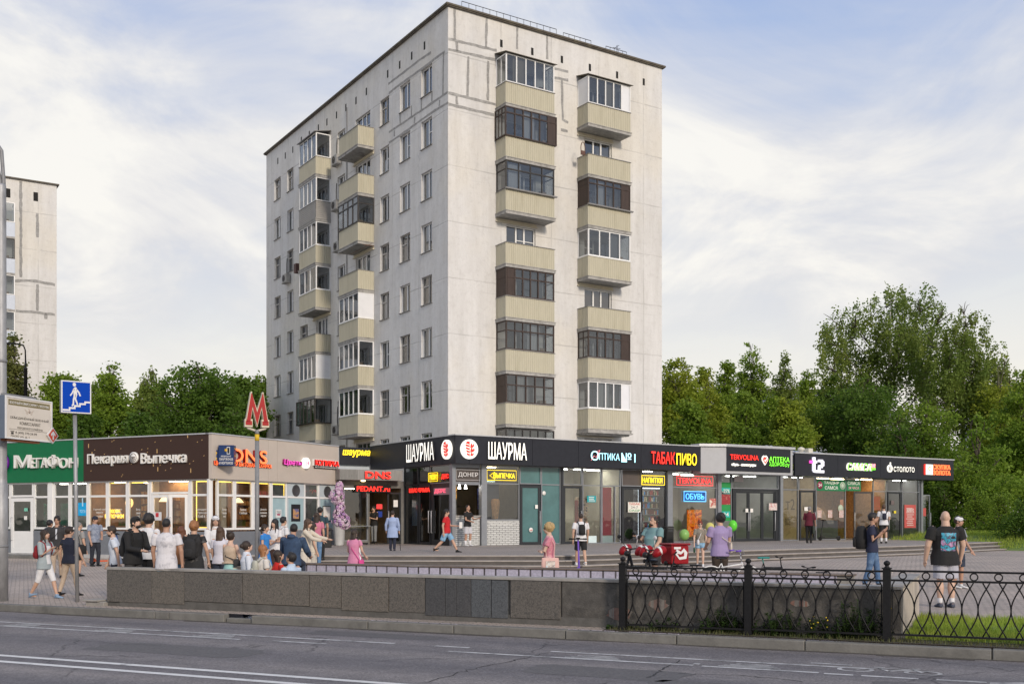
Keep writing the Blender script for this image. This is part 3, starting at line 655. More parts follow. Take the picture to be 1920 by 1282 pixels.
def window(parent,F,x0,x1,z0,z1,style,q,sill=True,dep=.12):
    """frame with sashes; panes and curtain as its own parts"""
    fm = PVC if style in ('pvc','pvc3') else OLDW
    b = MB();b.M = F.M;fw = .055;y0,y1 = dep,dep + .07
    b.box(x0,x0 + fw,y0,y1,z0,z1);b.box(x1 - fw,x1,y0,y1,z0,z1);b.box(x0 + fw,x1 - fw,y0,y1,z0,z0 + fw);b.box(x0 + fw,x1 - fw,y0,y1,z1 - fw,z1)
    wd = x1 - x0;splits = [.56] if wd < 1.7 else [.36,.64]
    for s_ in splits:
        xm = x0 + wd * s_;b.box(xm - .045,xm + .045,y0 - .004,y1,z0 + fw,z1 - fw)
    if style == 'old':
        zt = z0 + (z1 - z0) * .66;xa = x0 + wd * splits[0];b.box(x0 + fw,xa - .045,y0 - .006,y1,zt - .04,zt + .04)
    elif q.random() < .3:
        zt = z0 + (z1 - z0) * .5;xa = x0 + wd * splits[0];b.box(xa + .045,x1 - fw,y0 - .006,y1,zt - .022,zt + .022)
    wo = b.build('window',fm,parent)
    if sill:
        s_ = MB();s_.M = F.M;s_.box(x0 - .05,x1 + .05,-.07,dep,z0 - .035,z0 - .008);s_.build('sill',SILLM,wo)
    g = MB();g.M = F.M;g.rect(x0 + fw,x1 - fw,z0 + fw,z1 - fw,y0 + .035);g.build('pane',GLW,wo)
    cu = MB();cu.M = F.M;r = q.random();cm = q.choice(CURT)
    def drape(a,c):
        n = max(4,int((c - a) / .06));
        for i in range(n):
            xa,xb = a + (c - a) * i / n,a + (c - a) * (i + 1) / n;ya,yb = (.26 + .03 * (i % 2),.26 + .03 * ((i + 1) % 2));cu.quad((xa,ya,z0),(xb,yb,z0),(xb,yb,z1),(xa,ya,z1))
    if r < .35: drape(x0,x1)
    elif r < .75: drape(x0,x0 + wd * .3);drape(x1 - wd * .28,x1)
    elif r < .9: drape(x0 + wd * .5,x1)
    if cu.f: cu.build('curtain',cm,wo)
    return wo
# openings -------------------------------------------------------
qw = random.Random(11)
holes_l = [];wl = []
def tspan(F,a,c): return F.t(a),F.t(c)
for (a,c) in ((790,810),(750,769),(713,729.5),(538.5,550),(514.5,526)):
    x0,x1 = tspan(FLF,a,c)
    for k in range(-1,7):
        h = (x0,x1,FLZ(k) + .93,FLZ(k) + 2.44);holes_l.append(h);wl.append((h,k,a))
for (a,c) in ((633,647),(563,577)):
    x0,x1 = tspan(FLF,a,c)
    for k in range(-1,7):
        h = (x0,x1,FLZ(k) + .93,FLZ(k) + 2.44);holes_l.append(h);wl.append((h,k,600))
for (a,c) in ((667,694),(593,614)):
    x0,x1 = tspan(FLF,a,c)
    for k in range(-1,7):
        h = (x0,x1,FLZ(k) + .9,FLZ(k) + 2.4);holes_l.append(h);wl.append((h,k,'B'))
holes_r = [];wr = []
for (a,c) in ((949.5,1004),(1096,1147)):
    x0,x1 = tspan(FR,a,c)
    for k in range(-1,7):
        h = (x0,x1,FLZ(k) + .9,FLZ(k) + 2.38);holes_r.append(h);wr.append((h,k,'B'))
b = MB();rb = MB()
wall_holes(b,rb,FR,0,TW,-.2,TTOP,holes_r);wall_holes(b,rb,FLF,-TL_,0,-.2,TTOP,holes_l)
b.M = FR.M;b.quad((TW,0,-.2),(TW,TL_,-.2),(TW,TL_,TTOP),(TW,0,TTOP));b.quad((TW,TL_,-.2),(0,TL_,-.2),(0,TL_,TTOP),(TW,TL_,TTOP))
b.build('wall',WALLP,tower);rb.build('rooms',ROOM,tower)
b = MB();b.M = FR.M;b.box(-.17,TW + .17,-.17,TL_ + .17,TTOP + .002,TTOP + .09);b.box(-.12,TW + .12,-.12,TL_ + .12,TTOP - .05,TTOP + .002)
rf = b.build('roof',EAVE,tower)
b = MB();b.M = FR.M
def rail(t0,t1,z,n,yy=.35):
    b.tube([(t0,yy,z),(t1,yy,z)],.018,5)
    for i in range(n + 1): x = t0 + (t1 - t0) * i / n;b.tube([(x,yy,TTOP + .13),(x,yy,z)],.012,5)
rail(FR.t(872),FR.t(1050),TTOP + .62,14);rail(FR.t(1063),FR.t(1115),TTOP + .55,5);rail(FR.t(1143),FR.t(1182),TTOP + .5,5);rail(FR.t(1190),FR.t(1226),TTOP + .35,5)
b.build('railing',DRKW,rf)
b = MB();b.M = FR.M;x = FR.t(1177);b.tube([(x,1,TTOP + .1),(x,1,TTOP + 1.1)],.02,5);b.tube([(x - .3,1,TTOP + .9),(x + .25,1,TTOP + .95)],.012,5);b.tube([(x,.8,TTOP + 1.02),(x,1.3,TTOP + 1.02)],.012,5);b.build('antenna',DRKW,rf)
for h,k,a in wl: window(tower,FLF,*h,'old' if qw.random() < .36 else 'pvc',qw,sill=a != 'B')
for h,k,a in wr: window(tower,FR,*h,'pvc3' if qw.random() < .8 else 'old',qw,sill=False)
VENT = mat('vent_shade',(.015,.014,.013),.9,.1)  # near-black boxes stand in for the shade inside the vent openings
for px,py in ((940,82),(998,97),(1053.5,112),(1106,127),(1157,141),(1207,154)):
    t = FR.t(px);z = FR.z(py,t);b = MB();b.M = FR.M;b.box(t - .08,t + .08,-.004,.05,z - .2,z + .2);b.build('attic_vent',VENT,tower)
for px,py in ((796,86),(772,105),(749.5,122),(727,139),(687,172),(667.5,189),(648.5,202),(631,216),(613,229),(597,240),(580,252),(565,263),(549,281),(535,292),(521,302)):
    t = FLF.t(px);z = FLF.z(py,t);b = MB();b.M = FLF.M;b.box(t - .09,t + .09,-.004,.05,z - .22,z + .22);b.build('attic_vent',VENT,tower)
# raw mortar on the joints of the top corner
def mortar(F,lines,wd=.11,seed=0,par=None):
    par = par or tower
    q = random.Random(seed);out = []
    for L_ in lines:
        b = MB();b.M = F.M;out.append(b);P = [(F.t(x),F.z(y,F.t(x))) for x,y in L_]
        Q = []
        for (a,z0),(c,z1) in zip(P,P[1:]):
            n = max(2,int(math.hypot(c - a,z1 - z0) / .25))
            Q += [(a + (c - a) * i / n,z0 + (z1 - z0) * i / n) for i in range(n)]
        Q.append(P[-1]);lf = [];rt = []
        for i,p in enumerate(Q):
            o,e = Q[max(i - 1,0)],Q[min(i + 1,len(Q) - 1)];d = Vector((e[0] - o[0],e[1] - o[1])).normalized();n = Vector((-d.y,d.x));w_ = wd * q.uniform(.35,.62)
            lf.append((p[0] + n.x * w_,-.006,p[1] + n.y * w_));w_ = wd * q.uniform(.35,.62);rt.append((p[0] - n.x * w_,-.006,p[1] - n.y * w_))
        for i in range(len(Q) - 1): b.quad(lf[i],rt[i],rt[i + 1],lf[i + 1])
    for b in out: b.build('mortar_joint',MORT,par)
z6 = lambda L_: [(820 + x / 2.914,y / 2.914) for x,y in L_]
z1_ = lambda L_: [(640 + x / 4.93,100 + y / 4.93) for x,y in L_]
mortar(FR,[z6(l) for l in ([(60,213),(110,226),(325,278)],[(60,270),(330,332)],[(60,508),(325,574)],[(60,570),(310,630)],[(95,50),(95,218)],[(270,97),(265,262)],[(437,142),(435,270)],[(600,186),(600,325)],
    [(170,310),(165,525)],[(278,335),(275,550)],[(105,228),(108,280)],[(640,375),(715,393)],[(640,426),(715,440)],[(680,440),(685,655),(715,672)],[(675,710),(712,718)],[(105,528),(108,572)])],.15,1)
mortar(FLF,[z1_(l) for l in ([(435,285),(600,160),(720,65),(830,-6)],[(440,370),(540,290),(740,150),(840,70),(960,-14)],[(440,730),(740,530),(985,360)],[(440,830),(640,690),(840,545),(988,457)],[(945,-5),(940,380)],
    [(840,352),(838,445)],[(740,412),(740,530)],[(650,482),(650,590)],[(541,552),(545,650)],[(910,432),(905,490)],[(680,590),(675,650)],[(490,715),(490,770)])],.13,2)

# balconies -------------------------------------------------------
BALW = 1.0
def corr(b,x0,x1,y0,y1,pitch=.13,dep=.018):
    """ribbed sheet as an outline in plan, wall side open: left side, front, right side"""
    pts = []
    def run(a,c,nrm):
        a,c = Vector(a),Vector(c);n = max(2,int((c - a).length / pitch));n_ = Vector(nrm)
        for i in range(n):
            for f,h in ((.0,0),(.40,0),(.5,dep),(.9,dep)): pts.append(tuple(a.lerp(c,(i + f) / n) + n_ * h))
    run((x0,y1),(x0,y0),(-1,0));run((x0,y0),(x1,y0),(0,-1));run((x1,y0),(x1,y1),(1,0));pts.append((x1,y1))
    return pts
def balcony(F,t0,t1,k,glaze=None,siding=False,ledge=None,base=False):
    z = FLZ(k);b = MB();b.M = F.M;p = BALW
    b.box(t0 - .04,t1 + .04,-p - .05,0,z - .15,z);b.box(t0 - .07,t1 + .07,-p - .08,0,z - .004,z + .028)
    if base: b.box(t0 - .1,t1 + .1,-p - .12,0,z - .21,z - .15);b.box(t0,t1,-p + .1,0,z - .3,z - .21)
    bo = b.build('balcony',SLABM,tower)
    b = MB();b.M = F.M;za,zb = z + .03,z + 1.13
    if siding:
        n = 9
        for i in range(n):
            a,c = za + (zb - za) * i / n,za + (zb - za) * (i + 1) / n
            for (x0,y0),(x1,y1),nx,ny in (((t0,0),(t0,-p),-1,0),((t0,-p),(t1,-p),0,-1),((t1,-p),(t1,0),1,0)):
                o = .025;b.quad((x0 + nx * o,y0 + ny * o,a),(x1 + nx * o,y1 + ny * o,a),(x1,y1,c),(x0,y0,c));b.quad((x0,y0,a),(x1,y1,a),(x1 + nx * o,y1 + ny * o,a),(x0 + nx * o,y0 + ny * o,a))
        pm = SIDING
    else:
        pts = corr(b,t0,t1,-p,0);n = len(pts)
        b.add([(x,y,za) for x,y in pts] + [(x,y,zb) for x,y in pts],[(i,i + 1,n + i + 1,n + i) for i in range(n - 1)]);pm = BEIGE
        q = [(t0 + .03,0),(t0 + .03,-p + .03),(t1 - .03,-p + .03),(t1 - .03,0)]
        b.add([(x,y,za) for x,y in q] + [(x,y,zb) for x,y in q],[(i + 1,i,4 + i,5 + i) for i in range(3)])
    pn = b.build('balcony_panel',pm,bo)
    b = MB();b.M = F.M
    for x0,x1,y0,y1 in ((t0 - .035,t1 + .035,-p - .045,-p + .05),(t0 - .035,t0 + .05,-p + .05,0),(t1 - .05,t1 + .035,-p + .05,0)): b.box(x0,x1,y0,y1,zb,zb + .035)
    if ledge: b.box(t0 - .1,t1 + .1,-p - .16,-p - .046,zb - .01,zb + .06)
    b.build('balcony_rail',{'dark': DRKW,'white': PVC,'grey': SILLM,None: SILLM}[ledge if ledge else (glaze or {}).get('rail')],bo)
    if glaze: loggia(bo,F,t0,t1,zb + .036,z + 2.81 - .155,**glaze)
    return bo
def loggia(bo,F,t0,t1,z0,z1,m=None,n=4,tr=0,fill={},left='glass',right='glass',out=0,roof=False,bars=False,fw=.065,rail=None,ns=1,inner=None):
    p = BALW + out;b = MB();b.M = F.M;x0,x1 = t0 - out,t1 + out
    if out: z0 -= .06
    for x in (x0,x1 - .07): b.box(x,x + .07,-p,-p + .07,z0,z1);b.box(x,x + .07,-.07,-.002,z0,z1)
    b.box(x0 + .07,x1 - .07,-p,-p + .06,z0,z0 + .06);b.box(x0 + .07,x1 - .07,-p,-p + .06,z1 - .06,z1)
    for x in (x0,x1 - .06): b.box(x,x + .06,-p + .07,-.07,z0,z0 + .06);b.box(x,x + .06,-p + .07,-.07,z1 - .06,z1)
    xs = [x0 + .07 + (x1 - x0 - .14) * i / n for i in range(n + 1)]
    for x in xs[1:-1]: b.box(x - fw / 2,x + fw / 2,-p - .012,-p + .05,z0 + .06,z1 - .06)
    if tr:
        zt = z0 + (z1 - z0) * tr;b.box(x0 + .07,x1 - .07,-p - .010,-p + .045,zt - .032,zt + .032)
        for x in (x0,x1 - .045): b.box(x,x + .045,-p + .07,-.07,zt - .025,zt + .025)
    for i in range(1,ns):
        y = -p + .07 + (p - .14) * i / ns
        for x in (x0,x1 - .045): b.box(x,x + .045,y - .02,y + .02,z0 + .06,z1 - .06)
    fr_ = b.build('loggia_frame',m,bo)
    g = MB();g.M = F.M
    for i in range(n):
        if i in fill:
            part('loggia_infill',fill[i],bo,F,(xs[i] + .02,xs[i + 1] - .02,-p + .01,-p + .03,z0 + .06,z1 - .06))
        else: g.rect(xs[i],xs[i + 1],z0 + .06,z1 - .06,-p + .025)
    for side,x in ((left,x0 + .025),(right,x1 - .025)):
        if side == 'glass': g.quad((x,-.07,z0 + .06),(x,-p + .07,z0 + .06),(x,-p + .07,z1 - .06),(x,-.07,z1 - .06))
        elif side is not None:
            part('loggia_infill',side,bo,F,(x - .01,x + .01,-p + .07,-.07,z0 + .06,z1 - .06))
    g.build('loggia_pane',GLB,bo)
    if roof:
        b = MB();b.M = F.M;b.add([(x0 - .1,-p - .15,z1 + .01),(x1 + .1,-p - .15,z1 + .01),(x1 + .1,.0,z1 + .26),(x0 - .1,0,z1 + .26),(x0 - .1,-p - .15,z1 + .04),(x1 + .1,-p - .15,z1 + .04),(x1 + .1,0,z1 + .29),(x0 - .1,0,z1 + .29)],
            [(0,3,2,1),(4,5,6,7),(0,1,5,4),(1,2,6,5),(2,3,7,6),(3,0,4,7)]);b.build('loggia_roof',SILLM if roof is True else roof,bo)
    if bars:
        b = MB();b.M = F.M
        q = random.Random(5)
        for i in range(n):
            for j in range(3):
                xc = xs[i] + (xs[i + 1] - xs[i]) * (j + .5) / 3;b.tube([(xc + .07 * math.sin(u * 5 + j),-p + .055,z0 + .06 + (z1 - z0 - .12) * u / 6) for u in range(7)],.011,4)
                b.tube([(xc + .09 * math.cos(a),-p + .055,z0 + (z1 - z0) * (.3 + .2 * j) + .09 * math.sin(a)) for a in [v * .7 for v in range(9)]],.009,4)
        b.build('grille',DRKW,bo)
    if inner:        # things kept on the loggia, seen through the panes
        b = MB();b.M = F.M;q = random.Random(int(t0 * 100 + z0 * 10));mm = [random.Random(int(z0 * 7)).choice(CURT),CURT[0],mat('stored_box',(.30,.2,.12),.8,.2)]
        n_ = 9
        for i in range(n_):
            a = x0 + .15 + (x1 - x0) * .3 * inner;b.mi = 0
            xa,xb = a + i * .09,a + (i + 1) * .09;b.quad((xa,-p + .16 + .03 * (i % 2),z0),(xb,-p + .16 + .03 * ((i + 1) % 2),z0),(xb,-p + .16 + .03 * ((i + 1) % 2),z1),(xa,-p + .16 + .03 * (i % 2),z1))
        b.mi = 2;b.box(x1 - .8,x1 - .4,-p + .2,-p + .5,z0 - .3,z0 + .25);b.build('stored_things',mm,bo)
RB = [(FR.t(930),None),(FR.t(1083),None)]
ta0,ta1 = FR.t(930),FR.t(1039.5,-BALW);tb0,tb1 = FR.t(1083),FR.t(1182,-BALW)
W_,D_,Bn = dict(m=PVC,rail='white'),dict(m=DRKW),dict(m=BRNW)
gl_a = {6: dict(m=PVC,n=5,left='glass',right='glass',roof=EAVE,inner=.4,ns=2),5: dict(m=BRNW,n=6,tr=.78,out=.1,fill={5: BRNW},ns=3,inner=1),4: dict(m=DRKW,n=4,tr=.7,fw=.05,inner=.1,rail='grey'),3: None,
        2: dict(m=BRNW,n=6,tr=.66,fill={0: BRNW},left=BRNW,inner=1.6),1: dict(m=BRNW,n=6,tr=.66,fw=.04,inner=1.4),0: dict(m=BRNW,n=5,tr=.62,left=BRNW,inner=.6)}
gl_b = {6: dict(m=PVC,n=5,left=WHITEP,fill={4: WHITEP},roof=EAVE,inner=1.2),5: None,4: dict(m=BRNW,n=5,tr=.8,left=BRNW,fill={4: BRNW},inner=.5),3: dict(m=PVC,n=4,inner=1.5,rail='white'),2: None,
        1: dict(m=BRNW,n=5,tr=.74,fill={4: BRNW},bars=True,ns=2),0: dict(m=PVC,n=5,fill={4: WHITEP},tr=0,inner=.7,rail='white')}
for k in range(7):
    balcony(FR,ta0,ta1,k,gl_a[k],ledge='grey' if k == 4 else None);balcony(FR,tb0,tb1,k,gl_b[k],ledge='grey' if k == 4 else None,base=k == 0)
# ground loggia under the left balcony column: bars and glass only
z = FLZ(-1);b = MB();b.M = FR.M;b.box(ta0 - .05,ta1 + .05,-BALW - .05,0,z - .15,z + 1.1);lo = b.build('balcony',WALLP,tower);loggia(lo,FR,ta0,ta1,z + 1.1,z + 2.6,m=DRKW,n=6,tr=.3,fw=.05,inner=.2)
A0,A1 = FLF.t(635,-BALW),FLF.t(701);B0,B1 = FLF.t(561,-BALW),FLF.t(620)
A0 = FLF.t(635.5,-BALW)
gl_A = {6: None,5: None,4: dict(m=DRKW,n=4,tr=.72,out=.06,fw=.05,inner=1),3: None,2: dict(m=PVC,n=4,right=WHITEP,rail='white',inner=.3),1: dict(m=PVC,n=4,rail='white',inner=.8),0: dict(m=PVC,n=4,rail='white',inner=1.4)}
gl_B = {6: dict(m=PVC,n=4,roof=True,inner=1.1),5: dict(m=PVC,n=4,inner=.6),4: dict(m=PVC,n=4,rail='white',inner=1.3),3: dict(m=PVC,n=3,rail='white',inner=.3),2: None,1: dict(m=PVC,n=4,right=WHITEP,rail='white',inner=.9),0: dict(m=DRKW,n=5,out=.16,fw=.05,inner=.6)}
for k in range(7): balcony(FLF,A0,A1,k,gl_A[k],base=False);balcony(FLF,B0,B1,k,gl_B[k],siding=k == 5)
# hoods over the uncovered openings
for F,t0,t1,ks in ((FR,ta0,ta1,(3,)),(FR,tb0,tb1,(5,2,-1)),(FLF,A0,A1,(6,5,3,-1)),(FLF,B0,B1,(2,-1))):
    for k in ks:
        if k == 6: continue
        z = FLZ(k) + 2.44;b = MB();b.M = F.M;b.box(t0 - .02,t1 - .5 if F is FR else t1 + .02,-.03,-.001,z + .04,z + .2);b.box(t0 - .05,t1 - .48 if F is FR else t1 + .05,-.1,-.001,z,z + .04);b.build('window_hood',BEIGEW,tower)
ACM = mat('ac_casing',(.34,.33,.31),.5,.15,5,col2=(.2,.19,.18));
def aircon(F,px,py,fl=False,off=-.3):
    t = F.t(px,off);z = F.z(py,t,off);b = MB();b.M = F.M;b.box(t - .4,t + .4,-.36,-.06,z - .28,z + .28);b.box(t - .42,t - .37,-.4,-.002,z - .33,z - .29);b.box(t + .37,t + .42,-.4,-.002,z - .33,z - .29)
    o = b.build('air_conditioner',ACM,tower)
    b = MB();b.M = F.M @ Matrix.Translation((t - .08,-.36,z));b.lathe([(.22,0),(.22,.02),(.19,.02),(.18,.005),(.05,.005),(.05,.025),(.0,.025)],16,axis='Y');b.build('fan_grille',DRKW,o)
    b = MB();b.M = F.M;b.tube([(t - .3,-.05,z + .25),(t - .32,-.04,z + 1.1),(t - .3,-.02,z + 1.5)],.025,6);b.build('pipe',DRKW,o)
for px,py in ((628,300),(627,385),(631,462),(534,522),(629,806)): aircon(FLF,px,py)
b = MB();b.M = FLF.M;t = FLF.t(651);b.tube([(t,-.03,FLZ(-1)),(t,-.03,TTOP - 1.2)],.03,6);b.build('cable_duct',SILLM,tower)
t = FLF.t(560,-.5);b = MB();b.M = FLF.M;b.box(t - .25,t + .15,-.75,-.3,FLF.z(512,t,-.5),FLF.z(495,t,-.5));b.build('balcony_box',mat('rusty_box',(.10,.05,.04),.7,.2),tower)
# drying rods on an open balcony
b = MB();b.M = FLF.M
for i,(px,py) in enumerate(((662,470),(676,464),(690,460))): t = FLF.t(px,-.4);z = FLF.z(py,t,-.4);b.tube([(t,0,z),(t,-.75,z + .02)],.015,5)
b.tube([(FLF.t(655,-.5),-.5,FLF.z(478,FLF.t(655,-.5),-.5)),(FLF.t(698,-.5),-.5,FLF.z(456,FLF.t(698,-.5),-.5))],.012,5);b.build('drying_rack',mat('rusty_rod',(.2,.1,.06),.7,.3),tower)
b = MB();b.M = FR.M;t = FR.t(1093,-.9);z = FR.z(289,t,-.9);b.tube([(t + .14 * math.cos(a) ,-.9,z + .3 + .36 * math.sin(a)) for a in [math.pi * (-.35 + 1.7 * i / 14) for i in range(15)]],.022,6);b.box(t - .14,t + .14,-.93,-.87,z - .05,z + .18);b.build('sledge_on_balcony',mat('rusty_sledge',(.11,.05,.035),.6,.3),tower)

# ================================================================ SECOND TOWER on the far left
E2 = Face(-36.4 - .843 * 14.4,86.3 - .538 * 14.4,UA)
t2 = root('apartment_tower',(E2.o.x,E2.o.y,0),'second white panel apartment block, cut by the photo edge behind the lamp post','apartment block',rz=R(UA))
b = MB();b.M = E2.M;b.box(0,14.4,0,26,-.3,TTOP);b.build('wall',WALLP,t2)
b = MB();b.M = E2.M;b.box(-.17,14.57,-.17,26.2,TTOP + .001,TTOP + .1);b.build('roof',EAVE,t2)
for px,py in ((15,362),(67,369)):
    t = E2.t(px);z = E2.z(py,t);b = MB();b.M = E2.M;b.box(t - .17,t + .17,-.01,.05,z - .35,z + .35);b.build('attic_vent',VENT,t2)
def mortar2(L_): return [(x,y) for x,y in L_]
mortar(E2,[[(14,527),(60,526),(103,534)],[(70,533),(70,583)],[(30,583),(60,585),(103,590)],[(39,340),(39,520)],[(70,400),(70,445)],[(86,588),(86,598)]],.22,4,t2)
x1 = E2.t(28,-1.0);x0 = x1 - 3.0;LB = mat('light_blue_panel',(.55,.6,.68),.5,.05,3)
for k in range(-1,7):
    z = FLZ(k);b = MB();b.M = E2.M;b.box(x0,x1,-1.05,0,z - .15,z);bo = b.build('balcony',SLABM,t2)
    b = MB();b.M = E2.M;pts = corr(b,x0,x1,-1,0);n = len(pts);b.add([(x,y,z) for x,y in pts] + [(x,y,z + 1.1) for x,y in pts],[(i,i + 1,n + i + 1,n + i) for i in range(n - 1)]);b.build('balcony_panel',LB,bo)
    if k in (6,5,4,3,1): loggia(bo,E2,x0,x1,z + 1.12,z + 2.65,m=(PVC if k != 5 else DRKW),n=4,inner=1)
# ================================================================ SHOP PAVILIONS
ANTH = mat('anthracite_cladding',(.026,.028,.036),.5,.12,6,.04,spec=.18)
ALU = mat('grey_aluminium',(.26,.275,.30),.4,.1,6,metal=.3)
DKF = mat('anthracite_frame',(.022,.025,.03),.4,.15,5)
SOFF = mat('soffit',(.10,.095,.09),.8,.2,3)
GALV = mat('galvanised_edge',(.50,.51,.53),.45,.12,4,metal=.4)
GREYB = mat('grey_composite',(.40,.41,.43),.5,.06,4)
CEIL = mat('shop_ceiling',(.55,.54,.52),.8,.05)
LAMPW = emit('lamp_white',(1,.96,.88),12.0);LAMPY = emit('lamp_warm',(1,.76,.44),17.0)
GS_ = glass('shop_glass',(.78,.84,.84),.08,thru=.74);GTEAL = mat('frosted_teal_film',(.075,.17,.175),.16,.2,1.2,0,spec=.6)
GDARK = glass('dark_door_glass',(.6,.65,.68),.05,thru=.8)
WBRICK = paving_mat('white_brick_tile',(.62,.63,.62),(.55,.56,.55),(.17,.17,.17),.26,.085,0,.012,(.5,.5,.48))
_m = [n for n in WBRICK.node_tree.nodes if n.type == 'MAPPING'][0];_m.inputs['Rotation'].default_value = (R(90),0,0)
def C(n,c,r=.6,v=.08,**k): k.setdefault('spec',.28);return mat(n,c,r,v,**k)
RED_E = emit('red_letters',(1.0,.03,.02),.95);YEL_E = emit('yellow_letters',(1.0,.72,.02),1.0);CYAN_E = emit('cyan_letters',(.42,.85,1.0),.9);GRN_E = emit('green_letters',(.22,.95,.05),.85)
WHT_E = emit('white_letters',(1.0,.97,.88),.55);MAG_E = emit('magenta_letters',(.85,.08,.5),.7);ORG_E = emit('orange_letters',(1.0,.17,.05),.95)
WHT = mat('white_acrylic',(.80,.79,.76),.35,.03);REDP = C('red_acrylic',(.55,.02,.02),.35);BLK = C('black_plastic',(.015,.015,.016),.4)
DARKSIDE = C('letter_side_dark',(.03,.03,.035),.5);REDSIDE = C('letter_side_red',(.30,.01,.01),.5)

def bay(par,F,a,c,z0,z1,pm,fm=None,zt=None,fw=.045,off=0,dep=.1,name='window',pane2=None):
    fm = fm or ALU;b = MB();b.M = F.M
    b.box(a,a + fw,off,off + dep,z0,z1);b.box(c - fw,c,off,off + dep,z0,z1);b.box(a + fw,c - fw,off,off + dep,z0,z0 + fw);b.box(a + fw,c - fw,off,off + dep,z1 - fw,z1)
    if zt: b.box(a + fw,c - fw,off,off + dep,zt - fw / 2,zt + fw / 2)
    o = b.build(name,fm,par)
    if pm is not None or pane2 is not None:
        g = MB();g.M = F.M;mm = []
        def put(m_,q0,q1):
            if m_ is None: return
            if m_ not in mm: mm.append(m_)
            g.mi = mm.index(m_);g.rect(a + fw,c - fw,q0,q1,off + dep * .5)
        if zt: put(pm,z0 + fw,zt - fw / 2);put(pane2 or pm,zt + fw / 2,z1 - fw)
        else: put(pm,z0 + fw,z1 - fw)
        if g.f: g.build('pane',mm,o)
    return o
def door(par,F,a,c,z0,z1,fm,pm,handle=1,ang=0,fw=.1,low=.12,off=0,hinge=None,panel=None,hm=None):
    wd = c - a;hx = a if (hinge or -handle) < 0 else c
    M = F.M @ Matrix.Translation((hx,off,0)) @ Matrix.Rotation(R(ang),4,'Z') @ Matrix.Translation((-hx,0,0))
    b = MB();b.M = M;b.box(a,a + fw,0,.06,z0,z1);b.box(c - fw,c,0,.06,z0,z1);b.box(a + fw,c - fw,0,.06,z0,z0 + low);b.box(a + fw,c - fw,0,.06,z1 - fw,z1)
    if panel: b.box(a + fw,c - fw,.01,.05,z0 + low,z0 + panel)
    o = b.build('door',fm,par)
    g = MB();g.M = M;g.rect(a + fw,c - fw,z0 + (panel or low),z1 - fw,.03);g.build('pane',pm,o)
    h = MB();h.M = M;hxx = (c - fw * .5) if handle > 0 else (a + fw * .5);zz = z0 + 1.0
    h.tube([(hxx,-.005,zz - .45),(hxx,-.07,zz - .45),(hxx,-.07,zz + .55),(hxx,-.005,zz + .55)],.018,6);h.build('handle',hm or GALV,o)
    return o
def poster(par,F,px0,px1,py0,py1,m,off=-.012,name='poster',th=.01):
    a,c = F.t(px0),F.t(px1);tm = (a + c) / 2;z1,z0 = F.z(py0,tm),F.z(py1,tm)
    return part(name,m,par,F,(a,c,off - th,off,z0,z1)),a,c,z0,z1
def sign(name,body,par,F,px0,px1,py0,py1,m,off=.0,depth=.06,bold=.0,**k):
    a,c = F.t(px0),F.t(px1);tm = (a + c) / 2;return letters(name,body,par,F.M,a,c,F.z(py1,tm),F.z(py0,tm),off,m,bold,depth,**k)
def neon(name,body,par,F,px0,px1,py0,py1,m,off,frame=True,lw=.012,text=(.06,.94,.16,.84)):
    a,c = F.t(px0),F.t(px1);tm = (a + c) / 2;z1,z0 = F.z(py0,tm),F.z(py1,tm);W,H = c - a,z1 - z0
    o = letters(name,body,par,F.M,a + W * text[0],a + W * text[1],z0 + H * text[2],z0 + H * text[3],off,m,.0,.02)
    if frame:
        b = MB();b.M = F.M;b.tube([(a,-off - .01,z0),(c,-off - .01,z0),(c,-off - .01,z1),(a,-off - .01,z1),(a,-off - .01,z0)],lw,5);b.build('neon_frame',m,par)
    return o
def img_mat(name,cols,scale=6,es=0,rough=.5):
    """printed picture: irregular patches of a few colours"""
    m = bpy.data.materials.new(name);m.use_nodes = True;nt = m.node_tree;N = nt.nodes;L = nt.links;b = N['Principled BSDF'];b.inputs['Roughness'].default_value = rough
    tc = N.new('ShaderNodeTexCoord');n = N.new('ShaderNodeTexNoise');n.inputs['Scale'].default_value = scale;n.inputs['Detail'].default_value = 4;n.inputs['Distortion'].default_value = .6;L.new(tc.outputs['Object'],n.inputs[0])
    r = N.new('ShaderNodeValToRGB');L.new(n.outputs['Fac'],r.inputs[0]);e = r.color_ramp.elements;k = len(cols)
    e[0].position = .3;e[0].color = (*cols[0],1);e[1].position = .72;e[1].color = (*cols[-1],1)
    for i in range(1,k - 1): x = e.new(.3 + .42 * i / (k - 1));x.color = (*cols[i],1)
    L.new(r.outputs[0],b.inputs['Base Color'])
    if es: L.new(r.outputs[0],b.inputs['Emission Color']);b.inputs['Emission Strength'].default_value = es
    MATS[name] = m;return m
def text_lines(par,F,a,c,z0,z1,m,rows,off,seed=0,name='lettering'):
    """small print far too small to read: rows of short strokes"""
    q = random.Random(seed);b = MB();b.M = F.M;h = (z1 - z0) / rows
    for i in range(rows):
        x = a + q.uniform(0,.15) * (c - a);e = c - q.uniform(0,.25) * (c - a);zc = z1 - h * (i + .5)
        while x < e:
            w_ = q.uniform(.02,.06) * max(1,(c - a));b.box(x,min(e,x + w_ * .8),-off - .003,-off,zc - h * .25,zc + h * .25);x += w_
    return b.build(name,m,par)
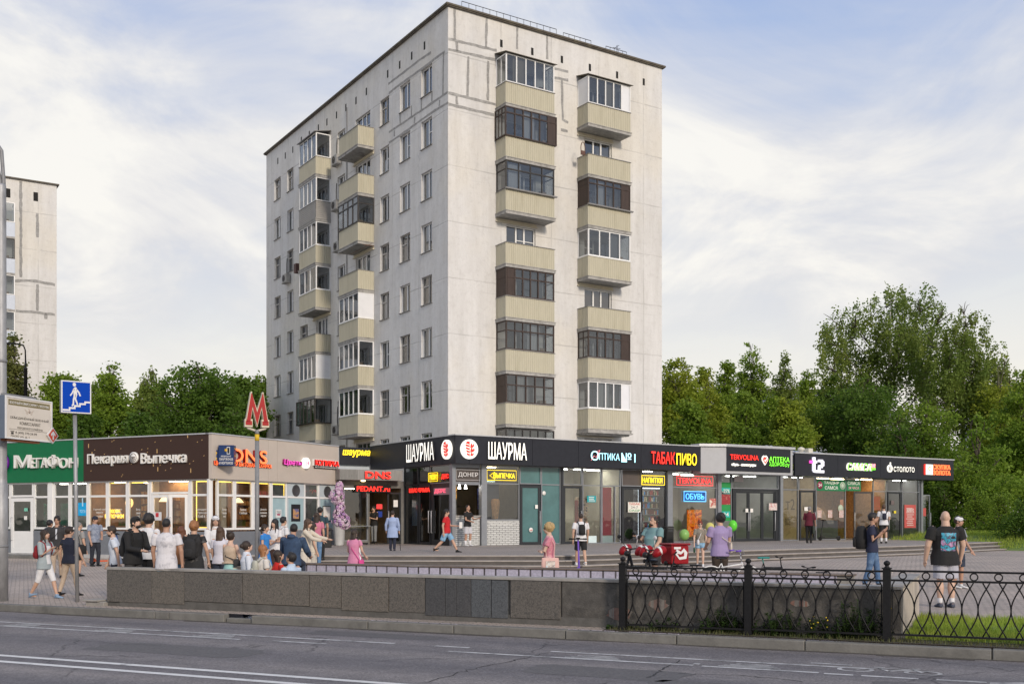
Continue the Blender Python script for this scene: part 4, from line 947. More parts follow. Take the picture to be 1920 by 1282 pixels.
def shelf_unit(par,F,a,c,y0,y1,z0,z1,rows,seed,mats,back=None,lit=None,hmin=.16,hmax=.3):
    q = random.Random(seed);b = MB();b.M = F.M;ms = [back or DKF] + mats;b.mi = 0;b.box(a,c,y1 - .02,y1,z0,z1)
    h = (z1 - z0) / rows
    for i in range(rows):
        zz = z0 + h * i;b.mi = 0;b.box(a,c,y0,y1 - .02,zz - .012,zz + .012);x = a + .04
        while x < c - .1:
            w_ = q.uniform(.06,.11);hh = h * q.uniform(.5,.85);b.mi = q.randrange(1,len(ms));b.box(x,x + w_ * .85,y0 + .03,y0 + .03 + w_,zz + .012,zz + .012 + hh);x += w_
    return b.build('shelf',ms,par)

# ---- the long dark pavilion: three adjoining buildings on one glazing line
FF = Face(-2.467,47.1,UA);FS = Face(-2.467,47.1,UA - 90)
GF = Face(-2.637,47.65,UA);GSd = Face(-2.637,47.65,UA - 90)
ZT,ZB = 5.50,4.27;ZTR = 3.44;ZG = TZ + .01
TE1,TE2 = FF.t(1313),FF.t(1487)
p1 = root('shop_pavilion',(GF.pt(6).x,GF.pt(6).y,TZ),'dark corner pavilion of takeaway, optician and tobacco shops in front of the tower','shop building')
p2 = root('shop_pavilion',(GF.pt(17).x,GF.pt(17).y,TZ),'grey boxed shop front of the shoe shop and pharmacy between two dark pavilions','shop building')
p3 = root('shop_pavilion',(GF.pt(26).x,GF.pt(26).y,TZ),'dark low pavilion with bakery, phone and gold shops at the end of the terrace','shop building')
# fascia
xs = [0,FF.t(880),FF.t(998.5),FF.t(1084.5),FF.t(1202),TE1]
for i in range(5): part('fascia_panel',ANTH,p1,FF,(xs[i] + .008,xs[i + 1] - .008,0,.12,ZB,ZT))
xl = [FS.t(694),FS.t(759),FS.t(830),0]
for i in range(3): part('fascia_panel',ANTH,p1,FS,(xl[i] + .008,xl[i + 1] - (.008 if i < 2 else .125),0,.12,ZB,ZT))
part('soffit',SOFF,p1,FF,(.12,TE1 - .1,.12,.8,ZB + .01,ZB + .06),(.12,.4,.8,9,ZB + .01,ZB + .06))
b = MB();b.M = FF.M;LX = -FS.t(694);b.box(-.02,TE1 + .0,-.03,.25,ZT,ZT + .05);b.box(-.02,.25,.25,LX,ZT,ZT + .05);b.box(.25,TE1,.25,5.8,ZT - .22,ZT - .1);b.build('roof',GALV,p1)
# corner column and piers
def pier(par,px0,px1,z1=ZB,F=GF,m=ALU,d0=-.1,d1=.16): part('column',m,par,F,(F.t(px0),F.t(px1),d0,d1,ZG - .02,z1 + .01))
pier(p1,846,852.5);pier(p1,901,911);pier(p1,1250,1259)
part('column',ALU,p1,GF,(GF.t(853),GF.t(900),.0,.1,ZB - .1,ZB + .01))
# interiors: floor, ceiling, back wall, partitions
def interior(par,F,a,c,dep,wm,lamps,floor=None,cm=None,z1=ZB,lm=None,z0=ZG):
    M = F.M;b = MB();b.M = M
    b.mi = 0;b.quad((a,dep,z0),(c,dep,z0),(c,dep,z1),(a,dep,z1));b.quad((a,.12,z0),(a,dep,z0),(a,dep,z1),(a,.12,z1));b.quad((c,dep,z0),(c,.12,z0),(c,.12,z1),(c,dep,z1))
    b.mi = 1;b.quad((a,.12,z0 + .012),(c,.12,z0 + .012),(c,dep,z0 + .012),(a,dep,z0 + .012));b.mi = 2;b.quad((a,dep,z1),(c,dep,z1),(c,.12,z1),(a,.12,z1))
    o = b.build('interior',[wm,floor or C('shop_floor',(.22,.2,.18),.3),cm or CEIL],par)
    b = MB();b.M = M
    for x0,x1,y0,y1 in lamps: b.box(x0,x1,y0,y1,z1 - .05,z1 - .02)
    if lamps: b.build('ceiling_lamp',lm or LAMPW,o)
    return o
T = GF.t
g0,gA,gB,gC,gD = .12,T(976),T(1053),T(1166),T(1252)
TAK = C('takeaway_wall',(.07,.06,.05),.8,.3)
interior(p1,GF,g0,gA,4,TAK,[(T(870),T(890),1.2,1.5),(T(930),T(960),1.4,1.6)],lm=LAMPY)
interior(p1,GF,gA + .02,gB - .02,1.5,C('blank_wall',(.2,.26,.26),.7),[])
interior(p1,GF,gB,T(1165),4,C('optic_wall',(.62,.57,.46),.7),[(T(1062),T(1085),.9,1.2),(T(1100),T(1125),.8,1.1),(T(1135),T(1158),1.2,1.5)])
interior(p1,GF,gC,gD,3,C('tobacco_wall',(.05,.05,.055),.7),[(T(1175),T(1195),.8,1.0),(T(1215),T(1245),.9,1.05)])
# takeaway hatch
a,c = T(853),T(900);tm = (a + c) / 2
bay(p1,GF,a,c,ZTR,ZB - .1,C('smoked_panel',(.10,.085,.08),.3),name='transom_window')
zc = GF.z(966,tm);o = part('counter',WBRICK,p1,GF,(a,c,.02,.42,ZG,zc - .04));part('counter_top',C('counter_stone',(.42,.4,.37),.3),o,GF,(a - .0,c + .0,-.06,.5,zc - .038,zc))
neon('neon_sign','ДОНЕР',p1,GF,855,899,880.5,899.5,emit('dim_neon',(.50,.47,.45),.42),.03,text=(.08,.92,.25,.75),lw=.008)
part('hatch_frame',ALU,p1,GF,(a,c,-.01,.1,ZTR - .08,ZTR - .01))
part('back_equipment',[C('oven_steel',(.3,.3,.3),.3,metal=.8)],p1,GF,(a + .1,a + .5,2.2,2.8,ZG,2.6),(c - .5,c - .1,2.4,3,ZG,2.9))
part('menu_board',img_mat('menu_print',[(.05,.03,.02),(.5,.25,.03),(.1,.05,.02),(.6,.35,.06)],5,.5),p1,GF,(a + .2,c - .12,1.9,1.95,2.75,3.35))
b = MB();b.M = GF.M
for i in range(3): b.lathe([(.02,.0),(.05,-.12),(.06,-.2)],10,(a + .25 + .32 * i,.6,ZTR - .05))
b.build('spot_lamp',LAMPW,p1)
# pastry window with the spit
a,c = T(911.5),T(974);zb = GF.z(975,(a + c) / 2)
bay(p1,GF,a,c,zb,ZB,GS_,zt=ZTR);part('brick_apron',WBRICK,p1,GF,(a,c,.0,.1,ZG - .02,zb - .003))
text_lines(p1,GF,a + .1,c - .3,zb - .22,zb - .04,C('chalk_white',(.6,.6,.58)),2,.004,3,'chalk_lettering')
neon('neon_sign','ВЫПЕЧКА',p1,GF,912.5,967,881.5,900,YEL_E,.03,text=(.22,.95,.22,.72))
b = MB();b.M = GF.M;x = T(916);zz = GF.z(891,x);b.tube([(x + .30,-.045,zz + .16),(x + .03,-.045,zz),(x + .30,-.045,zz - .16),(x + .36,-.045,zz - .02),(x + .30,-.045,zz + .16)],.013,5);b.build('neon_arrow',YEL_E,p1)
b = MB();b.M = GF.M;x = T(945);zz = GF.z(973,x)
b.lathe([(.0,.0),(.13,.02),(.15,.15),(.17,.4),(.21,.7),(.2,.85),(.16,.93),(0,.95)],14,(x,.75,zz));b.build('meat_spit',C('roast_meat',(.42,.22,.10),.6,.4,scale=9,bump=.5),p1)
part('spit_grill',C('grill_steel',(.10,.11,.16),.3,metal=.6),p1,GF,(x - .3,x + .35,1.0,1.3,zz,zz + 1.6),(x - .35,x + .4,.7,1.3,zz + 1.6,zz + 1.72));part('spit_counter',C('white_counter',(.5,.5,.5),.4),p1,GF,(a + .05,c - .05,.35,1.3,zb - .4,zz - .02))
part('wall_poster',img_mat('blue_menu',[(.02,.03,.12),(.04,.06,.25),(.2,.2,.3)],6),p1,GF,(x + .15,c - .1,2.6,2.63,2.3,3.3))
part('back_shelf',C('shelf_dark',(.03,.03,.03)),p1,GF,(a + .1,x - .2,2.6,2.9,2.4,2.44),(a + .1,x - .2,2.6,2.9,1.9,1.94));part('slanted_light',emit('tube_lamp',(.8,1,.9),1.6),p1,GF,(a + .5,c - .15,1.9,2.0,3.55,3.62))
# teal door and window
a,c = T(975),T(1014.5);bay(p1,GF,a,c,ZTR,ZB,GTEAL,name='transom_window',pane2=None);door(p1,GF,a + .02,c - .02,ZG,ZTR - .03,DKF,GTEAL,1,fw=.13,off=.02)
poster(p1,GF,1003,1008,946,953,WHT,name='opening_hours');
b = MB();b.M = GF.M;x = T(995.5);zz = GF.z(993,x);b.lathe([(.001,.0),(.11,0),(.11,.006),(.001,.006)],18,(x,-.0,zz),'Y');b.build('no_pets_sticker',WHT,p1);part('sticker_bar',REDP,p1,GF,(x - .07,x + .07,-.014,-.009,zz - .015,zz + .015))
a,c = T(1015),T(1051);bay(p1,GF,a,c,ZG,ZB,GTEAL,zt=ZTR);b = MB();b.M = GF.M;x = T(1018.5);zz = GF.z(924,x);b.lathe([(.001,.0),(.1,0),(.1,.006),(.001,.006)],18,(x + .06,.02,zz),'Y');b.build('round_sticker',WHT,p1)
part('column',DKF,p1,GF,(T(1051.2),T(1055.5),-.05,.12,ZG - .02,ZB))
# optician
a,c = T(1056),T(1092);bay(p1,GF,a,c,ZTR,ZB,GS_,name='transom_window');door(p1,GF,a + .02,c - .02,ZG,ZTR - .03,DKF,GS_,1,fw=.12,off=.02)
a,c = T(1092.5),T(1128);bay(p1,GF,a,c,ZG,ZB,GS_,zt=ZTR);poster(p1,GF,1103,1118,1004,1017,C('pale_blue_card',(.6,.72,.74)))
part('window_frame_art',emit('warm_strip',(1,.7,.4),1.2),p1,GF,(T(1100),T(1101.2),.4,.43,ZG + .3,GF.z(941,T(1101))))
o,x0,x1,q0,q1 = poster(p1,GF,1100.5,1117,929,941,C('teal_sign',(.02,.34,.38)),name='hanging_sign');text_lines(o.parent,GF,x0 + .06,x1 - .04,q0 + .03,q1 - .03,WHT,3,.026,5)
shelf_unit(p1,GF,T(1108),T(1127),1.0,1.3,ZG + .5,2.9,12,4,[C('specs_a',(.25,.16,.1)),C('specs_b',(.1,.08,.07)),C('specs_c',(.4,.3,.2))],C('shelf_wood',(.45,.33,.22)))
part('red_screen',C('red_screen',(.22,.03,.03)),p1,GF,(T(1101.5),T(1107.5),1.0,1.05,ZG + .3,2.75))
shelf_unit(p1,GF,T(1063),T(1076),3.2,3.5,1.7,2.95,8,6,[emit('glowing_frames',(.5,.6,.3),.5),C('specs_d',(.1,.1,.08)),emit('glowing_frames2',(.8,.8,.6),.7)],C('lit_back',(.5,.5,.42)))  # some spectacle frames are given a glow of their own to look lit
a,c = T(1128.5),T(1164);bay(p1,GF,a,c,ZG,ZB,GS_,zt=ZTR);part('mullion',ALU,p1,GF,(T(1152.5),T(1153.8),-.01,.1,ZG,ZTR))
o,x0,x1,q0,q1 = poster(p1,GF,1133,1150,913,1003,C('red_banner',(.40,.012,.025),.4,.15),off=.16,name='red_banner');poster(p1,GF,1131.5,1152,1004,1018,C('pale_blue_card',(.6,.72,.74)),off=.14)
# tobacco
pm = C('smoked_panel',(.10,.085,.08),.3)
a,c = T(1166),T(1203);bay(p1,GF,a,c,ZTR,ZB,pm,name='transom_window');door(p1,GF,a + .03,c - .02,ZG,ZTR - .03,DKF,GDARK,1,fw=.12,off=.02)
a,c = T(1203.5),T(1249);bay(p1,GF,a,c,ZG,ZB,GS_,fm=DKF,zt=ZTR)
neon('neon_sign','НАПИТКИ',p1,GF,1202.5,1245,891.5,908.5,YEL_E,.03,text=(.03,.9,.2,.8),lw=.016)
BTL = [C('bottle_%d' % i,c_,.25,.1) for i,c_ in enumerate(((.15,.02,.02),(.55,.45,.3),(.05,.12,.04),(.03,.25,.6),(.5,.5,.52),(.12,.06,.03),(.4,.05,.05)))]
shelf_unit(p1,GF,T(1209),T(1248),.5,.9,ZG + .1,3.35,8,9,BTL,C('fridge_back',(.30,.30,.32),.5));part('fridge_lamp',emit('fridge_light',(.9,.95,1),2.2),p1,GF,(T(1208.5),T(1209.3),.45,.5,ZG + .2,3.3),(T(1209),T(1247),.4,.45,3.36,3.4))
o,x0,x1,q0,q1 = poster(p1,GF,1177,1201,941,960,C('cream_board',(.75,.73,.66)),name='price_board');W = x1 - x0
for i,(tx,m_) in enumerate((('ТАБАК',C('red_print',(.5,.04,.03))),('24-7',C('grey_print',(.2,.2,.2))),('СИДР',C('green_print',(.05,.3,.12))))): H = (q1 - q0) / 3;letters('board_lettering',tx,p1,GF.M,x0 + .06 * (1 + (i == 1) * 2),x1 - .06 * (1 + (i == 1) * 2),q1 - H * (i + .85),q1 - H * (i + .15),.023,m_,.01,.004)
# fascia lettering
sign('sign_letters','ШАУРМА',p1,FF,913.5,986,829.5,861.5,[WHT_E,DARKSIDE],bold=.012,depth=.09,cond=.98)
sign('sign_letters','ШАУРМА',p1,FS,765,816.8,830.5,864.5,[WHT_E,DARKSIDE],bold=.012,depth=.09,cond=.98)
def logo(F,px,py,r):
    t = F.t(px);z = F.z(py,t);b = MB();b.M = F.M;b.lathe([(.001,0),(r,0),(r,.1),(.001,.1)],36,(t,0,z),'Y');o = b.build('round_emblem',[WHT_E],p1)
    b = MB();b.M = F.M @ Matrix.Translation((t,-.1,z)) @ Matrix.Scale(r / .42,4)
    for i in range(4):      # carved meat in bands, flames beside it
        za,zb_ = .22 - .125 * i,.125 - .125 * i;w0,w1 = .22 - .022 * i,.20 - .022 * i
        b.prism([(-w1,zb_),(-.02,zb_ - .035),(-.02,za - .05),(-w0,za)],-.012,0)
    b.prism([(-.006,-.34),(.012,-.34),(.012,.34),(-.006,.34)],-.012,0)
    for dx,dz,s_ in ((.03,.13,1.0),(.03,-.06,1.1),(.04,-.24,.8)):
        b.prism([(dx,dz - .07 * s_),(dx + .12 * s_,dz - .05 * s_),(dx + .2 * s_,dz + .02 * s_),(dx + .17 * s_,dz + .13 * s_),(dx + .13 * s_,dz + .06 * s_),(dx + .09 * s_,dz + .04 * s_),(dx + .1 * s_,dz + .15 * s_),(dx + .02 * s_,dz + .09 * s_)],-.012,0)
    b.prism([(-.2,.25),(-.02,.20),(-.02,.33),(-.1,.34),(-.17,.30)],-.012,0)
    b.build('emblem_picture',emit('emblem_red',(.75,.03,.02),.35),o)
logo(FF,878.5,842,.43);logo(FS,839.5,842.5,.43)
sign('sign_letters','О',p1,FF,1106,1121,845,863,[CYAN_E,DARKSIDE],bold=.006,depth=.08);sign('sign_letters','ПТИКА',p1,FF,1121.5,1160,849.5,862.5,[CYAN_E,DARKSIDE],bold=.006,depth=.08);sign('sign_letters','№1',p1,FF,1163,1189.5,849,866.5,[CYAN_E,DARKSIDE],bold=.006,depth=.08)
b = MB();b.M = FF.M;x,zz = FF.t(1113),FF.z(855,FF.t(1113));b.tube([(x - .22,-.1,zz - .2),(x - .05,-.1,zz + .02),(x + .08,-.1,zz - .06),(x + .3,-.1,zz + .3),(x + .1,-.1,zz + .22)],.014,5);b.build('sign_arrow',emit('pink_line',(.9,.3,.35),.6),p1)
sign('sign_letters','ТАБАК',p1,FF,1219,1263.5,847,869.5,[RED_E,REDSIDE],bold=.014,depth=.1);sign('sign_letters','ПИВО',p1,FF,1266,1304,850,872,[YEL_E,DARKSIDE],bold=.014,depth=.1)
# the side towards the recess
S = GSd.t;s1 = S(757)
bay(p1,GSd,S(757),S(783),ZG,ZB,GDARK,fm=DKF,zt=ZTR);bay(p1,GSd,S(783.3),S(806),ZTR,ZB,GDARK,fm=DKF,name='transom_window');door(p1,GSd,S(784),S(806),ZG,ZTR - .02,DKF,GDARK,1,fw=.1,off=.02)
bay(p1,GSd,S(806.3),S(845.5),ZTR,ZB,GDARK,fm=ALU,name='transom_window');door(p1,GSd,S(808),S(845),ZG,ZTR - .02,DKF,GDARK,-1,fw=.22,low=.25,off=.02)
interior(p1,GSd,s1,S(800),1.6,C('menu_wall',(.10,.11,.12),.7),[(S(765),S(780),.5,.6)])
poster(p1,GSd,769.5,780,940,985,img_mat('menu_blue',[(.25,.4,.6),(.5,.6,.65),(.1,.2,.4)],9),off=.09)
neon('neon_sign','НОН',p1,GSd,804.5,821.5,886,902,YEL_E,.02,text=(.15,.85,.15,.85));part('neon_plate',YEL_E,p1,GSd,(S(806),S(821),-.015,-.01,GSd.z(890,S(812)) - .03,GSd.z(890,S(812))))
sign('neon_sign','ДНС',p1,GSd,829,842,888,898,RED_E,.02,.02,.02);sign('neon_sign','ШАУРМА',p1,GSd,766.5,805.5,914.5,922.5,RED_E,-.03,.02,.03)
poster(p1,GSd,813.5,847,914,927,C('pinkish_board',(.40,.25,.27)),off=-.0,name='led_board');sign('board_lettering','ДЕРЕ',p1,GSd,815,836,916,925,emit('pink_neon',(1,.12,.2),.7),.015,.01,.02)
# the recess with the electronics shop door: wall, canopy, door
G1 = GSd.pt(s1);RW = Face(G1.x,G1.y,UA);r0 = RW.t(634)
ZC0,ZC1 = RW.z(900,RW.t(700),-.6),RW.z(880.5,RW.t(700),-.6)
b = MB();b.M = RW.M;b.box(r0 - .1,RW.t(645),0,.2,ZG - .02,ZC0);b.box(RW.t(690),RW.t(692.5),-.02,.15,ZG - .02,ZC0);b.box(RW.t(752),.1,0,.2,ZG - .02,ZC0);b.box(RW.t(645),RW.t(690),0,.2,ZG - .02,ZG + .15);b.box(RW.t(645),RW.t(752),.02,.2,3.3,ZC0);b.build('recess_wall',C('recess_wall',(.17,.165,.155),.8,.2),p1)
bay(p1,RW,RW.t(645),RW.t(690),ZG + .15,3.3,GS_,fm=ALU,off=.02);part('sill_shelf',ALU,p1,RW,(RW.t(645),RW.t(690),-.3,.02,RW.z(985,RW.t(668)) - .03,RW.z(985,RW.t(668))))
b = MB();b.M = RW.M;b.box(RW.t(637,-.6),RW.t(755,-.6),-.6,3.9,ZC0,ZC1);cp = b.build('canopy',C('canopy_cladding',(.27,.265,.255),.6,.15,stretch=(8,1,1)),p1)
b = MB();b.M = RW.M
for i in range(14): x = RW.t(638 + i * 2.4,-.6);b.box(x,x + .03,-.615,-.6,ZC0 + .02,ZC1 - .03)
b.build('canopy_ribs',C('canopy_rib',(.2,.2,.19)),cp)
o = letters('sign_letters','DNS',p1,RW.M,RW.t(683.5,-.62),RW.t(732,-.62),RW.z(897.5,RW.t(708),-.62),RW.z(884,RW.t(708),-.62),.62,[RED_E,REDSIDE],.022,.08)
o = letters('led_letters','PEDANT.ru',p1,RW.M,RW.t(667),RW.t(728.5),RW.z(921,RW.t(700)),RW.z(911.5,RW.t(700)),.12,[RED_E],.004,.03);part('led_board',BLK,p1,RW,(RW.t(664),RW.t(731),-.12,-.02,RW.z(923,RW.t(700)),RW.z(909.5,RW.t(700))))
interior(p1,RW,RW.t(640),RW.t(752),3.2,C('dim_shop_wall',(.16,.12,.08),.8,.3),[(RW.t(660),RW.t(680),.8,1.0)],z1=3.3,lm=LAMPY)
door(p1,RW,RW.t(727),RW.t(752),ZG,3.1,DKF,GDARK,-1,fw=.07,off=.03,ang=0);poster(p1,RW,737.5,745.5,937,950,WHT)
poster(p1,RW,716,727,944.5,953.5,emit('red_lit_sign',(.8,.05,.05),.4),off=.6);poster(p1,RW,717,727,958,969,C('blue_plate',(.02,.05,.3)),off=.6)
part('canopy_lamp',emit('warm_lamp',(1,.75,.35),6),cp,RW,(RW.t(672),RW.t(677),-.45,-.3,ZC0 - .06,ZC0 - .002))
part('flower_stall',[C('stall_mix',(.25,.2,.14),.8,.5,scale=14,col2=(.3,.32,.12))],p1,RW,(RW.t(648),RW.t(688),.3,.8,1.25,1.6))
# upper recess wall with the yellow sign
U1 = FS.pt(FS.t(694));UW = Face(U1.x,U1.y,UA);part('upper_wall',C('pale_blue_wall',(.5,.55,.6),.7,.1),p1,UW,(UW.t(630),0,.12,.3,ZC1 - 1,ZT - .12))
part('box_sign',ANTH,p1,UW,(UW.t(637.5),-.01,-.05,.119,UW.z(871,UW.t(665)),UW.z(838.5,UW.t(665))));sign('sign_letters','шаурма',p1,UW,641.5,693,843.5,857,YEL_E,.051,.03,.012,shear=.2)

# ---- pharmacy box
SC = FF.off(-.55);a,c = SC.t(1361),SC.t(1486);e = FF.t(1314)
zg0,zg1,zt2 = 4.16,4.29,5.52
P = FF.M
b = MB();b.M = P;b.slab([(e,.6),(e,.0),(a,-.55),(c,-.55),(c,.6)],zg0,zt2);bx = b.build('sign_box',GREYB,p2)
b = MB();b.M = P;b.slab([(e - .15,.6),(e - .15,-.06),(a - .05,-.65),(c + .12,-.65),(c + .12,.6)],zt2 + .004,zt2 + .13);b.build('coping',GALV,bx)
part('sign_board',ANTH,p2,SC,(a + .03,SC.t(1481.5),-.03,-.003,zg1,zt2 - .03))
b = MB();b.M = P;b.box(e,c,.6,6.2,zt2 - .3,zt2 - .15);b.build('roof',GALV,p2)
sign('sign_letters','TERVOLINA',p2,SC,1367,1420,852.5,862,[RED_E,REDSIDE],.03,.06,.008);sign('sign_letters','обувь - аксессуары',p2,SC,1370.5,1416,868,875,WHT_E,.03,.03,.0)
t = SC.t(1432.5);z = SC.z(862.5,t);b = MB();b.M = SC.M @ Matrix.Translation((t,-.03,z))
hp = [(.0,-.26)] + [(.22 * math.cos(R(x_)) * 1.0 + (.0),.06 + .2 * math.sin(R(x_))) for x_ in (-20,10,40,70)] + [(0,.17)] + [(.22 * math.cos(R(x_)),.06 + .2 * math.sin(R(x_))) for x_ in (110,140,170,200)]
b.prism([(x_ * 1.0,z_) for x_,z_ in hp],-.05,0);h = b.build('heart_emblem',WHT_E,p2);b = MB();b.M = SC.M @ Matrix.Translation((t,-.08,z)) @ Matrix.Scale(.74,4);b.prism(hp,-.03,0);b.build('heart_inner',RED_E,h)
b = MB();b.M = SC.M @ Matrix.Translation((t,-.11,z));b.prism([(-.09,.0),(-.03,-.1),(.14,.12),(.10,.14),(-.03,-.03),(-.06,.03)],-.01,0);b.build('tick',WHT_E,h)
sign('sign_letters','АПТЕКА',p2,SC,1440,1478,856.5,866,[GRN_E,DARKSIDE],.03,.06,.008);sign('sign_letters','ЗДОРОВ.ру',p2,SC,1440,1478,866.5,875.5,[GRN_E,DARKSIDE],.03,.06,.004)
interior(p2,GF,T(1260),T(1348),3.2,C('shoe_wall',(.50,.47,.40),.8),[(T(1275),T(1290),.7,.9),(T(1310),T(1330),1.2,1.4)],z1=ZB - .1);interior(p2,GF,T(1350),T(1462),3.5,C('pharm_wall',(.55,.56,.54),.8),[(T(1390),T(1410),1,1.2),(T(1420),T(1440),.9,1.1)],z1=ZB - .1)
bay(p2,GF,T(1259.5),T(1344),ZG,ZB,GS_,zt=ZTR);pier(p2,1344.3,1350.5);bay(p2,GF,T(1351),T(1372),ZG,ZB,GS_,zt=ZTR);bay(p2,GF,T(1372.5),T(1460),ZTR,ZB,GDARK,name='transom_window')
part('door_frame',DKF,p2,GF,(T(1374),T(1378.5),.0,.12,ZG,ZTR),(T(1454),T(1460),.0,.12,ZG,ZTR),(T(1378.5),T(1454),.0,.12,ZTR - .14,ZTR));pier(p2,1461,1466)
for q0,q1,h in ((1379,1404,1),(1404.3,1430,-1),(1430.3,1453.8,1)): door(p2,GF,T(q0),T(q1),ZG,ZTR - .15,DKF,GS_,h,fw=.085,off=.03)
neon('neon_sign','TERVOLINA',p2,GF,1268,1335.5,892.5,909.5,emit('red_neon',(1,.05,.05),.9),.03,text=(.04,.96,.18,.8),lw=.016)
neon('neon_sign','ОБУВЬ',p2,GF,1281.5,1322.5,921,939.5,emit('blue_neon',(.12,.5,1),1.0),.03,text=(.08,.92,.2,.8),lw=.02)
poster(p2,GF,1282.5,1321.5,922,938.5,C('deep_blue_plate',(.02,.09,.3)),off=-.005)
poster(p2,GF,1291.5,1319,955,1006,img_mat('autumn_screen',[(.02,.01,.0),(.55,.06,.0),(.9,.28,.01),(.2,.03,0),(.9,.42,.03)],4.5,.35),off=.14,name='led_screen')
poster(p2,GF,1331,1343,934,952,img_mat('shoe_poster',[(.7,.68,.62),(.45,.05,.04),(.75,.7,.6),(.4,.1,.08)],3),off=.03)
o,x0,x1,q0,q1 = poster(p2,GF,1351.5,1369.5,904,976,C('green_board',(.03,.28,.08)),off=-.0,name='pharmacy_board')
part('board_panel',C('aqua_panel',(.03,.42,.38)),p2,GF,(x0 + .04,x1 - .04,-.024,-.012,q1 - .62,q1 - .28),(x0 + .04,x1 - .04,-.024,-.012,q0 + .18,q0 + .5));part('board_panel',img_mat('pill_print',[(.4,.05,.06),(.28,.02,.03),(.5,.2,.15)],7),p2,GF,(x0 + .02,x1 - .02,-.024,-.012,q0 + .85,q0 + 1.55))
letters('board_lettering','-25%',p2,GF.M,x0 + .08,x1 - .08,q1 - .55,q1 - .35,.024,WHT,.01,.004);letters('board_lettering','24',p2,GF.M,x0 + .14,x1 - .14,q0 + .24,q0 + .44,.024,WHT,.01,.004)
poster(p2,GF,1441,1456,943,956,img_mat('mug_poster',[(.5,.03,.04),(.7,.65,.62),(.45,.02,.03)],4),off=-.03);poster(p2,GF,1397,1402,953,960,WHT,off=-.03);poster(p2,GF,1406,1411,953,960,WHT,off=-.03);poster(p2,GF,1376,1393,892,903,C('dim_sign',(.5,.45,.45)),off=-.02,name='small_sign')
b = MB();b.M = P;x = FF.t(1325,3);x1_ = FF.t(1392,3)
for i in range(9): b.box(x + (x1_ - x) * i / 9,x + (x1_ - x) * (i + .94) / 9,3,3.3,zt2 - .1,zt2 + .42 - .04 * (i % 3))
b.build('brick_roof_parapet',C('rusty_brick',(.30,.10,.05),.9,.35,scale=6),p2)
b = MB();b.M = P;x = FF.t(1440,2);b.tube([(x,2,zt2 - .15),(x,2,zt2 + .4)],.03,6);b.tube([(x - .15,2,zt2 + .38),(x + .15,2,zt2 + .36)],.02,6);b.ell((x - .17,1.95,zt2 + .34),(.09,.12,.07));b.ell((x + .17,1.95,zt2 + .34),(.09,.12,.07));b.build('roof_floodlight',GALV,p2)

# ---- last pavilion
TE3 = FF.t(1788);ZT3,ZB3 = 5.40,4.18
xs = [TE2 + .15,FF.t(1571),FF.t(1651),FF.t(1721),TE3]
for i in range(4): part('fascia_panel',ANTH,p3,FF,(xs[i] + .007,xs[i + 1] - .007,0,.12,ZB3,ZT3))
part('fascia_end',ANTH,p3,FF,(TE3 - .13,TE3 - .01,.12,5,ZB3,ZT3));part('soffit',SOFF,p3,FF,(xs[0],TE3 - .13,.12,.62,ZB3 + .02,ZB3 + .07),(T(1730),TE3 - .13,.62,5,ZB3 + .02,ZB3 + .07))
b = MB();b.M = P;b.box(xs[0],TE3 + .05,-.04,.3,ZT3,ZT3 + .07);b.box(xs[0],TE3 - .2,.3,5,ZT3 - .2,ZT3 - .08);xm = FF.t(1640)
b.add([(xs[0],1.0,ZT3 - .05),(xm,1.0,ZT3 - .05),(xm,4,ZT3 - .05),(xs[0],4,ZT3 - .05),(xs[0],1.9,ZT3 + .3),(xm - 2.8,1.9,ZT3 + .3),(xm - 2.8,3,ZT3 + .3),(xs[0],3,ZT3 + .3)],[(0,3,2,1),(4,5,6,7),(0,1,5,4),(1,2,6,5),(2,3,7,6),(3,0,4,7)]);b.build('roof',GALV,p3)
b = MB();b.M = P;x = FF.t(1502,1.4);b.lathe([(.14,0),(.14,.38),(.2,.4),(.2,.5),(.05,.58)],12,(x,1.4,ZT3 - .1));b.box(x + .5,x + .85,1.3,1.6,ZT3 - .1,ZT3 + .42);b.build('roof_vent',C('vent_pale',(.6,.58,.5)),p3)
# t2 mark, pink bar and white strokes
t0,t1 = FF.t(1517),FF.t(1543.5);tm = (t0 + t1) / 2;z1,z0 = FF.z(857,tm),FF.z(886,tm);W,H = t1 - t0,z1 - z0
def S2(*rs):
    b = MB();b.M = FF.M
    for u0,u1,v0,v1 in rs: b.box(t0 + W * u0,t0 + W * u1,-.08,-.004,z0 + H * v0,z0 + H * v1)
    return b
S2((.2,.38,.1,1),(.38,.56,.0,.17),(.26,.38,.02,.1),(.38,.5,.62,.78),(.60,.92,.70,.86),(.82,1,.44,.76),(.62,.9,.32,.5),(.60,.74,.17,.38),(.6,1,.0,.17)).build('sign_mark',emit('pale_lilac_letters',(.85,.84,.95),.5),p3);S2((0,.19,.60,.78)).build('sign_mark',MAG_E,p3)
sign('sign_letters','САМСА',p3,FF,1586.5,1632,868,882,[GRN_E,WHT_E],.004,.12,.014,shear=.15);sign('sign_letters','24!',p3,FF,1632.5,1640,869,876.5,emit('pink_digits',(1,.35,.4),.7),.004,.05,.03);sign('sign_letters','часа',p3,FF,1632.5,1640,877,880.5,GRN_E,.004,.05,.02)
sign('sign_letters','СТОЛОТО',p3,FF,1674,1713,875,884.5,[WHT_E,DARKSIDE],.004,.06,.01)
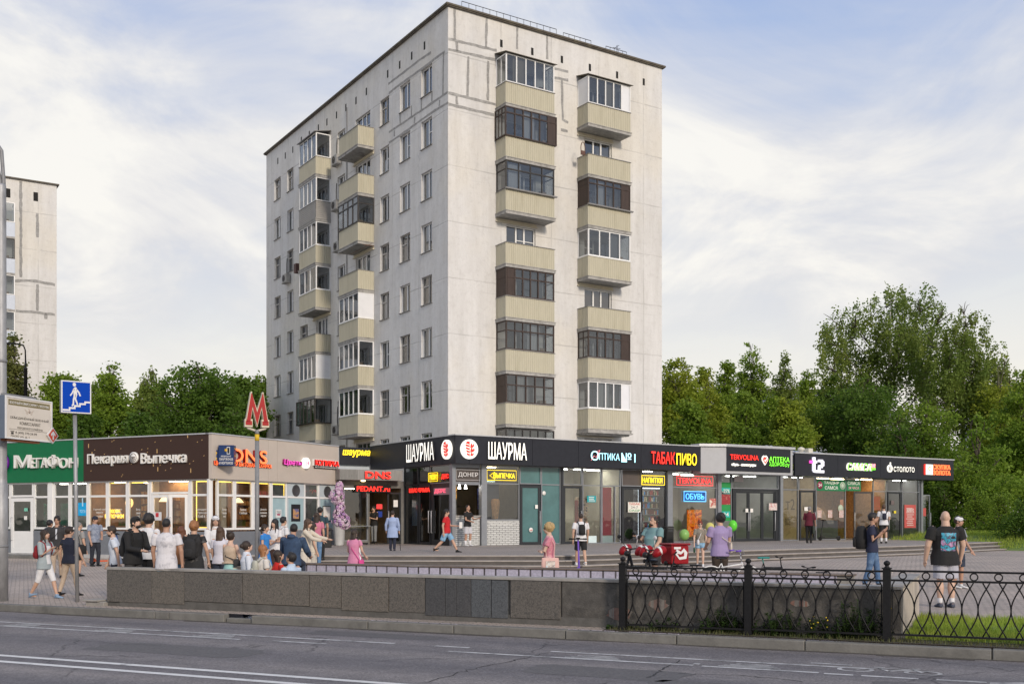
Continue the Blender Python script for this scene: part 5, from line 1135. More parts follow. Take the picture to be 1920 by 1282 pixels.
t = FF.t(1667.5);z = FF.z(878,t);b = MB();b.M = FF.M;b.lathe([(.001,0),(.22,0),(.22,.06),(.001,.06)],20,(t,0,z),'Y');b.box(t + .02,t + .09,-.05,-.004,z + .22,z + .36);o = b.build('ball_emblem',WHT_E,p3);b = MB();b.M = FF.M;b.lathe([(.001,.0),(.12,.0),(.12,.012),(.001,.012)],16,(t - .02,-.06,z),'Y');b.build('emblem_eye',BLK,o);part('emblem_figure',WHT_E,o,FF,(t - .05,t + .0,-.08,-.0725,z - .09,z + .09))
part('sign_plate',[WHT_E],p3,FF,(FF.t(1734),FF.t(1747),-.08,-.004,FF.z(889.5,FF.t(1740)),FF.z(870.5,FF.t(1740))));part('sign_plate_edge',RED_E,p3,FF,(FF.t(1732.3),FF.t(1733.9),-.08,-.004,FF.z(889.5,FF.t(1740)),FF.z(870.5,FF.t(1740))))
t = FF.t(1740.7);z = FF.z(878,t);b = MB();b.M = FF.M;b.tube([(t + .1 * math.cos(a),-.09,z + .1 * math.sin(a)) for a in [.6 + i * .45 for i in range(12)]],.025,6);b.build('gold_ring',C('gold',(.7,.5,.12),.3),p3)
sign('sign_letters','СКУПКА',p3,FF,1748.5,1781,871,880,ORG_E,.004,.05,.012);sign('sign_letters','ЗОЛОТА',p3,FF,1748.5,1781,881.5,890.5,ORG_E,.004,.05,.012)
# front
WOODW = C('warm_board_wall',(.30,.17,.08),.7,.35,scale=8)
interior(p3,GF,T(1467),T(1530),1.6,C('tan_wall',(.45,.34,.2),.8,.2),[(T(1475),T(1490),.5,.7),(T(1505),T(1520),.6,.8)],z1=ZB3);interior(p3,GF,T(1531),T(1662),4,WOODW,[(T(1545),T(1570),.6,.8),(T(1590),T(1610),1,1.3),(T(1630),T(1655),.7,1.0)],z1=ZB3,lm=LAMPY);interior(p3,GF,T(1663),T(1726),3,C('gold_shop_wall',(.5,.52,.47),.8),[(T(1700),T(1720),.8,1)],z1=ZB3)
bay(p3,GF,T(1466.5),T(1497.5),ZG,ZB3,GS_,zt=ZTR,pane2=GDARK);bay(p3,GF,T(1498),T(1530),ZTR,ZB3,GDARK,name='transom_window');door(p3,GF,T(1500),T(1529),ZG,ZTR - .02,DKF,GS_,1,fw=.11,off=.02);poster(p3,GF,1508,1515,950,957,WHT,off=-.0)
poster(p3,GF,1468.5,1495.5,911,1011,img_mat('t2_film',[(.34,.24,.12),(.46,.33,.17),(.40,.28,.14)],2.5),off=.09);sign('film_lettering','т2',p3,GF,1475,1492,935,955,C('film_dark',(.16,.11,.06)),-.07,.004,.0);sign('film_lettering','ВСЁ',p3,GF,1474,1484,968,984,C('film_dark',(.16,.11,.06)),-.07,.004,.0)
bay(p3,GF,T(1530.5),T(1586),ZG,ZB3,GS_,zt=ZTR);bay(p3,GF,T(1586.5),T(1614),ZTR,ZB3,GS_,name='transom_window');door(p3,GF,T(1613),T(1637),ZG,ZTR - .02,DKF,GS_,-1,fw=.1,hinge=1,ang=-35)
GRNB = C('green_banner',(.02,.20,.08),.5)
o,x0,x1,q0,q1 = poster(p3,GF,1531.5,1585,899.5,920,GRNB,name='banner');W = x1 - x0;letters('banner_lettering','ТАНДЫР',p3,GF.M,x0 + W * .24,x0 + W * .76,(q0 + q1) / 2 + .04,q1 - .08,.023,WHT,.012,.004);letters('banner_lettering','САМСА',p3,GF.M,x0 + W * .27,x0 + W * .73,q0 + .08,(q0 + q1) / 2 - .03,.023,WHT,.012,.004)
for u,m_,tx in ((.1,C('plum',(.3,.04,.1)),'24'),(.89,C('bread_seal',(.5,.6,.5)),None)):
    b = MB();b.M = GF.M;b.lathe([(.001,0),(.22,0),(.22,.008),(.001,.008)],20,(x0 + W * u,-.0225,(q0 + q1) / 2),'Y');b.build('banner_seal',m_,p3)
    if tx: letters('banner_lettering',tx,p3,GF.M,x0 + W * u - .13,x0 + W * u + .13,(q0 + q1) / 2 - .08,(q0 + q1) / 2 + .1,.031,WHT,.02,.003)
    else: 
        b = MB();b.M = GF.M;b.lathe([(.13,0),(.15,0),(.15,.004),(.13,.004)],20,(x0 + W * u,-.031,(q0 + q1) / 2),'Y',cap=False);b.build('seal_ring',GRNB,p3)
o,x0,x1,q0,q1 = poster(p3,GF,1587,1613.5,899.5,920,GRNB,name='banner');letters('banner_lettering','САМСА',p3,GF.M,x0 + .08,x1 - .08,(q0 + q1) / 2 + .03,q1 - .08,.023,WHT,.012,.004);letters('banner_lettering','24 ЧАСА',p3,GF.M,x0 + .15,x1 - .15,q0 + .1,(q0 + q1) / 2 - .06,.023,C('pink_print',(.75,.4,.45)),.02,.004)
part('counter',C('dark_counter',(.10,.10,.11),.5),p3,GF,(T(1533),T(1584),.5,1.1,ZG,GF.z(975,T(1560))));b = MB();b.M = GF.M;x = T(1562);zz = GF.z(974,x);b.ell((x,1.6,zz),(1.0,.7,.85),18,10);b.build('clay_oven',C('clay',(.36,.24,.18),.9,.2),p3)
for px,py in ((1537,964),(1557,964),(1578,964)): poster(p3,GF,px - 4,px + 4,py - 8,py + 6,img_mat('leaflet',[(.6,.6,.6),(.5,.3,.25),(.7,.7,.7)],8),off=.03)
b = MB();b.M = GF.M;x = T(1577);b.lathe([(.001,0),(.22,0),(.22,.006),(.001,.006)],18,(x,.03,GF.z(953,x)),'Y');b.build('round_sticker',C('sage',(.45,.52,.4)),p3)
poster(p3,GF,1588,1594,936,954,C('orange_note',(.5,.18,.08)),off=.5);bay(p3,GF,T(1637.5),T(1662.5),ZG,ZB3,GS_,zt=ZTR);poster(p3,GF,1638,1651,930,956,img_mat('food_poster',[(.3,.03,.02),(.22,.1,.05),(.42,.06,.03)],8),off=.03)
bay(p3,GF,T(1663),T(1691.5),ZTR,ZB3,GS_,name='transom_window');door(p3,GF,T(1665),T(1690),ZG,ZTR - .02,DKF,GS_,-1,fw=.1,off=.02);poster(p3,GF,1670.5,1676.5,938,946,C('dark_note',(.15,.12,.12)),off=-.0);poster(p3,GF,1676,1680,957,962,C('yellow_note',(.75,.6,.05)),off=-.0)
bay(p3,GF,T(1692),T(1724.5),ZG,ZB3,GS_,zt=ZTR);o,x0,x1,q0,q1 = poster(p3,GF,1696,1717.5,946,989,C('coral_board',(.50,.10,.09),.5),off=.02,name='price_board');text_lines(p3,GF,x0 + .15,x1 - .15,q0 + .1,q1 - .15,C('pale_print',(.7,.5,.48)),9,.0,8);letters('board_lettering','ЗОЛОТО',p3,GF.M,x0 + .2,x1 - .2,q1 - .42,q1 - .22,-.008,WHT,.02,.004)
pier(p3,1725,1728.3,ZB3);b = MB();b.M = P;b.box(T(1727),T(1728.2),.75,5,ZG - .02,ZB3);b.build('end_wall',C('end_wall',(.2,.2,.2)),p3)
door(p3,GF,T(1729),T(1745),ZG,3.3,ALU,GS_,1,fw=.05,off=.05,ang=0,hinge=-1);poster(p3,GF,1731.5,1737,952,967,C('coral_board',(.50,.10,.09)),off=.04)
part('end_screen',C('end_panel',(.34,.36,.34)),p3,GF,(T(1729),T(1746),.4,.45,ZG,3.25))
# ================================================================ BAKERY PAVILION on the left
LC = (-11.77,42.3);BA = math.degrees(math.atan2(.896,.444))
BF = Face(*LC,BA);LF = Face(*LC,BA - 90)
ZF1,ZF0,ZSI,ZTB = 5.17,3.42,1.40,2.79;ZBASE = .36
BROWN = C('brown_fascia',(.046,.024,.018),.6,.2,scale=30);GREEN = C('green_fascia',(.0,.14,.05),.45,.06);BEIG = C('beige_fascia',(.50,.44,.385),.5,.05,scale=1)
PLINP = C('blue_grey_plinth',(.17,.185,.21),.5,.1);LGREY = C('light_grey_panel',(.46,.52,.56),.5,.06)
lp = root('shop_pavilion',(LC[0],LC[1],.2),'left pavilion with green, brown and beige fascias housing the bakery and phone shop','shop building')
tg = LF.t(156.5);tL = LF.t(-60);bE = BF.t(635)
part('fascia_panel',GREEN,lp,LF,(tL,tg - .004,0,.15,ZF0,ZF1));part('fascia_panel',BROWN,lp,LF,(tg + .004,-.155,0,.15,ZF0,ZF1))
x5,x6 = BF.t(503),BF.t(520)
part('fascia_panel',BEIG,lp,BF,(0,x5 - .006,0,.15,ZF0,ZF1));part('fascia_panel',BEIG,lp,BF,(x5 + .006,x6 - .006,0,.15,ZF0,ZF1));part('fascia_panel',BEIG,lp,BF,(x6 + .006,bE,0,.15,ZF0,ZF1))
b = MB();b.M = LF.M;b.box(tL,-.14,-.03,.3,ZF1 + .001,ZF1 + .05);b.M = BF.M;b.box(-.03,bE,-.03,.3,ZF1 + .002,ZF1 + .05)
Pn = [tuple(LF.pt(tL,.25)),tuple(LF.pt(-.2,.25)),tuple(BF.pt(bE,.25)),tuple(BF.pt(bE,6)),tuple(BF.pt(14,10.0))];b.M = None
b.slab([tuple(BF.pt(.25,.25)),tuple(BF.pt(bE,.25)),tuple(BF.pt(bE,14)),tuple(BF.pt(.25,14))],ZF1 - .35,ZF1 - .2);b.build('roof',GALV,lp)
# golden flecks on the brown board
q = random.Random(3);b = MB();b.M = LF.M
for i in range(34):
    t = q.uniform(tg + .2,-.3);z = q.uniform(ZF0 + .1,ZF1 - .1)
    if q.random() < .35: b.box(t,t + .035,-.012,0,z,z + .17)
    else: b.prism([(t,z),(t + .06,z + .015),(t + .05,z + .05)],-.01,0)
b.build('gold_flecks',C('gold_fleck',(.55,.36,.16),.4),lp)
sign('sign_letters','М',lp,LF,30,60,853,877,WHT,.004,.12,.006);sign('sign_letters','ЕГА',lp,LF,61.5,92,858,877,WHT,.004,.12,.006);sign('sign_letters','Ф',lp,LF,92.5,113,852.5,877,WHT,.004,.12,.006);sign('sign_letters','ОН',lp,LF,114,147,858,877,WHT,.004,.12,.006)
b = MB();b.M = LF.M;t = LF.t(6);z = LF.z(868,t);b.lathe([(.001,0),(.42,0),(.42,.15),(.001,.15)],28,(t,0,z),'Y');o = b.build('round_emblem',C('purple',(.15,.02,.30),.4),lp);b = MB();b.M = LF.M;b.lathe([(.001,0),(.25,0),(.25,.02),(.001,.02)],24,(t - .05,-.15,z),'Y');b.build('emblem_inner',WHT,o)
sign('sign_letters','Пекарня',lp,LF,166.5,241.5,850,873.5,WHT,.004,.09,.006);sign('sign_letters','Выпечка',lp,LF,266.5,351,848,868,WHT,.004,.09,.006)
b = MB();b.M = LF.M;t = LF.t(253);z = LF.z(857.5,t);b.lathe([(.001,0),(.225,0),(.225,.09),(.001,.09)],28,(t,0,z),'Y');o = b.build('round_emblem',WHT,lp);b = MB();b.M = LF.M;b.lathe([(.155,0),(.175,0),(.175,.008),(.155,.008)],28,(t,-.09,z),'Y',cap=False);b.tube([(t - .09,-.1,z + .03),(t - .04,-.1,z - .03),(t,-.1,z + .03),(t + .05,-.1,z - .03),(t + .09,-.1,z + .03)],.018,6);b.tube([(t - .08,-.1,z - .06),(t,-.1,z - .1),(t + .08,-.1,z - .06)],.014,6);b.build('emblem_drawing',C('brown_print',(.12,.08,.06)),o)
sign('sign_letters','DNS',lp,BF,427,495.5,842.5,868,[ORG_E,REDSIDE],.004,.16,.01);sign('sign_letters','ЦИФРОВАЯ И БЫТОВАЯ ТЕХНИКА',lp,BF,400,507.5,866.5,876,[ORG_E,REDSIDE],.004,.06,.008)
sign('sign_letters','Цветы',lp,BF,529,563,861.5,873.5,[MAG_E,C('magenta_side',(.3,.02,.15))],.004,.12,0,shear=.1)
b = MB();b.M = BF.M;t = BF.t(571);z = BF.z(868,t);b.lathe([(.001,0),(.24,0),(.24,.14),(.001,.14)],24,(t,0,z),'Y');o = b.build('round_emblem',WHT_E,lp);letters('emblem_digits','24',o,BF.M,t - .13,t + .13,z - .09,z + .09,.141,C('pink_print2',(.6,.1,.35)),0,.01)
part('sign_back',WHT,lp,BF,(BF.t(585.5),BF.t(632),-.06,-.004,BF.z(874,BF.t(608)),BF.z(862,BF.t(608))));sign('sign_letters','КОПИРКА',lp,BF,587.5,631.5,863,873.5,[RED_E,REDSIDE],.06,.08,.004);part('sign_back',BLK,lp,BF,(BF.t(588),BF.t(632),-.05,-.004,BF.z(878.5,BF.t(608)),BF.z(874.2,BF.t(608))));sign('sign_letters','ФОТО КОПИРОВАЛЬНЫЙ ЦЕНТР',lp,BF,589,631,874.8,878,WHT,.05,.01,0)
# repair shop box sign sticking out of the corner
BX = Face(*BF.pt(.35,-.35),4);NAVY = C('navy_box',(.012,.035,.12),.4)
c0,c1 = BX.t(409.5),BX.t(438.5);zz0,zz1 = BX.z(872.5,c0),BX.z(834,c0)
rs = part('projecting_sign',NAVY,lp,BX,(c0,c1,0,.45,zz0,zz1),bevel=.01);part('sign_wing',NAVY,rs,BX,(BX.t(398),c0 - .004,.1,.35,BX.z(866,c0),BX.z(843,c0)))
for i,(y0,y1) in enumerate(((852.5,856),(857,862.5),(864,869.5))):
    tx = ('РЕМОНТ','СМАРТФОНОВ','И НОУТБУКОВ')[i];ww = (c1 - c0) * (.17,.06,.06)[i];letters('sign_letters',tx,rs,BX.M,c0 + ww,c1 - ww,BX.z(y1 + .5,c0),BX.z(y0 + 1,c0),.003,WHT,.005,.008)
xm = (c0 + c1) / 2 + .03;part('phone_icon',C('phone_pale',(.6,.62,.65)),rs,BX,(xm - .0,xm + .12,-.02,-.002,zz1 - .36,zz1 - .07));part('phone_screen',BLK,rs,BX,(xm + .02,xm + .1,-.024,-.02,zz1 - .33,zz1 - .1));YP = C('yellow_print',(.8,.5,.03))
b = MB();b.M = BX.M
for a in range(8): b.tube([(xm - .02,-.012,zz1 - .2),(xm - .03 + .07 * math.cos(a * .785),-.012,zz1 - .2 + .07 * math.sin(a * .785))],.012,5)
for dz in (.0,.22): x = BX.t(404);z = BX.z(861,c0) + dz;b.prism([(x - .02,z - .04),(x + .02,z - .04),(x + .02,z + .03),(x + .055,z + .03),(x,z + .1),(x - .055,z + .03),(x - .02,z + .03)],.085,.098)
b.build('sign_icons',YP,rs)
b = MB();b.M = BX.M
for dz in (.12,.4,.68): b.add([(c1 + .006,.12,zz0 + dz - .02),(c1 + .006,.26,zz0 + dz - .02),(c1 + .006,.26,zz0 + dz - .05),(c1 + .006,.34,zz0 + dz),(c1 + .006,.26,zz0 + dz + .05),(c1 + .006,.26,zz0 + dz + .02),(c1 + .006,.12,zz0 + dz + .02)],[(0,1,2,3,4,5,6)])
b.build('sign_arrows',YP,rs)
# walls below the sills, plinth
GB = BF.off(.12);GL = LF.off(.12);tB,tL_ = GB.t,GL.t
d0,d1 = tL_(20),tL_(62.5);e0,e1 = tL_(280.5),tL_(356)
b = MB();b.M = GL.M
for a,c in ((tL,d0),(d1,e0),(e1,-.1)): b.box(a,c,0,.12,ZBASE,ZSI - .06)
b.M = GB.M;b.box(-.0,bE,0,.12,ZBASE,ZSI - .06);b.build('wall_panel',PLINP,lp)
b = MB();b.M = GL.M;b.box(tL,-.0,-.06,.12,-.1,ZBASE);b.M = GB.M;b.box(-.06,bE,-.061,.12,-.1,ZBASE - .002);b.build('plinth',C('pale_plinth',(.42,.42,.42),.8,.2),lp)
part('door_step',KERBM,lp,GL,(tL,tL_(158),-1.5,-.07,-.1,ZBASE - .06))
def pvc_bay(F,a,c,m,zt=ZTB,z0=ZSI,z1=ZF0 + .02,p2=None): return bay(lp,F,a,c,z0,z1,m,fm=PVC,zt=zt,fw=.085,name='window',pane2=p2)
BG = glass('bakery_glass',(.9,.88,.84),.05,thru=.92)
# phone shop half
pvc_bay(GL,tL,tL_(19.6),BG);bay(lp,GL,tL_(20),tL_(62.5),ZTB + .0,ZF0 + .02,BG,fm=PVC,fw=.09,name='transom_window');door(lp,GL,tL_(20.5),tL_(62),ZBASE,ZTB - .03,PVC,BG,-1,fw=.16,low=.2,panel=.95)
for a,c in ((63,91.5),(100,130.5),(131,164.5),(165,201),(201.5,238.5),(239,279.5)): pvc_bay(GL,tL_(a),tL_(c),BG)
part('column',PVC,lp,GL,(tL_(91.8),tL_(99.7),-.05,.12,ZSI - .06,ZF0 + .02))
bay(lp,GL,e0,e1,ZTB + .05,ZF0 + .02,BG,fm=PVC,fw=.09,name='transom_window');part('door_frame',PVC,lp,GL,(e0,e0 + .1,0,.1,ZBASE,ZTB + .05),(e1 - .1,e1,0,.1,ZBASE,ZTB + .05))
door(lp,GL,e0 + .11,tL_(316),ZBASE,ZTB + .03,PVC,BG,1,fw=.12,low=.2,panel=.7);door(lp,GL,tL_(325),e1 - .11,ZBASE,ZTB + .03,PVC,BG,-1,fw=.12,low=.2,panel=.7,hinge=1,ang=22)
pvc_bay(GL,e1 + .01,-.14,BG)
b = MB();b.M = None;c_ = [tuple(GL.pt(-.13)),tuple(LF.pt(-.0,.0)),tuple(GB.pt(.13)),tuple(BF.pt(.13,.25))];b.slab([tuple(BF.pt(0,.14)),tuple(BF.pt(.13,.12)),tuple(BF.pt(.13,.25)),tuple(BF.pt(.02,.26))],ZSI - .06,ZF0 + .02);b.build('corner_post',PVC,lp)
for a,c in ((407.5,440),(440.5,474.5),(475,508.5)): pvc_bay(GB,tB(a),tB(c),BG)
tp = C('teal_film',(.33,.46,.50),.35,.08)
pvc_bay(GB,tB(509),tB(538.5),tp,p2=BG);pvc_bay(GB,tB(570.5),tB(599),BG)
for a,c in ((539,570),(599.5,627.5)):
    part('wall_panel',LGREY,lp,GB,(tB(a),tB(c),0,.1,ZSI - .05,ZF0 + .02));t = (tB(a) + tB(c)) / 2;b = MB();b.M = GB.M;b.lathe([(.001,0),(.26,0),(.26,.03),(.22,.03),(.20,.01),(.001,.01)],24,(t,0,3.08),'Y');b.build('round_vent',C('vent_grey',(.06,.06,.065),.6),lp);part('panel_rail',PVC,lp,GB,(tB(a),tB(c),-.02,0,ZTB - .04,ZTB + .04))
part('wall_panel',LGREY,lp,GB,(tB(628),bE,0,.1,-.1,ZF0 + .02));[part('teal_panel',tp,lp,GB,(tB(a),tB(c),-.01,-.002,ZSI,ZTB - .06)) for a,c in ((541,568),(601,626))]
_,x0,x1,q0,q1 = poster(lp,GB,545.5,562.5,945,977,C('black_frame_board',(.02,.02,.025)),off=-.012,name='cash_machine_board');part('board_picture',img_mat('atm_picture',[(.5,.25,.08),(.05,.1,.3),(.55,.3,.1),(.05,.08,.25)],2.2),lp,GB,(x0 + .12,x1 - .12,-.028,-.022,q0 + .12,q1 - .2))
poster(lp,GB,604.5,619.5,948,977,BLK,off=-.012,name='notice_board');poster(lp,GB,605.5,618.5,949.5,975.5,WHT,off=-.024,name='notice_sheet',th=.006)
_,x0,x1,q0,q1 = poster(lp,GB,517.5,528.5,954.5,970,C('pale_card',(.62,.65,.66)),off=.03,name='small_sign');letters('sign_letters','ТУБАХ',lp,GB.M,x0 + .06,x1 - .06,q1 - .2,q1 - .06,-.02,C('grey_print',(.2,.2,.2)),0,.004);part('sign_arrow',C('crimson',(.4,.03,.1)),lp,GB,(x0 + .1,x1 - .1,.012,.02,q0 + .1,q0 + .16))
# yellow light strips round the shop windows
YLS = emit('yellow_strip',(1,.72,.12),1.5);b = MB()
def strip_y(F,a,c,top=True,lft=False,rgt=False,full=False):
    b.M = F.M
    if top: b.box(a,c,.11,.13,ZF0 - .11,ZF0 - .075)
    z0 = ZSI + .09 if full else ZTB + .05
    if lft: b.box(a,a + .03,.11,.13,z0,ZF0 - .11)
    if rgt: b.box(c - .03,c,.11,.13,z0,ZF0 - .11)
    if full: b.box(a,c,.11,.13,ZSI + .09,ZSI + .115)
strip_y(GL,tL_(205),tL_(237));strip_y(GL,tL_(243),tL_(274));strip_y(GL,tL_(364),-.22,lft=True,full=True);strip_y(GB,tB(410),tB(437));strip_y(GB,tB(444),tB(472));strip_y(GB,tB(477),tB(506));strip_y(GB,tB(512),tB(537),rgt=True);b.M = GB.M;b.box(tB(537) - .03,tB(537),.03,.045,ZSI + .1,ZTB - .05);b.build('light_strip',YLS,lp)
# interiors
def lint(F,a,c,dep,wm,lamps,fl,lm,flip=1):
    return interior(lp,F,a,c,dep,wm,lamps,fl,C('shop_ceiling_dim',(.38,.34,.28),.8),ZF0 + .0,lm,ZBASE)
WARMB = C('bakery_wall',(.36,.205,.105),.8,.35,scale=1.6,col2=(.22,.12,.06));FLW = C('bakery_floor',(.2,.15,.1),.4)
lint(GL,tL,tg - .05,3.5,C('phone_shop_wall',(.34,.38,.36),.8,.2),[(tL_(70),tL_(120),1.2,1.35)],FLW,LAMPW)
lint(GL,tg + .05,-1.2,3.8,WARMB,[(tL_(180),tL_(200),1,1.15),(tL_(215),tL_(260),1.6,1.75),(tL_(290),tL_(345),.8,.92),(tL_(300),tL_(340),2.2,2.35)],FLW,LAMPY)
lint(GB,1.2,tB(508),3.8,WARMB,[(tB(430),tB(450),1,1.15),(tB(460),tB(490),2,2.15)],FLW,LAMPY);lint(GB,tB(509) + .02,tB(600),1.6,C('grey_shop_wall',(.2,.22,.23),.8),[(tB(574),tB(590),.6,.75)],FLW,LAMPW)
BRD = [C('loaf_%d' % i,c,.8,.3) for i,c in enumerate(((.42,.22,.08),(.5,.3,.12),(.3,.14,.05),(.45,.32,.18)))]
shelf_unit(lp,GL,tL_(175),tL_(235),2.6,3.0,1.3,3.1,6,31,BRD,C('bread_rack',(.16,.09,.05)));shelf_unit(lp,GL,tL_(300),tL_(392),2.8,3.2,1.2,2.7,5,32,BRD,C('bread_rack',(.16,.09,.05)));shelf_unit(lp,GB,tB(425),tB(500),2.6,3.0,1.3,2.9,5,33,BRD,C('bread_rack',(.16,.09,.05)))
part('sales_counter',C('counter_wood',(.25,.15,.08)),lp,GL,(tL_(172),tL_(276),1.2,1.8,ZBASE,ZBASE + 1.1));part('pale_column',C('column_cream',(.6,.55,.45)),lp,GL,(tL_(252),tL_(262),.8,1.2,ZBASE,ZF0),(tL_(386),tL_(392),.7,1.0,ZBASE,ZF0))
b = MB();b.M = GL.M;t = tL_(226);b.lathe([(.001,0),(.2,0),(.2,.05),(.001,.05)],24,(t,.5,LF.z(942,t)),'Y');b.build('round_lamp',emit('round_glow',(1,.62,.2),1.2),lp)
for F,px,py in ((GL,308,940),(GB,414,941),(GB,447,942)):
    b = MB();b.M = F.M;t = F.t(px,.6);b.lathe([(.03,.2),(.12,.14),(.22,0)],16,(t,.6,F.z(py,t,.6)),cap=False);b.build('pendant_lamp',emit('pendant_glow',(1,.72,.38),1.3),lp)
PLANT = blade_mat('window_plant',(.06,.12,.02),(.10,.16,.03))
def planter(F,a,c,seed):
    g = random.Random(seed);b = MB();b.M = F.M;b.box(a,c,.25,.42,ZSI + .02,ZSI + .16);o = b.build('planter_box',C('planter_wood',(.3,.18,.09)),lp);b = MB();b.M = F.M
    for i in range(int((c - a) * 160)):
        x = g.uniform(a,c);y = g.uniform(.27,.4);l = g.uniform(.12,.36);dx = g.uniform(-.08,.08);b.add([(x - .012,y,ZSI + .15),(x + .012,y,ZSI + .15),(x + dx,y + g.uniform(-.05,.05),ZSI + .15 + l)],[(0,1,2)])
    b.build('plant',PLANT,o)
planter(GL,tL_(213),tL_(233),1);planter(GL,tL_(366),-.3,2);planter(GB,tB(410),tB(436),3);planter(GB,tB(445),tB(471),4)
FILM = C('film_white',(.72,.70,.66));
for F,px0,px1,lines in ((GL,174,197,('Горячий хлеб','пироги','слойки')),(GL,213,229,('Ароматная','выпечка','каждый день')),(GL,251,265,('Всегда','свежий','хлеб')),(GL,367,395,('Благодарим Вас!','Приходите','в Хлеб & Соль')),(GB,415,429,('Всегда','свежий','хлеб')),(GB,449,466,('Выпечка','с любовью')),(GB,486,504,('Десерты','Домашние','пироги'))):
    a,c = F.t(px0),F.t(px1)
    for i,l in enumerate(lines):
        z = F.z(953 + 6.2 * i,a);k = min(1,len(l) / 11);letters('film_lettering',l,lp,F.M,a + (c - a) * (1 - k) * .5,c - (c - a) * (1 - k) * .5,z - .09,z + .01,-.035,FILM,.002,.003)
NEY = emit('yellow_neon',(1,.62,.05),1.5);sign('neon_sign','КОФЕ',lp,GL,204,222,954,961.5,NEY,-.12,.02,.01);sign('neon_sign','БУЛОЧКИ',lp,GL,193,228,963.5,971,NEY,-.12,.02,.01)
GP = img_mat('green_ad',[(.0,.13,.07),(.01,.2,.11),(.25,.35,.3),(.0,.16,.08)],1.6);poster(lp,GL,77,90,944,983,GP,off=.14);poster(lp,GL,109,128.5,943,984,GP,off=.14)
_,x0,x1,q0,q1 = poster(lp,GL,145.5,163,942,966.5,C('sky_blue_board',(.01,.36,.72)),off=.03);letters('poster_letters','YOTA',lp,GL.M,x0 + .1,x1 - .1,q0 + .12,q0 + .26,-.02,C('pale_cyan',(.45,.7,.85)),0,.004);part('poster_mark',C('pale_cyan',(.45,.7,.85)),lp,GL,((x0 + x1) / 2 - .03,(x0 + x1) / 2 + .03,.014,.02,q0 + .4,q0 + .75))
_,x0,x1,q0,q1 = poster(lp,GL,287,303,959.5,975,C('notice_white',(.66,.66,.68)),off=-.0,name='notice');part('notice_head',C('notice_red',(.5,.04,.05)),lp,GL,(x0 + .15,x1 - .15,-.016,-.0105,q1 - .2,q1 - .03));text_lines(lp,GL,x0 + .05,x1 - .2,q0 + .05,q1 - .28,C('grey_print',(.2,.2,.2)),6,.011,4)
poster(lp,GL,45.5,52,952,958,C('mint_card',(.2,.55,.42)),off=-.0,name='notice');poster(lp,GL,45.5,51,967,974,WHT,off=-.0,name='notice')
# silver duct lying on the roof
b = MB();b.M = None;p0,p1_ = BF.pt(BF.t(520,.8),.9),BF.pt(BF.t(605,.8),.9);b.tube([(*p0,ZF1 + .02),(*p1_,ZF1 + .02)],.16,14);b.tube([(*p1_,ZF1 + .02),(p1_.x + .2,p1_.y + .35,ZF1 - .2)],.16,14);b.build('roof_duct',C('foil_duct',(.62,.6,.57),.3,.2,metal=.7,bump=.5,scale=8),lp)
b = MB();b.M = None;p0 = BF.pt(BF.t(490,1.5),1.6);b.ell((*p0,ZF1 - .05),(.35,.35,.3));b.build('roof_vent',C('foil_duct',(.62,.6,.57)),lp)
# ================================================================ TREES
def leaf_mat(name,c,c2,trans=.5):
    m = mat(name,c,.55,.4,.55,0,col2=c2,c2at=.54,soft=.16,det=4);b = m.node_tree.nodes['Principled BSDF']
    N,L = m.node_tree.nodes,m.node_tree.links;tr = N.new('ShaderNodeBsdfTranslucent');mx = N.new('ShaderNodeMixShader');mx.inputs[0].default_value = trans
    src = b.inputs['Base Color'].links[0].from_socket;L.new(src,tr.inputs[0]);L.new(b.outputs[0],mx.inputs[1]);L.new(tr.outputs[0],mx.inputs[2]);L.new(mx.outputs[0],N['Material Output'].inputs[0]);b.inputs['Specular IOR Level'].default_value = .25
    return m
LF_DARK = leaf_mat('leaf_dark_green',(.08,.155,.022),(.15,.24,.035));LF_MID = leaf_mat('leaf_mid_green',(.15,.25,.028),(.27,.36,.045));LF_LIGHT = leaf_mat('leaf_yellow_green',(.22,.31,.03),(.38,.40,.05));LF_BIRCH = leaf_mat('leaf_birch',(.15,.23,.045),(.26,.31,.065));LF_OLIVE = leaf_mat('leaf_olive',(.13,.16,.04),(.21,.21,.06))
BARK = mat('bark',(.085,.07,.055),.9,.35,6,.6,stretch=(1,1,.25));BIRCHB = mat('birch_bark',(.55,.53,.49),.8,.2,4,.4,stretch=(1,1,.5),col2=(.05,.045,.04),c2at=.62,soft=.03)
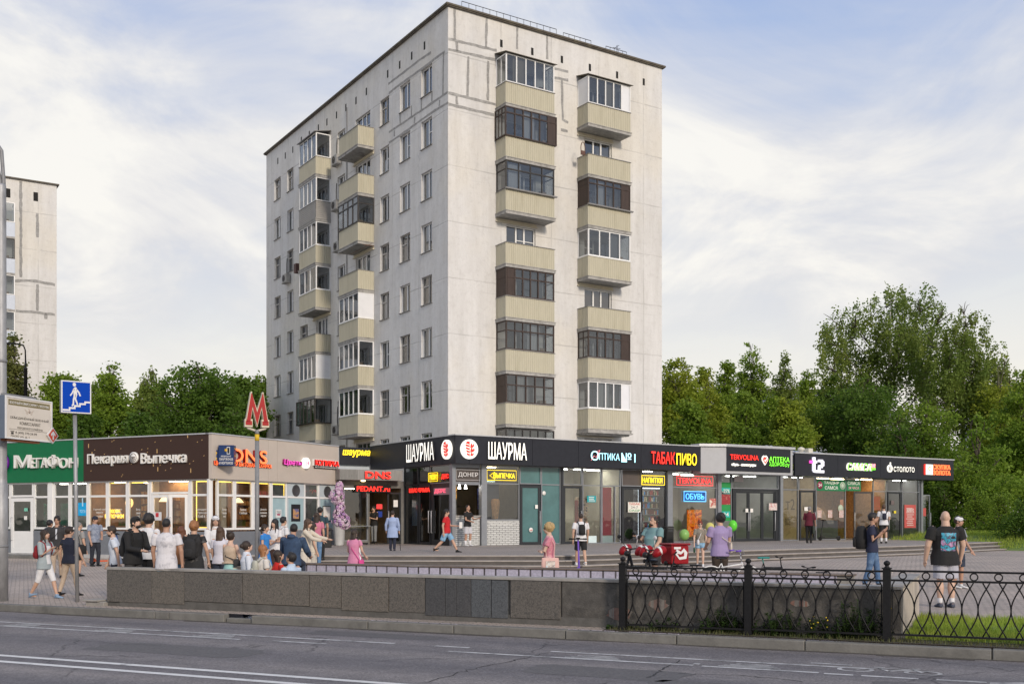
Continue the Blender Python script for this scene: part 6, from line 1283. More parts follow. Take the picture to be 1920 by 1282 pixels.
def tree(label,px,top,Y,wpx,crown0,m,kind='maple',seed=0,group='trees behind the shops',n=15000,leaf=.22,bark=None,lobes=None,gap=1.0,name=None):
    """px, top, wpx, crown0: crown axis, top row, width and lowest row in the photo at the tree's own distance Y"""
    g = np.random.default_rng(seed);q = random.Random(seed);X = (px - CX) / FPX * Y;zt = ZE + (HY - top) / FPX * Y;zb = max(.4,ZE + (HY - crown0) / FPX * Y);w_ = wpx / FPX * Y;gz = .2;H = zt - zb
    r = root(name or ('birch_tree' if kind == 'birch' else 'deciduous_tree'),(X,Y,gz),label,'tree',group)
    # lobes of the crown: an uneven heap, wider low down or rounded by kind
    LB = []
    if lobes: LB = [(Vector((X + a / FPX * Y,Y + q.uniform(-.2,.2) * w_,ZE + (HY - b_) / FPX * Y)),r_ / FPX * Y) for a,b_,r_ in lobes]
    else:
        nl = {'maple': 16,'ash': 15,'birch': 20,'bush': 10,'narrow': 15}[kind]
        for i in range(nl):
            u = (i + .5) / nl;zz = zb + H * (.10 + .86 * u)
            prof = {'maple': math.sin(math.pi * min(.97,(.16 + .84 * u))) ** .7,'ash': (1 - u ** 1.6) ** .8 * .92 + .1,'birch': math.sin(math.pi * (.2 + .8 * u)) ** .9,'bush': (1 - u * .8),'narrow': (1 - u ** 2) ** .8 * .95 + .06}[kind]
            rad = w_ * .5 * prof;a = i * 2.4 + q.uniform(-.5,.5);d = rad * q.uniform(.25,.72);rr = max(w_ * .10,rad * q.uniform(.48,.7))
            LB.append((Vector((X + math.cos(a) * d,Y + math.sin(a) * d,zz)),min(rr,max(zt - zz,.4))))
    # trunk and limbs reach into the lobes
    b = MB();tr = max(.12,w_ * .028);lean = q.uniform(-.03,.03) * (zt - gz);trunk = [(X + lean * u + q.uniform(-.06,.06),Y + q.uniform(-.06,.06),gz - .2 + (zt - gz) * u * .93) for u in [i / 8 for i in range(9)]]
    b.tube(trunk,[tr * (1.15 - u / 8 * 1.08) + .012 for u in range(9)],8);b.build('trunk',bark or BARK,r)
    b = MB()
    for c,rr in LB:
        u = max(.12,min(.8,(c.z - rr * .6 - gz) / (zt - gz) * .8));k = u * 8;i0 = int(k);p0 = Vector(trunk[i0]).lerp(Vector(trunk[min(8,i0 + 1)]),k - i0)
        mid = p0.lerp(c,.5) + Vector((q.uniform(-.3,.3),q.uniform(-.3,.3),q.uniform(.0,.4)));b.tube([p0,mid,c],[tr * (.4 if kind != 'birch' else .22),tr * (.24 if kind != 'birch' else .11),.012],5)
        for j in range(4):
            e = c + Vector((q.gauss(0,1),q.gauss(0,1),q.gauss(.2,.8))).normalized() * rr * .85;b.tube([c.lerp(mid,.25),c.lerp(e,.6),e],[tr * .16,tr * .1,.008],4)
    b.build('limbs',BARK,r)
    # leaf clumps: scattered over each lobe's outer shell, with holes between
    wts = np.array([x[1] ** 2 for x in LB]);wts /= wts.sum();ncl = int(len(LB) * (16 if kind != 'birch' else 20));li = g.choice(len(LB),ncl,p=wts)
    C_ = np.array([list(LB[i][0]) for i in li]);Rr = np.array([LB[i][1] for i in li]);dv = g.normal(size=(ncl,3));dv /= np.linalg.norm(dv,axis=1)[:,None];C_ = C_ + dv * (Rr * (.55 + .5 * g.random(ncl)))[:,None]
    C_[:,2] = np.minimum(C_[:,2],zt - .15)
    cs = np.clip(Rr * .36,.35,1.3) * g.uniform(.6,1.25,ncl) * gap;cw = cs ** 2;cw /= cw.sum();ci = g.choice(ncl,n,p=cw)
    P = C_[ci] + g.normal(size=(n,3)) * (cs[ci] * .55)[:,None] * (np.array([1.2,1.2,.85]) if kind != 'birch' else np.array([.55,.55,1.0]))
    if kind == 'birch': P[:,2] -= np.abs(g.normal(size=n)) * cs[ci] * .9      # hanging twigs
    P[:,2] = np.maximum(P[:,2],gz + .1)
    ax = g.normal(size=(n,3));ax[:,2] = ax[:,2] * .6 - (.35 if kind != 'birch' else .9);ax /= np.linalg.norm(ax,axis=1)[:,None];sd = np.cross(ax,g.normal(size=(n,3)));sd /= np.linalg.norm(sd,axis=1)[:,None]
    L_ = (leaf * g.uniform(.55,1.3,n))[:,None];V = np.zeros((n,4,3));V[:,0] = P;V[:,1] = P + ax * L_ * .5 + sd * L_ * .34;V[:,2] = P + ax * L_;V[:,3] = P + ax * L_ * .5 - sd * L_ * .34
    V -= np.array([X,Y,gz]);o = bpy.data.objects.new('crown',raw_mesh('crown',V.reshape(-1,3),n,m));COL.objects.link(o);o.parent = r;ROOTM[o.name] = ROOTM[r.name]
    return r
GL_,GR_ = 'trees behind the left pavilion','trees behind the right pavilions'
for a in (('small leafy tree in front of the far left tower, half hidden by the lamp post',22,618,66,66,800,LF_OLIVE,'ash',1,None,5000),
    ('round dark tree behind the underpass sign',118,694,72,90,850,LF_MID,'maple',2),('slender tree with a ragged pointed crown right of the underpass sign',207,676,70,96,840,LF_MID,'ash',3,GL_,10500),('thin see-through tree between the pointed tree and the big dark maple',284,683,74,84,840,LF_BIRCH,'birch',4,GL_,7000),
    ('big round dark green maple behind the bakery roof',378,680,70,178,850,LF_DARK,'maple',5,GL_,24000),('mid green tree between the dark maple and the metro sign',456,699,76,92,850,LF_DARK,'maple',6),('bright green tree right behind the metro sign beside the tower',492,703,80,70,860,LF_MID,'maple',7),
    ('low dark thicket tree above the green fascia',160,775,64,130,900,LF_DARK,'bush',8),('low dark thicket tree above the brown fascia',265,772,64,140,900,LF_DARK,'bush',9),('low dark thicket tree behind the beige fascia corner',440,762,66,150,900,LF_DARK,'bush',10)):
    tree(*a[:9],group=a[9] if len(a) > 9 else GL_,n=a[10] if len(a) > 10 else 15000)
for a in (('bushy yellow-green tree against the right edge of the tower',1268,664,78,110,860,LF_LIGHT,'maple',21),('mid green tree second from the tower edge',1322,682,80,96,860,LF_LIGHT,'ash',22),('leafy tree just left of the tall pointed one',1362,672,82,80,860,LF_MID,'ash',23),('tall pointed tree standing over its neighbours near the tower',1412,630,84,92,860,LF_MID,'narrow',24),
    ('thin loose tree over the far roof behind the pharmacy',1470,656,86,74,850,LF_BIRCH,'birch',25,6000),('small round tree right above the far roof',1512,692,88,66,850,LF_MID,'maple',26,7000),('dark tree standing below the far roof line',1560,700,90,120,870,LF_DARK,'maple',27),('dense dark green tree behind the gold shop sign',1620,705,82,150,890,LF_DARK,'maple',28,15000),
    ('green bush-like tree above the pharmacy sign',1400,735,74,130,880,LF_MID,'bush',29),('pale green low tree above the phone shop sign',1480,745,72,120,880,LF_LIGHT,'bush',30),('low green tree above the red and yellow tobacco sign',1300,752,70,130,880,LF_MID,'bush',31),
    ('full green maple behind the end of the right pavilion',1735,735,76,190,960,LF_MID,'maple',32,21000),('sunlit yellow-green tree at the right photo edge',1880,655,84,130,960,LF_LIGHT,'maple',33,15000),('dark tree at the far right edge above the bushes',1915,684,78,120,960,LF_MID,'maple',34),('shaded tree filling the gap between the birches and the gold shop roof',1690,770,74,160,960,LF_DARK,'bush',36),('tall leafy tree at the right edge between birch and bushes',1870,700,92,120,960,LF_LIGHT,'maple',37),('broad green maple low at the right behind the fence lawn',1835,770,70,190,985,LF_MID,'bush',35,18000)):  # sunlit and shaded trees: light and shade put into the leaf colour
    tree(*a[:9],group=GR_,n=a[9] if len(a) > 9 else 17000)
tree('tallest birch with a high feathery crown and drooping twigs',1660,527,92,250,800,LF_BIRCH,'birch',41,GR_,34000,.23,BIRCHB,lobes=[(-95,605,34),(-110,640,34),(-120,690,32),(-75,640,42),(-60,690,44),(-25,580,30),(-35,630,44),(-70,600,30),(110,640,30),(120,680,34),(100,710,40),(5,560,28),(28,545,24),(28,585,40),(20,630,48),(60,575,34),(70,610,40),(95,600,26),(50,660,46),(0,690,46),(-100,740,40),(-30,740,46),(60,720,48),(30,780,46)])
tree('second tall birch with a leaning pointed top right of the tallest',1805,552,88,190,830,LF_BIRCH,'birch',42,GR_,30000,.22,BIRCHB,lobes=[(5,575,16),(-8,605,24),(20,600,20),(-20,645,38),(25,640,32),(55,660,30),(75,690,34),(80,730,36),(-60,640,30),(-45,690,40),(5,700,46),(45,720,42),(-50,750,44),(0,760,48),(55,780,42),(-25,810,46),(30,815,40)])
for i,(px,top,Y,w_,m,lb) in enumerate(((1768,905,69,90,LF_DARK,'dark bush beside the open glass door of the gold shop'),(1830,912,66,100,LF_MID,'green bush behind the bald man'),(1880,920,62,90,LF_MID,'green bush on the grassy bank near the right edge'),(1925,935,56,90,LF_DARK,'dark bush cut by the right photo edge'))):
    tree(lb,px,top,Y,w_,1010,m,'bush',50 + i,'bushes on the bank at the right',6500,.13,name='bush')
# grassy bank beyond the steps
BK = [(20.8,57.5),(24.3,54.4),(26.5,50.5),(34,47.5),(60,52),(60,95),(24,95)]
b = MB();nn = len(BK);cx_,cy_ = 34,66
b.add([(x,y,.26) for x,y in BK] + [(x + (cx_ - x) * .22,y + (cy_ - y) * .22,.95) for x,y in BK],[(i,(i + 1) % nn,nn + (i + 1) % nn,nn + i) for i in range(nn)] + [tuple(range(nn,2 * nn))],True)
tag(b.build('grassy_bank',GRASSB),kind='structure')
def in_bank(g):
    while True:
        x,y = g.uniform(21,34),g.uniform(48,62);u = (x + .4 * (y - 55));t_ = Vector((x,y))
        dm = min(((Vector(BK[i]) - t_).cross(Vector(BK[i + 1]) - t_)) / (Vector(BK[i + 1]) - Vector(BK[i])).length * 1 for i in range(0,4))
        if dm > .05: return (x,y,.26 + min(.69,dm * .25))
o = grass('bank_grass',16000,in_bank,.1,.32,GRS,8,.6,.018);tag(o,'taller grass on the bank beyond the terrace steps','grass')
# far buildings glimpsed between the trees
fb = root('apartment_block',(30,118,0),'distant pale flat-roofed block glimpsed between the trees','apartment block')
xa,xb = at(1440,730,118).x,at(1625,730,118).x;zz = at(0,731,118).z
part('wall',C('far_wall',(.42,.45,.5),.8,.1),fb,Matrix.Identity(4),(xa,xb,118,128,-1,zz - .3));part('roof',EAVE,fb,Matrix.Identity(4),(xa - .4,xb + .4,117.6,128.4,zz - .3,zz + .05))
for i in range(7):
    for k in range(4): x = xa + 1 + i * (xb - xa - 1) / 7;part('window',GLW if False else C('far_window',(.06,.07,.09),.2),fb,Matrix.Identity(4),(x,x + .9,117.97,118.05,zz - 2.6 - 2.9 * k,zz - 1.2 - 2.9 * k))
fb2 = root('low_building',(at(1870,800,112).x,112,0),'distant white building behind the trees at the right edge','building');xa,xb = at(1845,0,112).x,at(1925,0,112).x;part('wall',C('far_white',(.6,.6,.6),.8,.05),fb2,Matrix.Identity(4),(xa,xb,112,118,-1,at(0,728,112).z));part('roof',EAVE,fb2,Matrix.Identity(4),(xa - .3,xb + .3,111.7,118.3,at(0,728,112).z,at(0,728,112).z + .3))
for i in range(4): x = xa + .6 + i * 1.1;part('window',C('far_window',(.06,.07,.09),.2),fb2,Matrix.Identity(4),(x,x + .6,111.96,112.05,at(0,745,112).z,at(0,725,112).z))
# ================================================================ STREET FURNITURE
POLEM = mat('galvanised_pole',(.33,.335,.345),.55,.2,9,.1,metal=.4,col2=(.2,.2,.21),stretch=(1,1,.3));POLED = mat('painted_pole',(.20,.205,.215),.5,.15,6,.05)
SIGNB = C('sign_blue',(.0,.05,.40),.6,.05,spec=.1);SIGNW = C('sign_white',(.70,.70,.70),.4,.04);CREAM = C('sign_cream',(.66,.61,.54),.45,.05)
def gp(px,py,z=None):
    """where the ray of a photo point meets the ground"""
    Y = 20.0
    for _ in range(20):
        x = (px - CX) / FPX * Y;g = ground_z(x,Y) if z is None else z;Y = (ZE - g) / ((py - HY) / FPX)
    return Vector(((px - CX) / FPX * Y,Y,g))
# lighting column on the left edge
p = gp(2,1126);lc = root('lamp_post',p,'thick grey lighting column cut by the left photo edge','lamp post')
b = MB();b.M = Matrix.Translation(p);b.lathe([(.15,-.1),(.148,2.6),(.13,2.62),(.125,2.75),(.105,9.3),(.10,9.35)],20,(0,0,0));b.build('column',POLEM,lc)
b = MB();b.M = Matrix.Translation(p)
for dx,top,sx in ((.03,10.6,-2.4),(-.05,10.2,-1.6)):
    b.tube([(dx,0,8.6),(dx + .03,0,9.4),(dx - .02,0,top - .5),(dx - .25,-.1,top - .12),(dx - .8,-.3,top + .08),(sx,-.8,top + .25)],.045,8)
b.build('bracket',POLED,lc);b = MB();b.M = Matrix.Translation(p)
for top,sx in ((10.6,-2.4),(10.2,-1.6)): b.ell((sx - .3,-.95,top + .24),(.42,.2,.09),14,6)
b.build('lamp_head',POLED,lc)
b = MB();b.M = Matrix.Translation(p)
for z in (1.2,5.35,4.45): b.lathe([(.153 if z < 2.6 else .13,z),(.155 if z < 2.6 else .135,z + .06)],20,cap=True)
b.build('clamp',POLED,lc)
# direction light-box on the column
yl = 23.75;A_ = at(9,740,yl);B_ = at(97,753,25.2);dd = Vector((B_.x - A_.x,B_.y - A_.y));SG = Face(A_.x,A_.y,math.degrees(math.atan2(dd.y,dd.x)));wS = dd.length
z1,z0 = A_.z,at(9,821,yl).z
sb = root('notice_lightbox',(A_.x,A_.y,z0),'white light-box notice of the military commissariat clamped to the grey lighting column','sign')
part('box',C('box_side',(.12,.15,.2),.5),sb,SG,(0,wS,.0,.22,z0,z1));part('frame',SIGNW,sb,SG,(0,.04,-.02,-.0,z0,z1),(wS - .04,wS,-.02,0,z0,z1),(.04,wS - .04,-.02,0,z0,z0 + .035),(.04,wS - .04,-.02,0,z1 - .035,z1));part('face',CREAM,sb,SG,(.04,wS - .04,-.008,-.001,z0 + .035,z1 - .035))
part('head_band',C('khaki_band',(.20,.165,.07),.5),sb,SG,(.1,wS - .08,-.012,-.0085,z1 - .2,z1 - .075));part('top_rail',POLED,sb,SG,(.05,wS * .7,.05,.15,z1 + .003,z1 + .05));part('bottom_rust',C('rust',(.2,.08,.04),.8,.4),sb,SG,(.1,wS * .75,.02,.2,z0 - .05,z0 - .003))
INK = C('dark_ink',(.05,.045,.04),.6);Wt = lambda s_,u0,u1,v0,v1,m=INK,o=.009,bd=.0: letters('notice_lettering',s_,sb,SG.M,wS * u0,wS * u1,z1 - (z1 - z0) * v1,z1 - (z1 - z0) * v0,o,m,bd,.003)
Wt('ВОЕННЫЙ КОМИССАРИАТ г.МОСКВЫ',.09,.92,.10,.18,SIGNW,.013);Wt('ОБЪЕДИНЁННЫЙ ВОЕННЫЙ',.1,.92,.455,.535);Wt('КОМИССАРИАТ',.3,.74,.575,.65);Wt('ПЕРОВСКОГО РАЙОНА',.25,.79,.69,.75);Wt('8 (495) 770-24-99',.21,.66,.815,.885);Wt('ЛАЗО ул. д. 1',.11,.5,.905,.965)
b = MB();b.M = SG.M;b.box(wS * .08,wS * .88,-.011,-.0085,z0 + (z1 - z0) * .225,z0 + (z1 - z0) * .232);x = wS * .12;z = z0 + (z1 - z0) * .13;b.box(x,x + .08,-.011,-.0085,z - .02,z + .03);b.box(x - .02,x + .1,-.011,-.0085,z + .04,z + .055);b.build('telephone_icon',INK,sb)
b = MB();b.M = SG.M;cxs,czs = wS * .5,z1 - (z1 - z0) * .32;EM = C('pale_emblem',(.45,.37,.31))
b.lathe([(.001,0),(.035,0),(.035,.003),(.001,.003)],12,(cxs,-.0085,czs),'Y')
for s_ in (-1,1):
    for k in range(4): b.prism([(cxs + s_ * .03,czs - .01 - .012 * k),(cxs + s_ * (.15 - .02 * k),czs + .05 - .035 * k),(cxs + s_ * (.14 - .02 * k),czs + .035 - .035 * k)][::s_],-.0115,-.0085)
    b.prism([(cxs + s_ * .005,czs + .03),(cxs + s_ * .03,czs + .075),(cxs + s_ * .01,czs + .07)][::s_],-.0115,-.0085)
b.build('eagle_emblem',EM,sb)
x = wS * .98;z = z0 + .165
b = MB();b.M = SG.M;b.prism([(x,z - .19),(x + .19,z),(x,z + .19),(x - .19,z)],-.06,-.022);dm = b.build('arrow_diamond',SIGNW,sb);b = MB();b.M = SG.M;b.prism([(x,z - .16),(x + .16,z),(x,z + .16),(x - .16,z)],-.064,-.0605);b.build('diamond_face',C('sign_orange_red',(.55,.06,.02),.4),dm)
b = MB();b.M = SG.M;b.prism([(x - .02,z - .1),(x + .02,z - .1),(x + .02,z + .02),(x + .07,z - .02),(x + .075,z + .03),(x,z + .1),(x - .075,z + .03),(x - .07,z - .02),(x - .02,z + .02)],-.068,-.0645);b.build('diamond_arrow',SIGNW,dm)
# underpass sign
p = gp(145,1128);us = root('underpass_sign',p,'blue square pedestrian underpass sign on a thin steel pole','road sign')
zt = at(141,776,p.y).z;b = MB();b.tube([p,(at(140,776,p.y).x,p.y,zt + .3)],.042,12);b.build('pole',POLEM,us)
US = Face(at(116,0,23.65).x,23.6,36);ww = .64;hz0,hz1 = at(141,775,23.8).z,at(141,714,23.8).z
part('box',C('box_grey',(.22,.24,.27),.5),us,US,(0,ww,.0,.13,hz0,hz1),bevel=.02);part('rim',SIGNW,us,US,(0.004,ww - .004,-.012,-.001,hz0 + .004,hz1 - .004),bevel=.004);part('face',SIGNB,us,US,(.03,ww - .03,-.016,-.0125,hz0 + .03,hz1 - .03))
b = MB();b.M = US.M @ Matrix.Translation((0,-.0165,hz0)) @ Matrix.Diagonal((ww,1,hz1 - hz0,1))
u = lambda P_: b.prism(P_,-.005,0)
st_ = [(.05,.06),(.30,.06),(.30,.13),(.47,.13),(.47,.20),(.64,.20),(.64,.27),(.81,.27),(.81,.33),(.95,.33),(.95,.385),(.76,.385),(.76,.325),(.59,.325),(.59,.255),(.42,.255),(.42,.185),(.25,.185),(.25,.115),(.05,.115)]
for i in range(len(st_) // 2 - 1): j = len(st_) - 1 - i;u([st_[i],st_[i + 1],st_[j - 1],st_[j]])
n = 14;u([(.43 + .055 * math.cos(2 * math.pi * i / n),.88 + .06 * math.sin(2 * math.pi * i / n)) for i in range(n)])
u([(.40,.58),(.52,.60),(.51,.78),(.47,.81),(.41,.78)]);u([(.50,.77),(.60,.66),(.65,.54),(.60,.53),(.56,.63),(.49,.70)]);u([(.40,.76),(.45,.74),(.36,.58),(.31,.52),(.28,.55),(.34,.62)])
u([(.41,.585),(.49,.59),(.47,.50),(.43,.42),(.38,.43),(.40,.50)]);u([(.38,.43),(.43,.42),(.42,.25),(.36,.20),(.34,.24),(.37,.28)]);u([(.45,.59),(.53,.60),(.49,.45),(.56,.28),(.52,.255),(.44,.43)])
b.build('walking_figure',SIGNW,us)
# metro M on its pole
Ym = 30.0;pm_ = Vector((at(482,0,Ym).x,Ym,ground_z(at(482,0,Ym).x,Ym)));mt = root('metro_sign',pm_,'red letter M of the underground on a grey pole with a yellow band','metro sign')
zf = at(0,806,Ym).z;zy0,zy1 = at(0,826,Ym).z,at(0,814,Ym).z
b = MB();b.lathe([(.062,-.1),(.06,zy0 - pm_.z - .004)],14,pm_);b.lathe([(.06,zy1 - pm_.z + .004),(.055,zf - pm_.z)],14,pm_);b.build('pole',POLED,mt);b = MB();b.lathe([(.063,zy0 - pm_.z),(.063,zy1 - pm_.z)],14,pm_);b.build('yellow_band',C('band_yellow',(.65,.42,.03)),mt)
MF = Face(pm_.x,pm_.y,24);zb_,zt_ = at(0,797,Ym).z,at(0,738,Ym).z;hM = zt_ - zb_;wM = .315
CRE = C('cream_outline',(.62,.55,.42),.5);MRED = C('metro_red',(.36,.006,.008),.45)
def Mshape(s_,y0,y1,g=0):
    k = lambda x,z: (x * wM,zb_ + z * hM)
    b = MB();b.M = MF.M
    for sg in (1,-1):
        L1 = [(-.98,.0),(-.98,.10),(-.90,.13),(-.47,1.0),(-.0,.42)];
        polys = [[(-1.0 - g,-g),(-.45 + g,-g),(-.45 + g,.13 + g),(-1.0 - g,.13 + g)],[(-.93 - g,.1),(-.60 + g * .3,.1),(-.40 + g,.62),(-.46,1.0 + g),(-.52 - g * .4,1.0 + g)],[(-.46 - g,1.0 + g),(-.40 - g * .2,.60 - g),(-.0,.0 - g),(.001,.0 - g),(.001,.40 + g * 1.6)]]
        for P_ in polys:
            Q = [k(x * sg,z) for x,z in P_]
            if sg < 0: Q = Q[::-1]
            b.prism(Q,y0,y1)
    return b
Mshape(1,-.02,.16,.06).build('letter_rim',CRE,mt);Mshape(1,-.035,-.021,.0).build('letter_face',MRED,mt)
b = MB();b.M = MF.M
for s_ in (-1,1): b.tube([(s_ * .27,.06,zb_ - .02),(s_ * .24,.06,zb_ - .08),(s_ * .02,.06,zf - .02),(0,.0,zf - .06)],.035,8)
b.build('fork',C('fork_cream',(.55,.5,.42),.5),mt)
# slim black lamp farther back
p = Vector((at(48,0,64).x,64,.2));bl = root('street_lamp',p,'slim black street lamp with a curved arm behind the notice box','street lamp')
b = MB();b.M = Matrix.Translation(p);z6 = at(0,692,64).z - .2;z7 = at(0,645,64).z - .2;b.lathe([(.11,-.1),(.10,z6 - .0),(.12,z6 + .01),(.12,z6 + .06),(.06,z6 + .1),(.05,z6 + .5)],12);b.tube([(0,0,z6 + .4),(-.02,0,z7 - .35),(-.12,0,z7 - .1),(-.35,0,z7),(-.9,0,z7 + .05)],.045,8);b.build('column',IRON,bl);b = MB();b.M = Matrix.Translation(p);b.ell((-1.15,0,z7 + .03),(.35,.15,.07));b.build('lamp_head',IRON,bl)
# flower column by the electronics shop
p = gp(636,1022,TZ);fc = root('flower_planter',p,'tall pale planter with a column of pink and lilac artificial flowers','planter')
b = MB();b.lathe([(.2,0),(.21,.03),(.29,1.0),(.31,1.03),(.27,1.03),(.26,.9)],6,p);b.build('pot',C('pale_pot',(.5,.5,.5),.5,.1),fc)
FLW_ = [C('blossom_%d' % i,c,.7,.15) for i,c in enumerate(((.50,.30,.46),(.60,.44,.58),(.42,.24,.48),(.66,.55,.62)))]
g = random.Random(8);b = MB();lv = MB()
for cz,rr,cx,n in ((1.12,.42,.08,85),(.98,.32,.2,45),(1.42,.27,-.02,45),(1.68,.22,.08,40),(1.92,.18,.06,26),(2.2,.36,-.12,75),(2.5,.2,-.02,26),(2.72,.17,.02,20)):
    for i in range(n):
        d = Vector((g.gauss(0,1),g.gauss(0,1),g.gauss(0,.8))).normalized() * rr * g.uniform(.75,1.0);c = Vector(p) + Vector((cx,0,cz)) + d;b.mi = g.randrange(4);rot = d.to_track_quat('Z','Y').to_matrix()
        for k in range(5): a = k * 1.256;b.ell(c + rot @ Vector((.05 * math.cos(a),.05 * math.sin(a),0)),(.042,.042,.016),5,3,rot)
        if i % 3 == 0: e = d.normalized();lv.quad(c,c + rot @ Vector((.05,.03,.0)),c + rot @ Vector((.14,0,.02)),c + rot @ Vector((.05,-.03,0)))
b.build('flowers',FLW_,fc);lv.tube([p + Vector((0,0,1)),p + Vector((.03,0,1.9)),p + Vector((0,0,2.7))],.04,6);lv.build('foliage',LEAF_W,fc)
def litter_bin(px0,px1,py0,py1,Y,label,cat,name,lid=True):
    a,c = at(px0,py1,Y),at(px1,py0,Y);w_ = c.x - a.x;zb_ = a.z
    r = root(name,((a.x + c.x) / 2,Y,zb_),label,cat);M = Matrix.Translation(((a.x + c.x) / 2,Y,zb_)) @ Matrix.Rotation(R(20),4,'Z');h = c.z - zb_
    part('body',BLK,r,M,(-w_ * .42,w_ * .42,-w_ * .42,w_ * .42,0,h * .86),bevel=.02);part('lid',C('bin_lid',(.03,.03,.032)),r,M,(-w_ * .45,w_ * .45,-w_ * .45,w_ * .45,h * .88,h),bevel=.03);part('slot',DKF,r,M,(-w_ * .3,w_ * .3,-w_ * .46,-w_ * .43,h * .66,h * .8))
litter_bin(602,622,989,1026,gp(612,1026,TZ).y,'black square litter bin beside the flower planter','litter bin','litter_bin');litter_bin(1244,1262,986,1017.5,gp(1252,1017.5,TZ).y,'black loudspeaker-like box standing by the tobacco shop pier','box','black_box')
def balloon(px,py,r,Y,col,label,sq=1.1):
    c = at(px,py,Y);o = root('balloon',c,label,'balloon','balloons by the shoe shop');b = MB();b.ell(c,(r,r,r * sq),18,12);b.ell(c - Vector((0,0,r * sq + .01)),(.02,.02,.03),6,4);b.build('skin',col,o);b = MB();z = c.z - r * sq;b.tube([(c.x,c.y,z),(c.x + .03,c.y,(z + TZ) / 2),(c.x,c.y,TZ)],.006,4);b.build('string',SIGNW,o)
balloon(1283,1002,.25,52.2,C('balloon_pale_green',(.22,.42,.12),.25),'pale green balloon low in front of the shoe shop window');balloon(1331,988,.22,53.0,C('balloon_yellow',(.55,.52,.16),.25),'yellowish balloon behind the woman in denim shorts');balloon(1374,985,.22,54.0,C('balloon_bright_green',(.12,.62,.05),.25),'bright green balloon beside the pharmacy door',1.3)
# ---------------------------------------------------------------- scooters and bicycles
RUB = C('rubber',(.015,.015,.015),.8);STEEL = C('bike_steel',(.4,.4,.42),.3,metal=.7)
def wheel(b,c,r,w_,axis,n=20):
    """tyre round the axis direction (horizontal unit vector)"""
    a = Vector((-axis.y,axis.x,0));b.tube([c + a * (r * math.cos(t)) + Vector((0,0,r * math.sin(t))) for t in [2 * math.pi * i / n for i in range(n + 1)]],w_,6,False)
def spokes(b,c,r,axis,n=14):
    a = Vector((-axis.y,axis.x,0))
    for i in range(n): t = 2 * math.pi * i / n;b.tube([c,c + a * (r * math.cos(t)) + Vector((0,0,r * math.sin(t)))],.0035,3)
    b.tube([c - axis * .04,c + axis * .04],.02,8)
def scooter(pos,ang,label,deck,stem,grip=None,fender=None,sc=1.0,group='electric kick scooters'):
    p = Vector(pos);r = root('kick_scooter',p,label,'scooter',group);M = Matrix.Translation(p) @ Matrix.Rotation(ang,4,'Z') @ Matrix.Scale(sc,4);ax = Vector((0,1,0))
    def B(): b = MB();b.M = M;return b
    b = B();b.box(-.36,.30,-.075,.075,.11,.16);b.box(-.5,-.36,-.03,.03,.12,.17);b.add([(.28,-.06,.11),(.5,-.04,.24),(.5,.04,.24),(.28,.06,.11),(.28,-.06,.17),(.47,-.04,.3),(.47,.04,.3),(.28,.06,.17)],[(0,3,2,1),(4,5,6,7),(0,1,5,4),(1,2,6,5),(2,3,7,6),(3,0,4,7)]);b.build('deck',deck,r)
    for x in (-.5,.56):
        b = B();wheel(b,Vector((x,0,.11)),.085,.028,ax);b.lathe([(.06,-.02),(.06,.02)],12,(x,0,.11),'Y');b.build('wheel',RUB,r)
    b = B();b.tube([(.56,0,.11),(.52,0,.3),(.38,0,1.1)],[.03,.028,.024],10);b.build('stem',stem,r)
    b = B();b.tube([(.37,-.26,1.12),(.38,0,1.12),(.37,.26,1.12)],.018,8);b.box(.33,.43,-.05,.05,1.1,1.16);b.tube([(.39,-.2,1.11),(.46,-.19,1.09)],.008,5);b.tube([(.39,.2,1.11),(.46,.19,1.09)],.008,5);hb = b.build('handlebar',grip or RUB,r)
    b = B();b.tube([(.37,-.27,1.12),(.37,-.15,1.12)],.022,8);b.tube([(.37,.15,1.12),(.37,.27,1.12)],.022,8);b.build('grips',RUB,hb)
    b = B();b.tube([(-.5 + .12 * math.cos(t),0,.11 + .12 * math.sin(t)) for t in [.4 + .35 * i for i in range(7)]],.035,6);b.build('fender',fender or deck,r);return r
PUR = C('purple_paint',(.16,.08,.45),.35);YELP = C('yellow_paint',(.75,.60,.02),.35);WHP = C('white_paint',(.7,.7,.7),.35)
scooter(gp(1556,1013,TZ),R(188),'black kick scooter parked in front of the samsa bakery window',BLK,BLK)
def stand(px,Y): x = (px - CX) / FPX * Y;return (x,Y,ground_z(x,Y))
scooter(stand(1079,31),R(75),'purple kick scooter seen end-on behind the tiled parapet',PUR,PUR,RUB,C('orange_paint',(.7,.2,.03)));scooter(stand(660,28),R(70),'white stemmed kick scooter beside the girl in the pink dress',WHP,WHP,RUB)
scooter(stand(374,33),R(15),'yellow kick scooter half hidden behind the waiting people',YELP,YELP);scooter(stand(199,40),R(40),'orange kick scooter with a blue tag behind the man in the cap',C('orange_red_paint',(.6,.10,.03),.35),C('dark_blue_paint',(.03,.08,.25)))
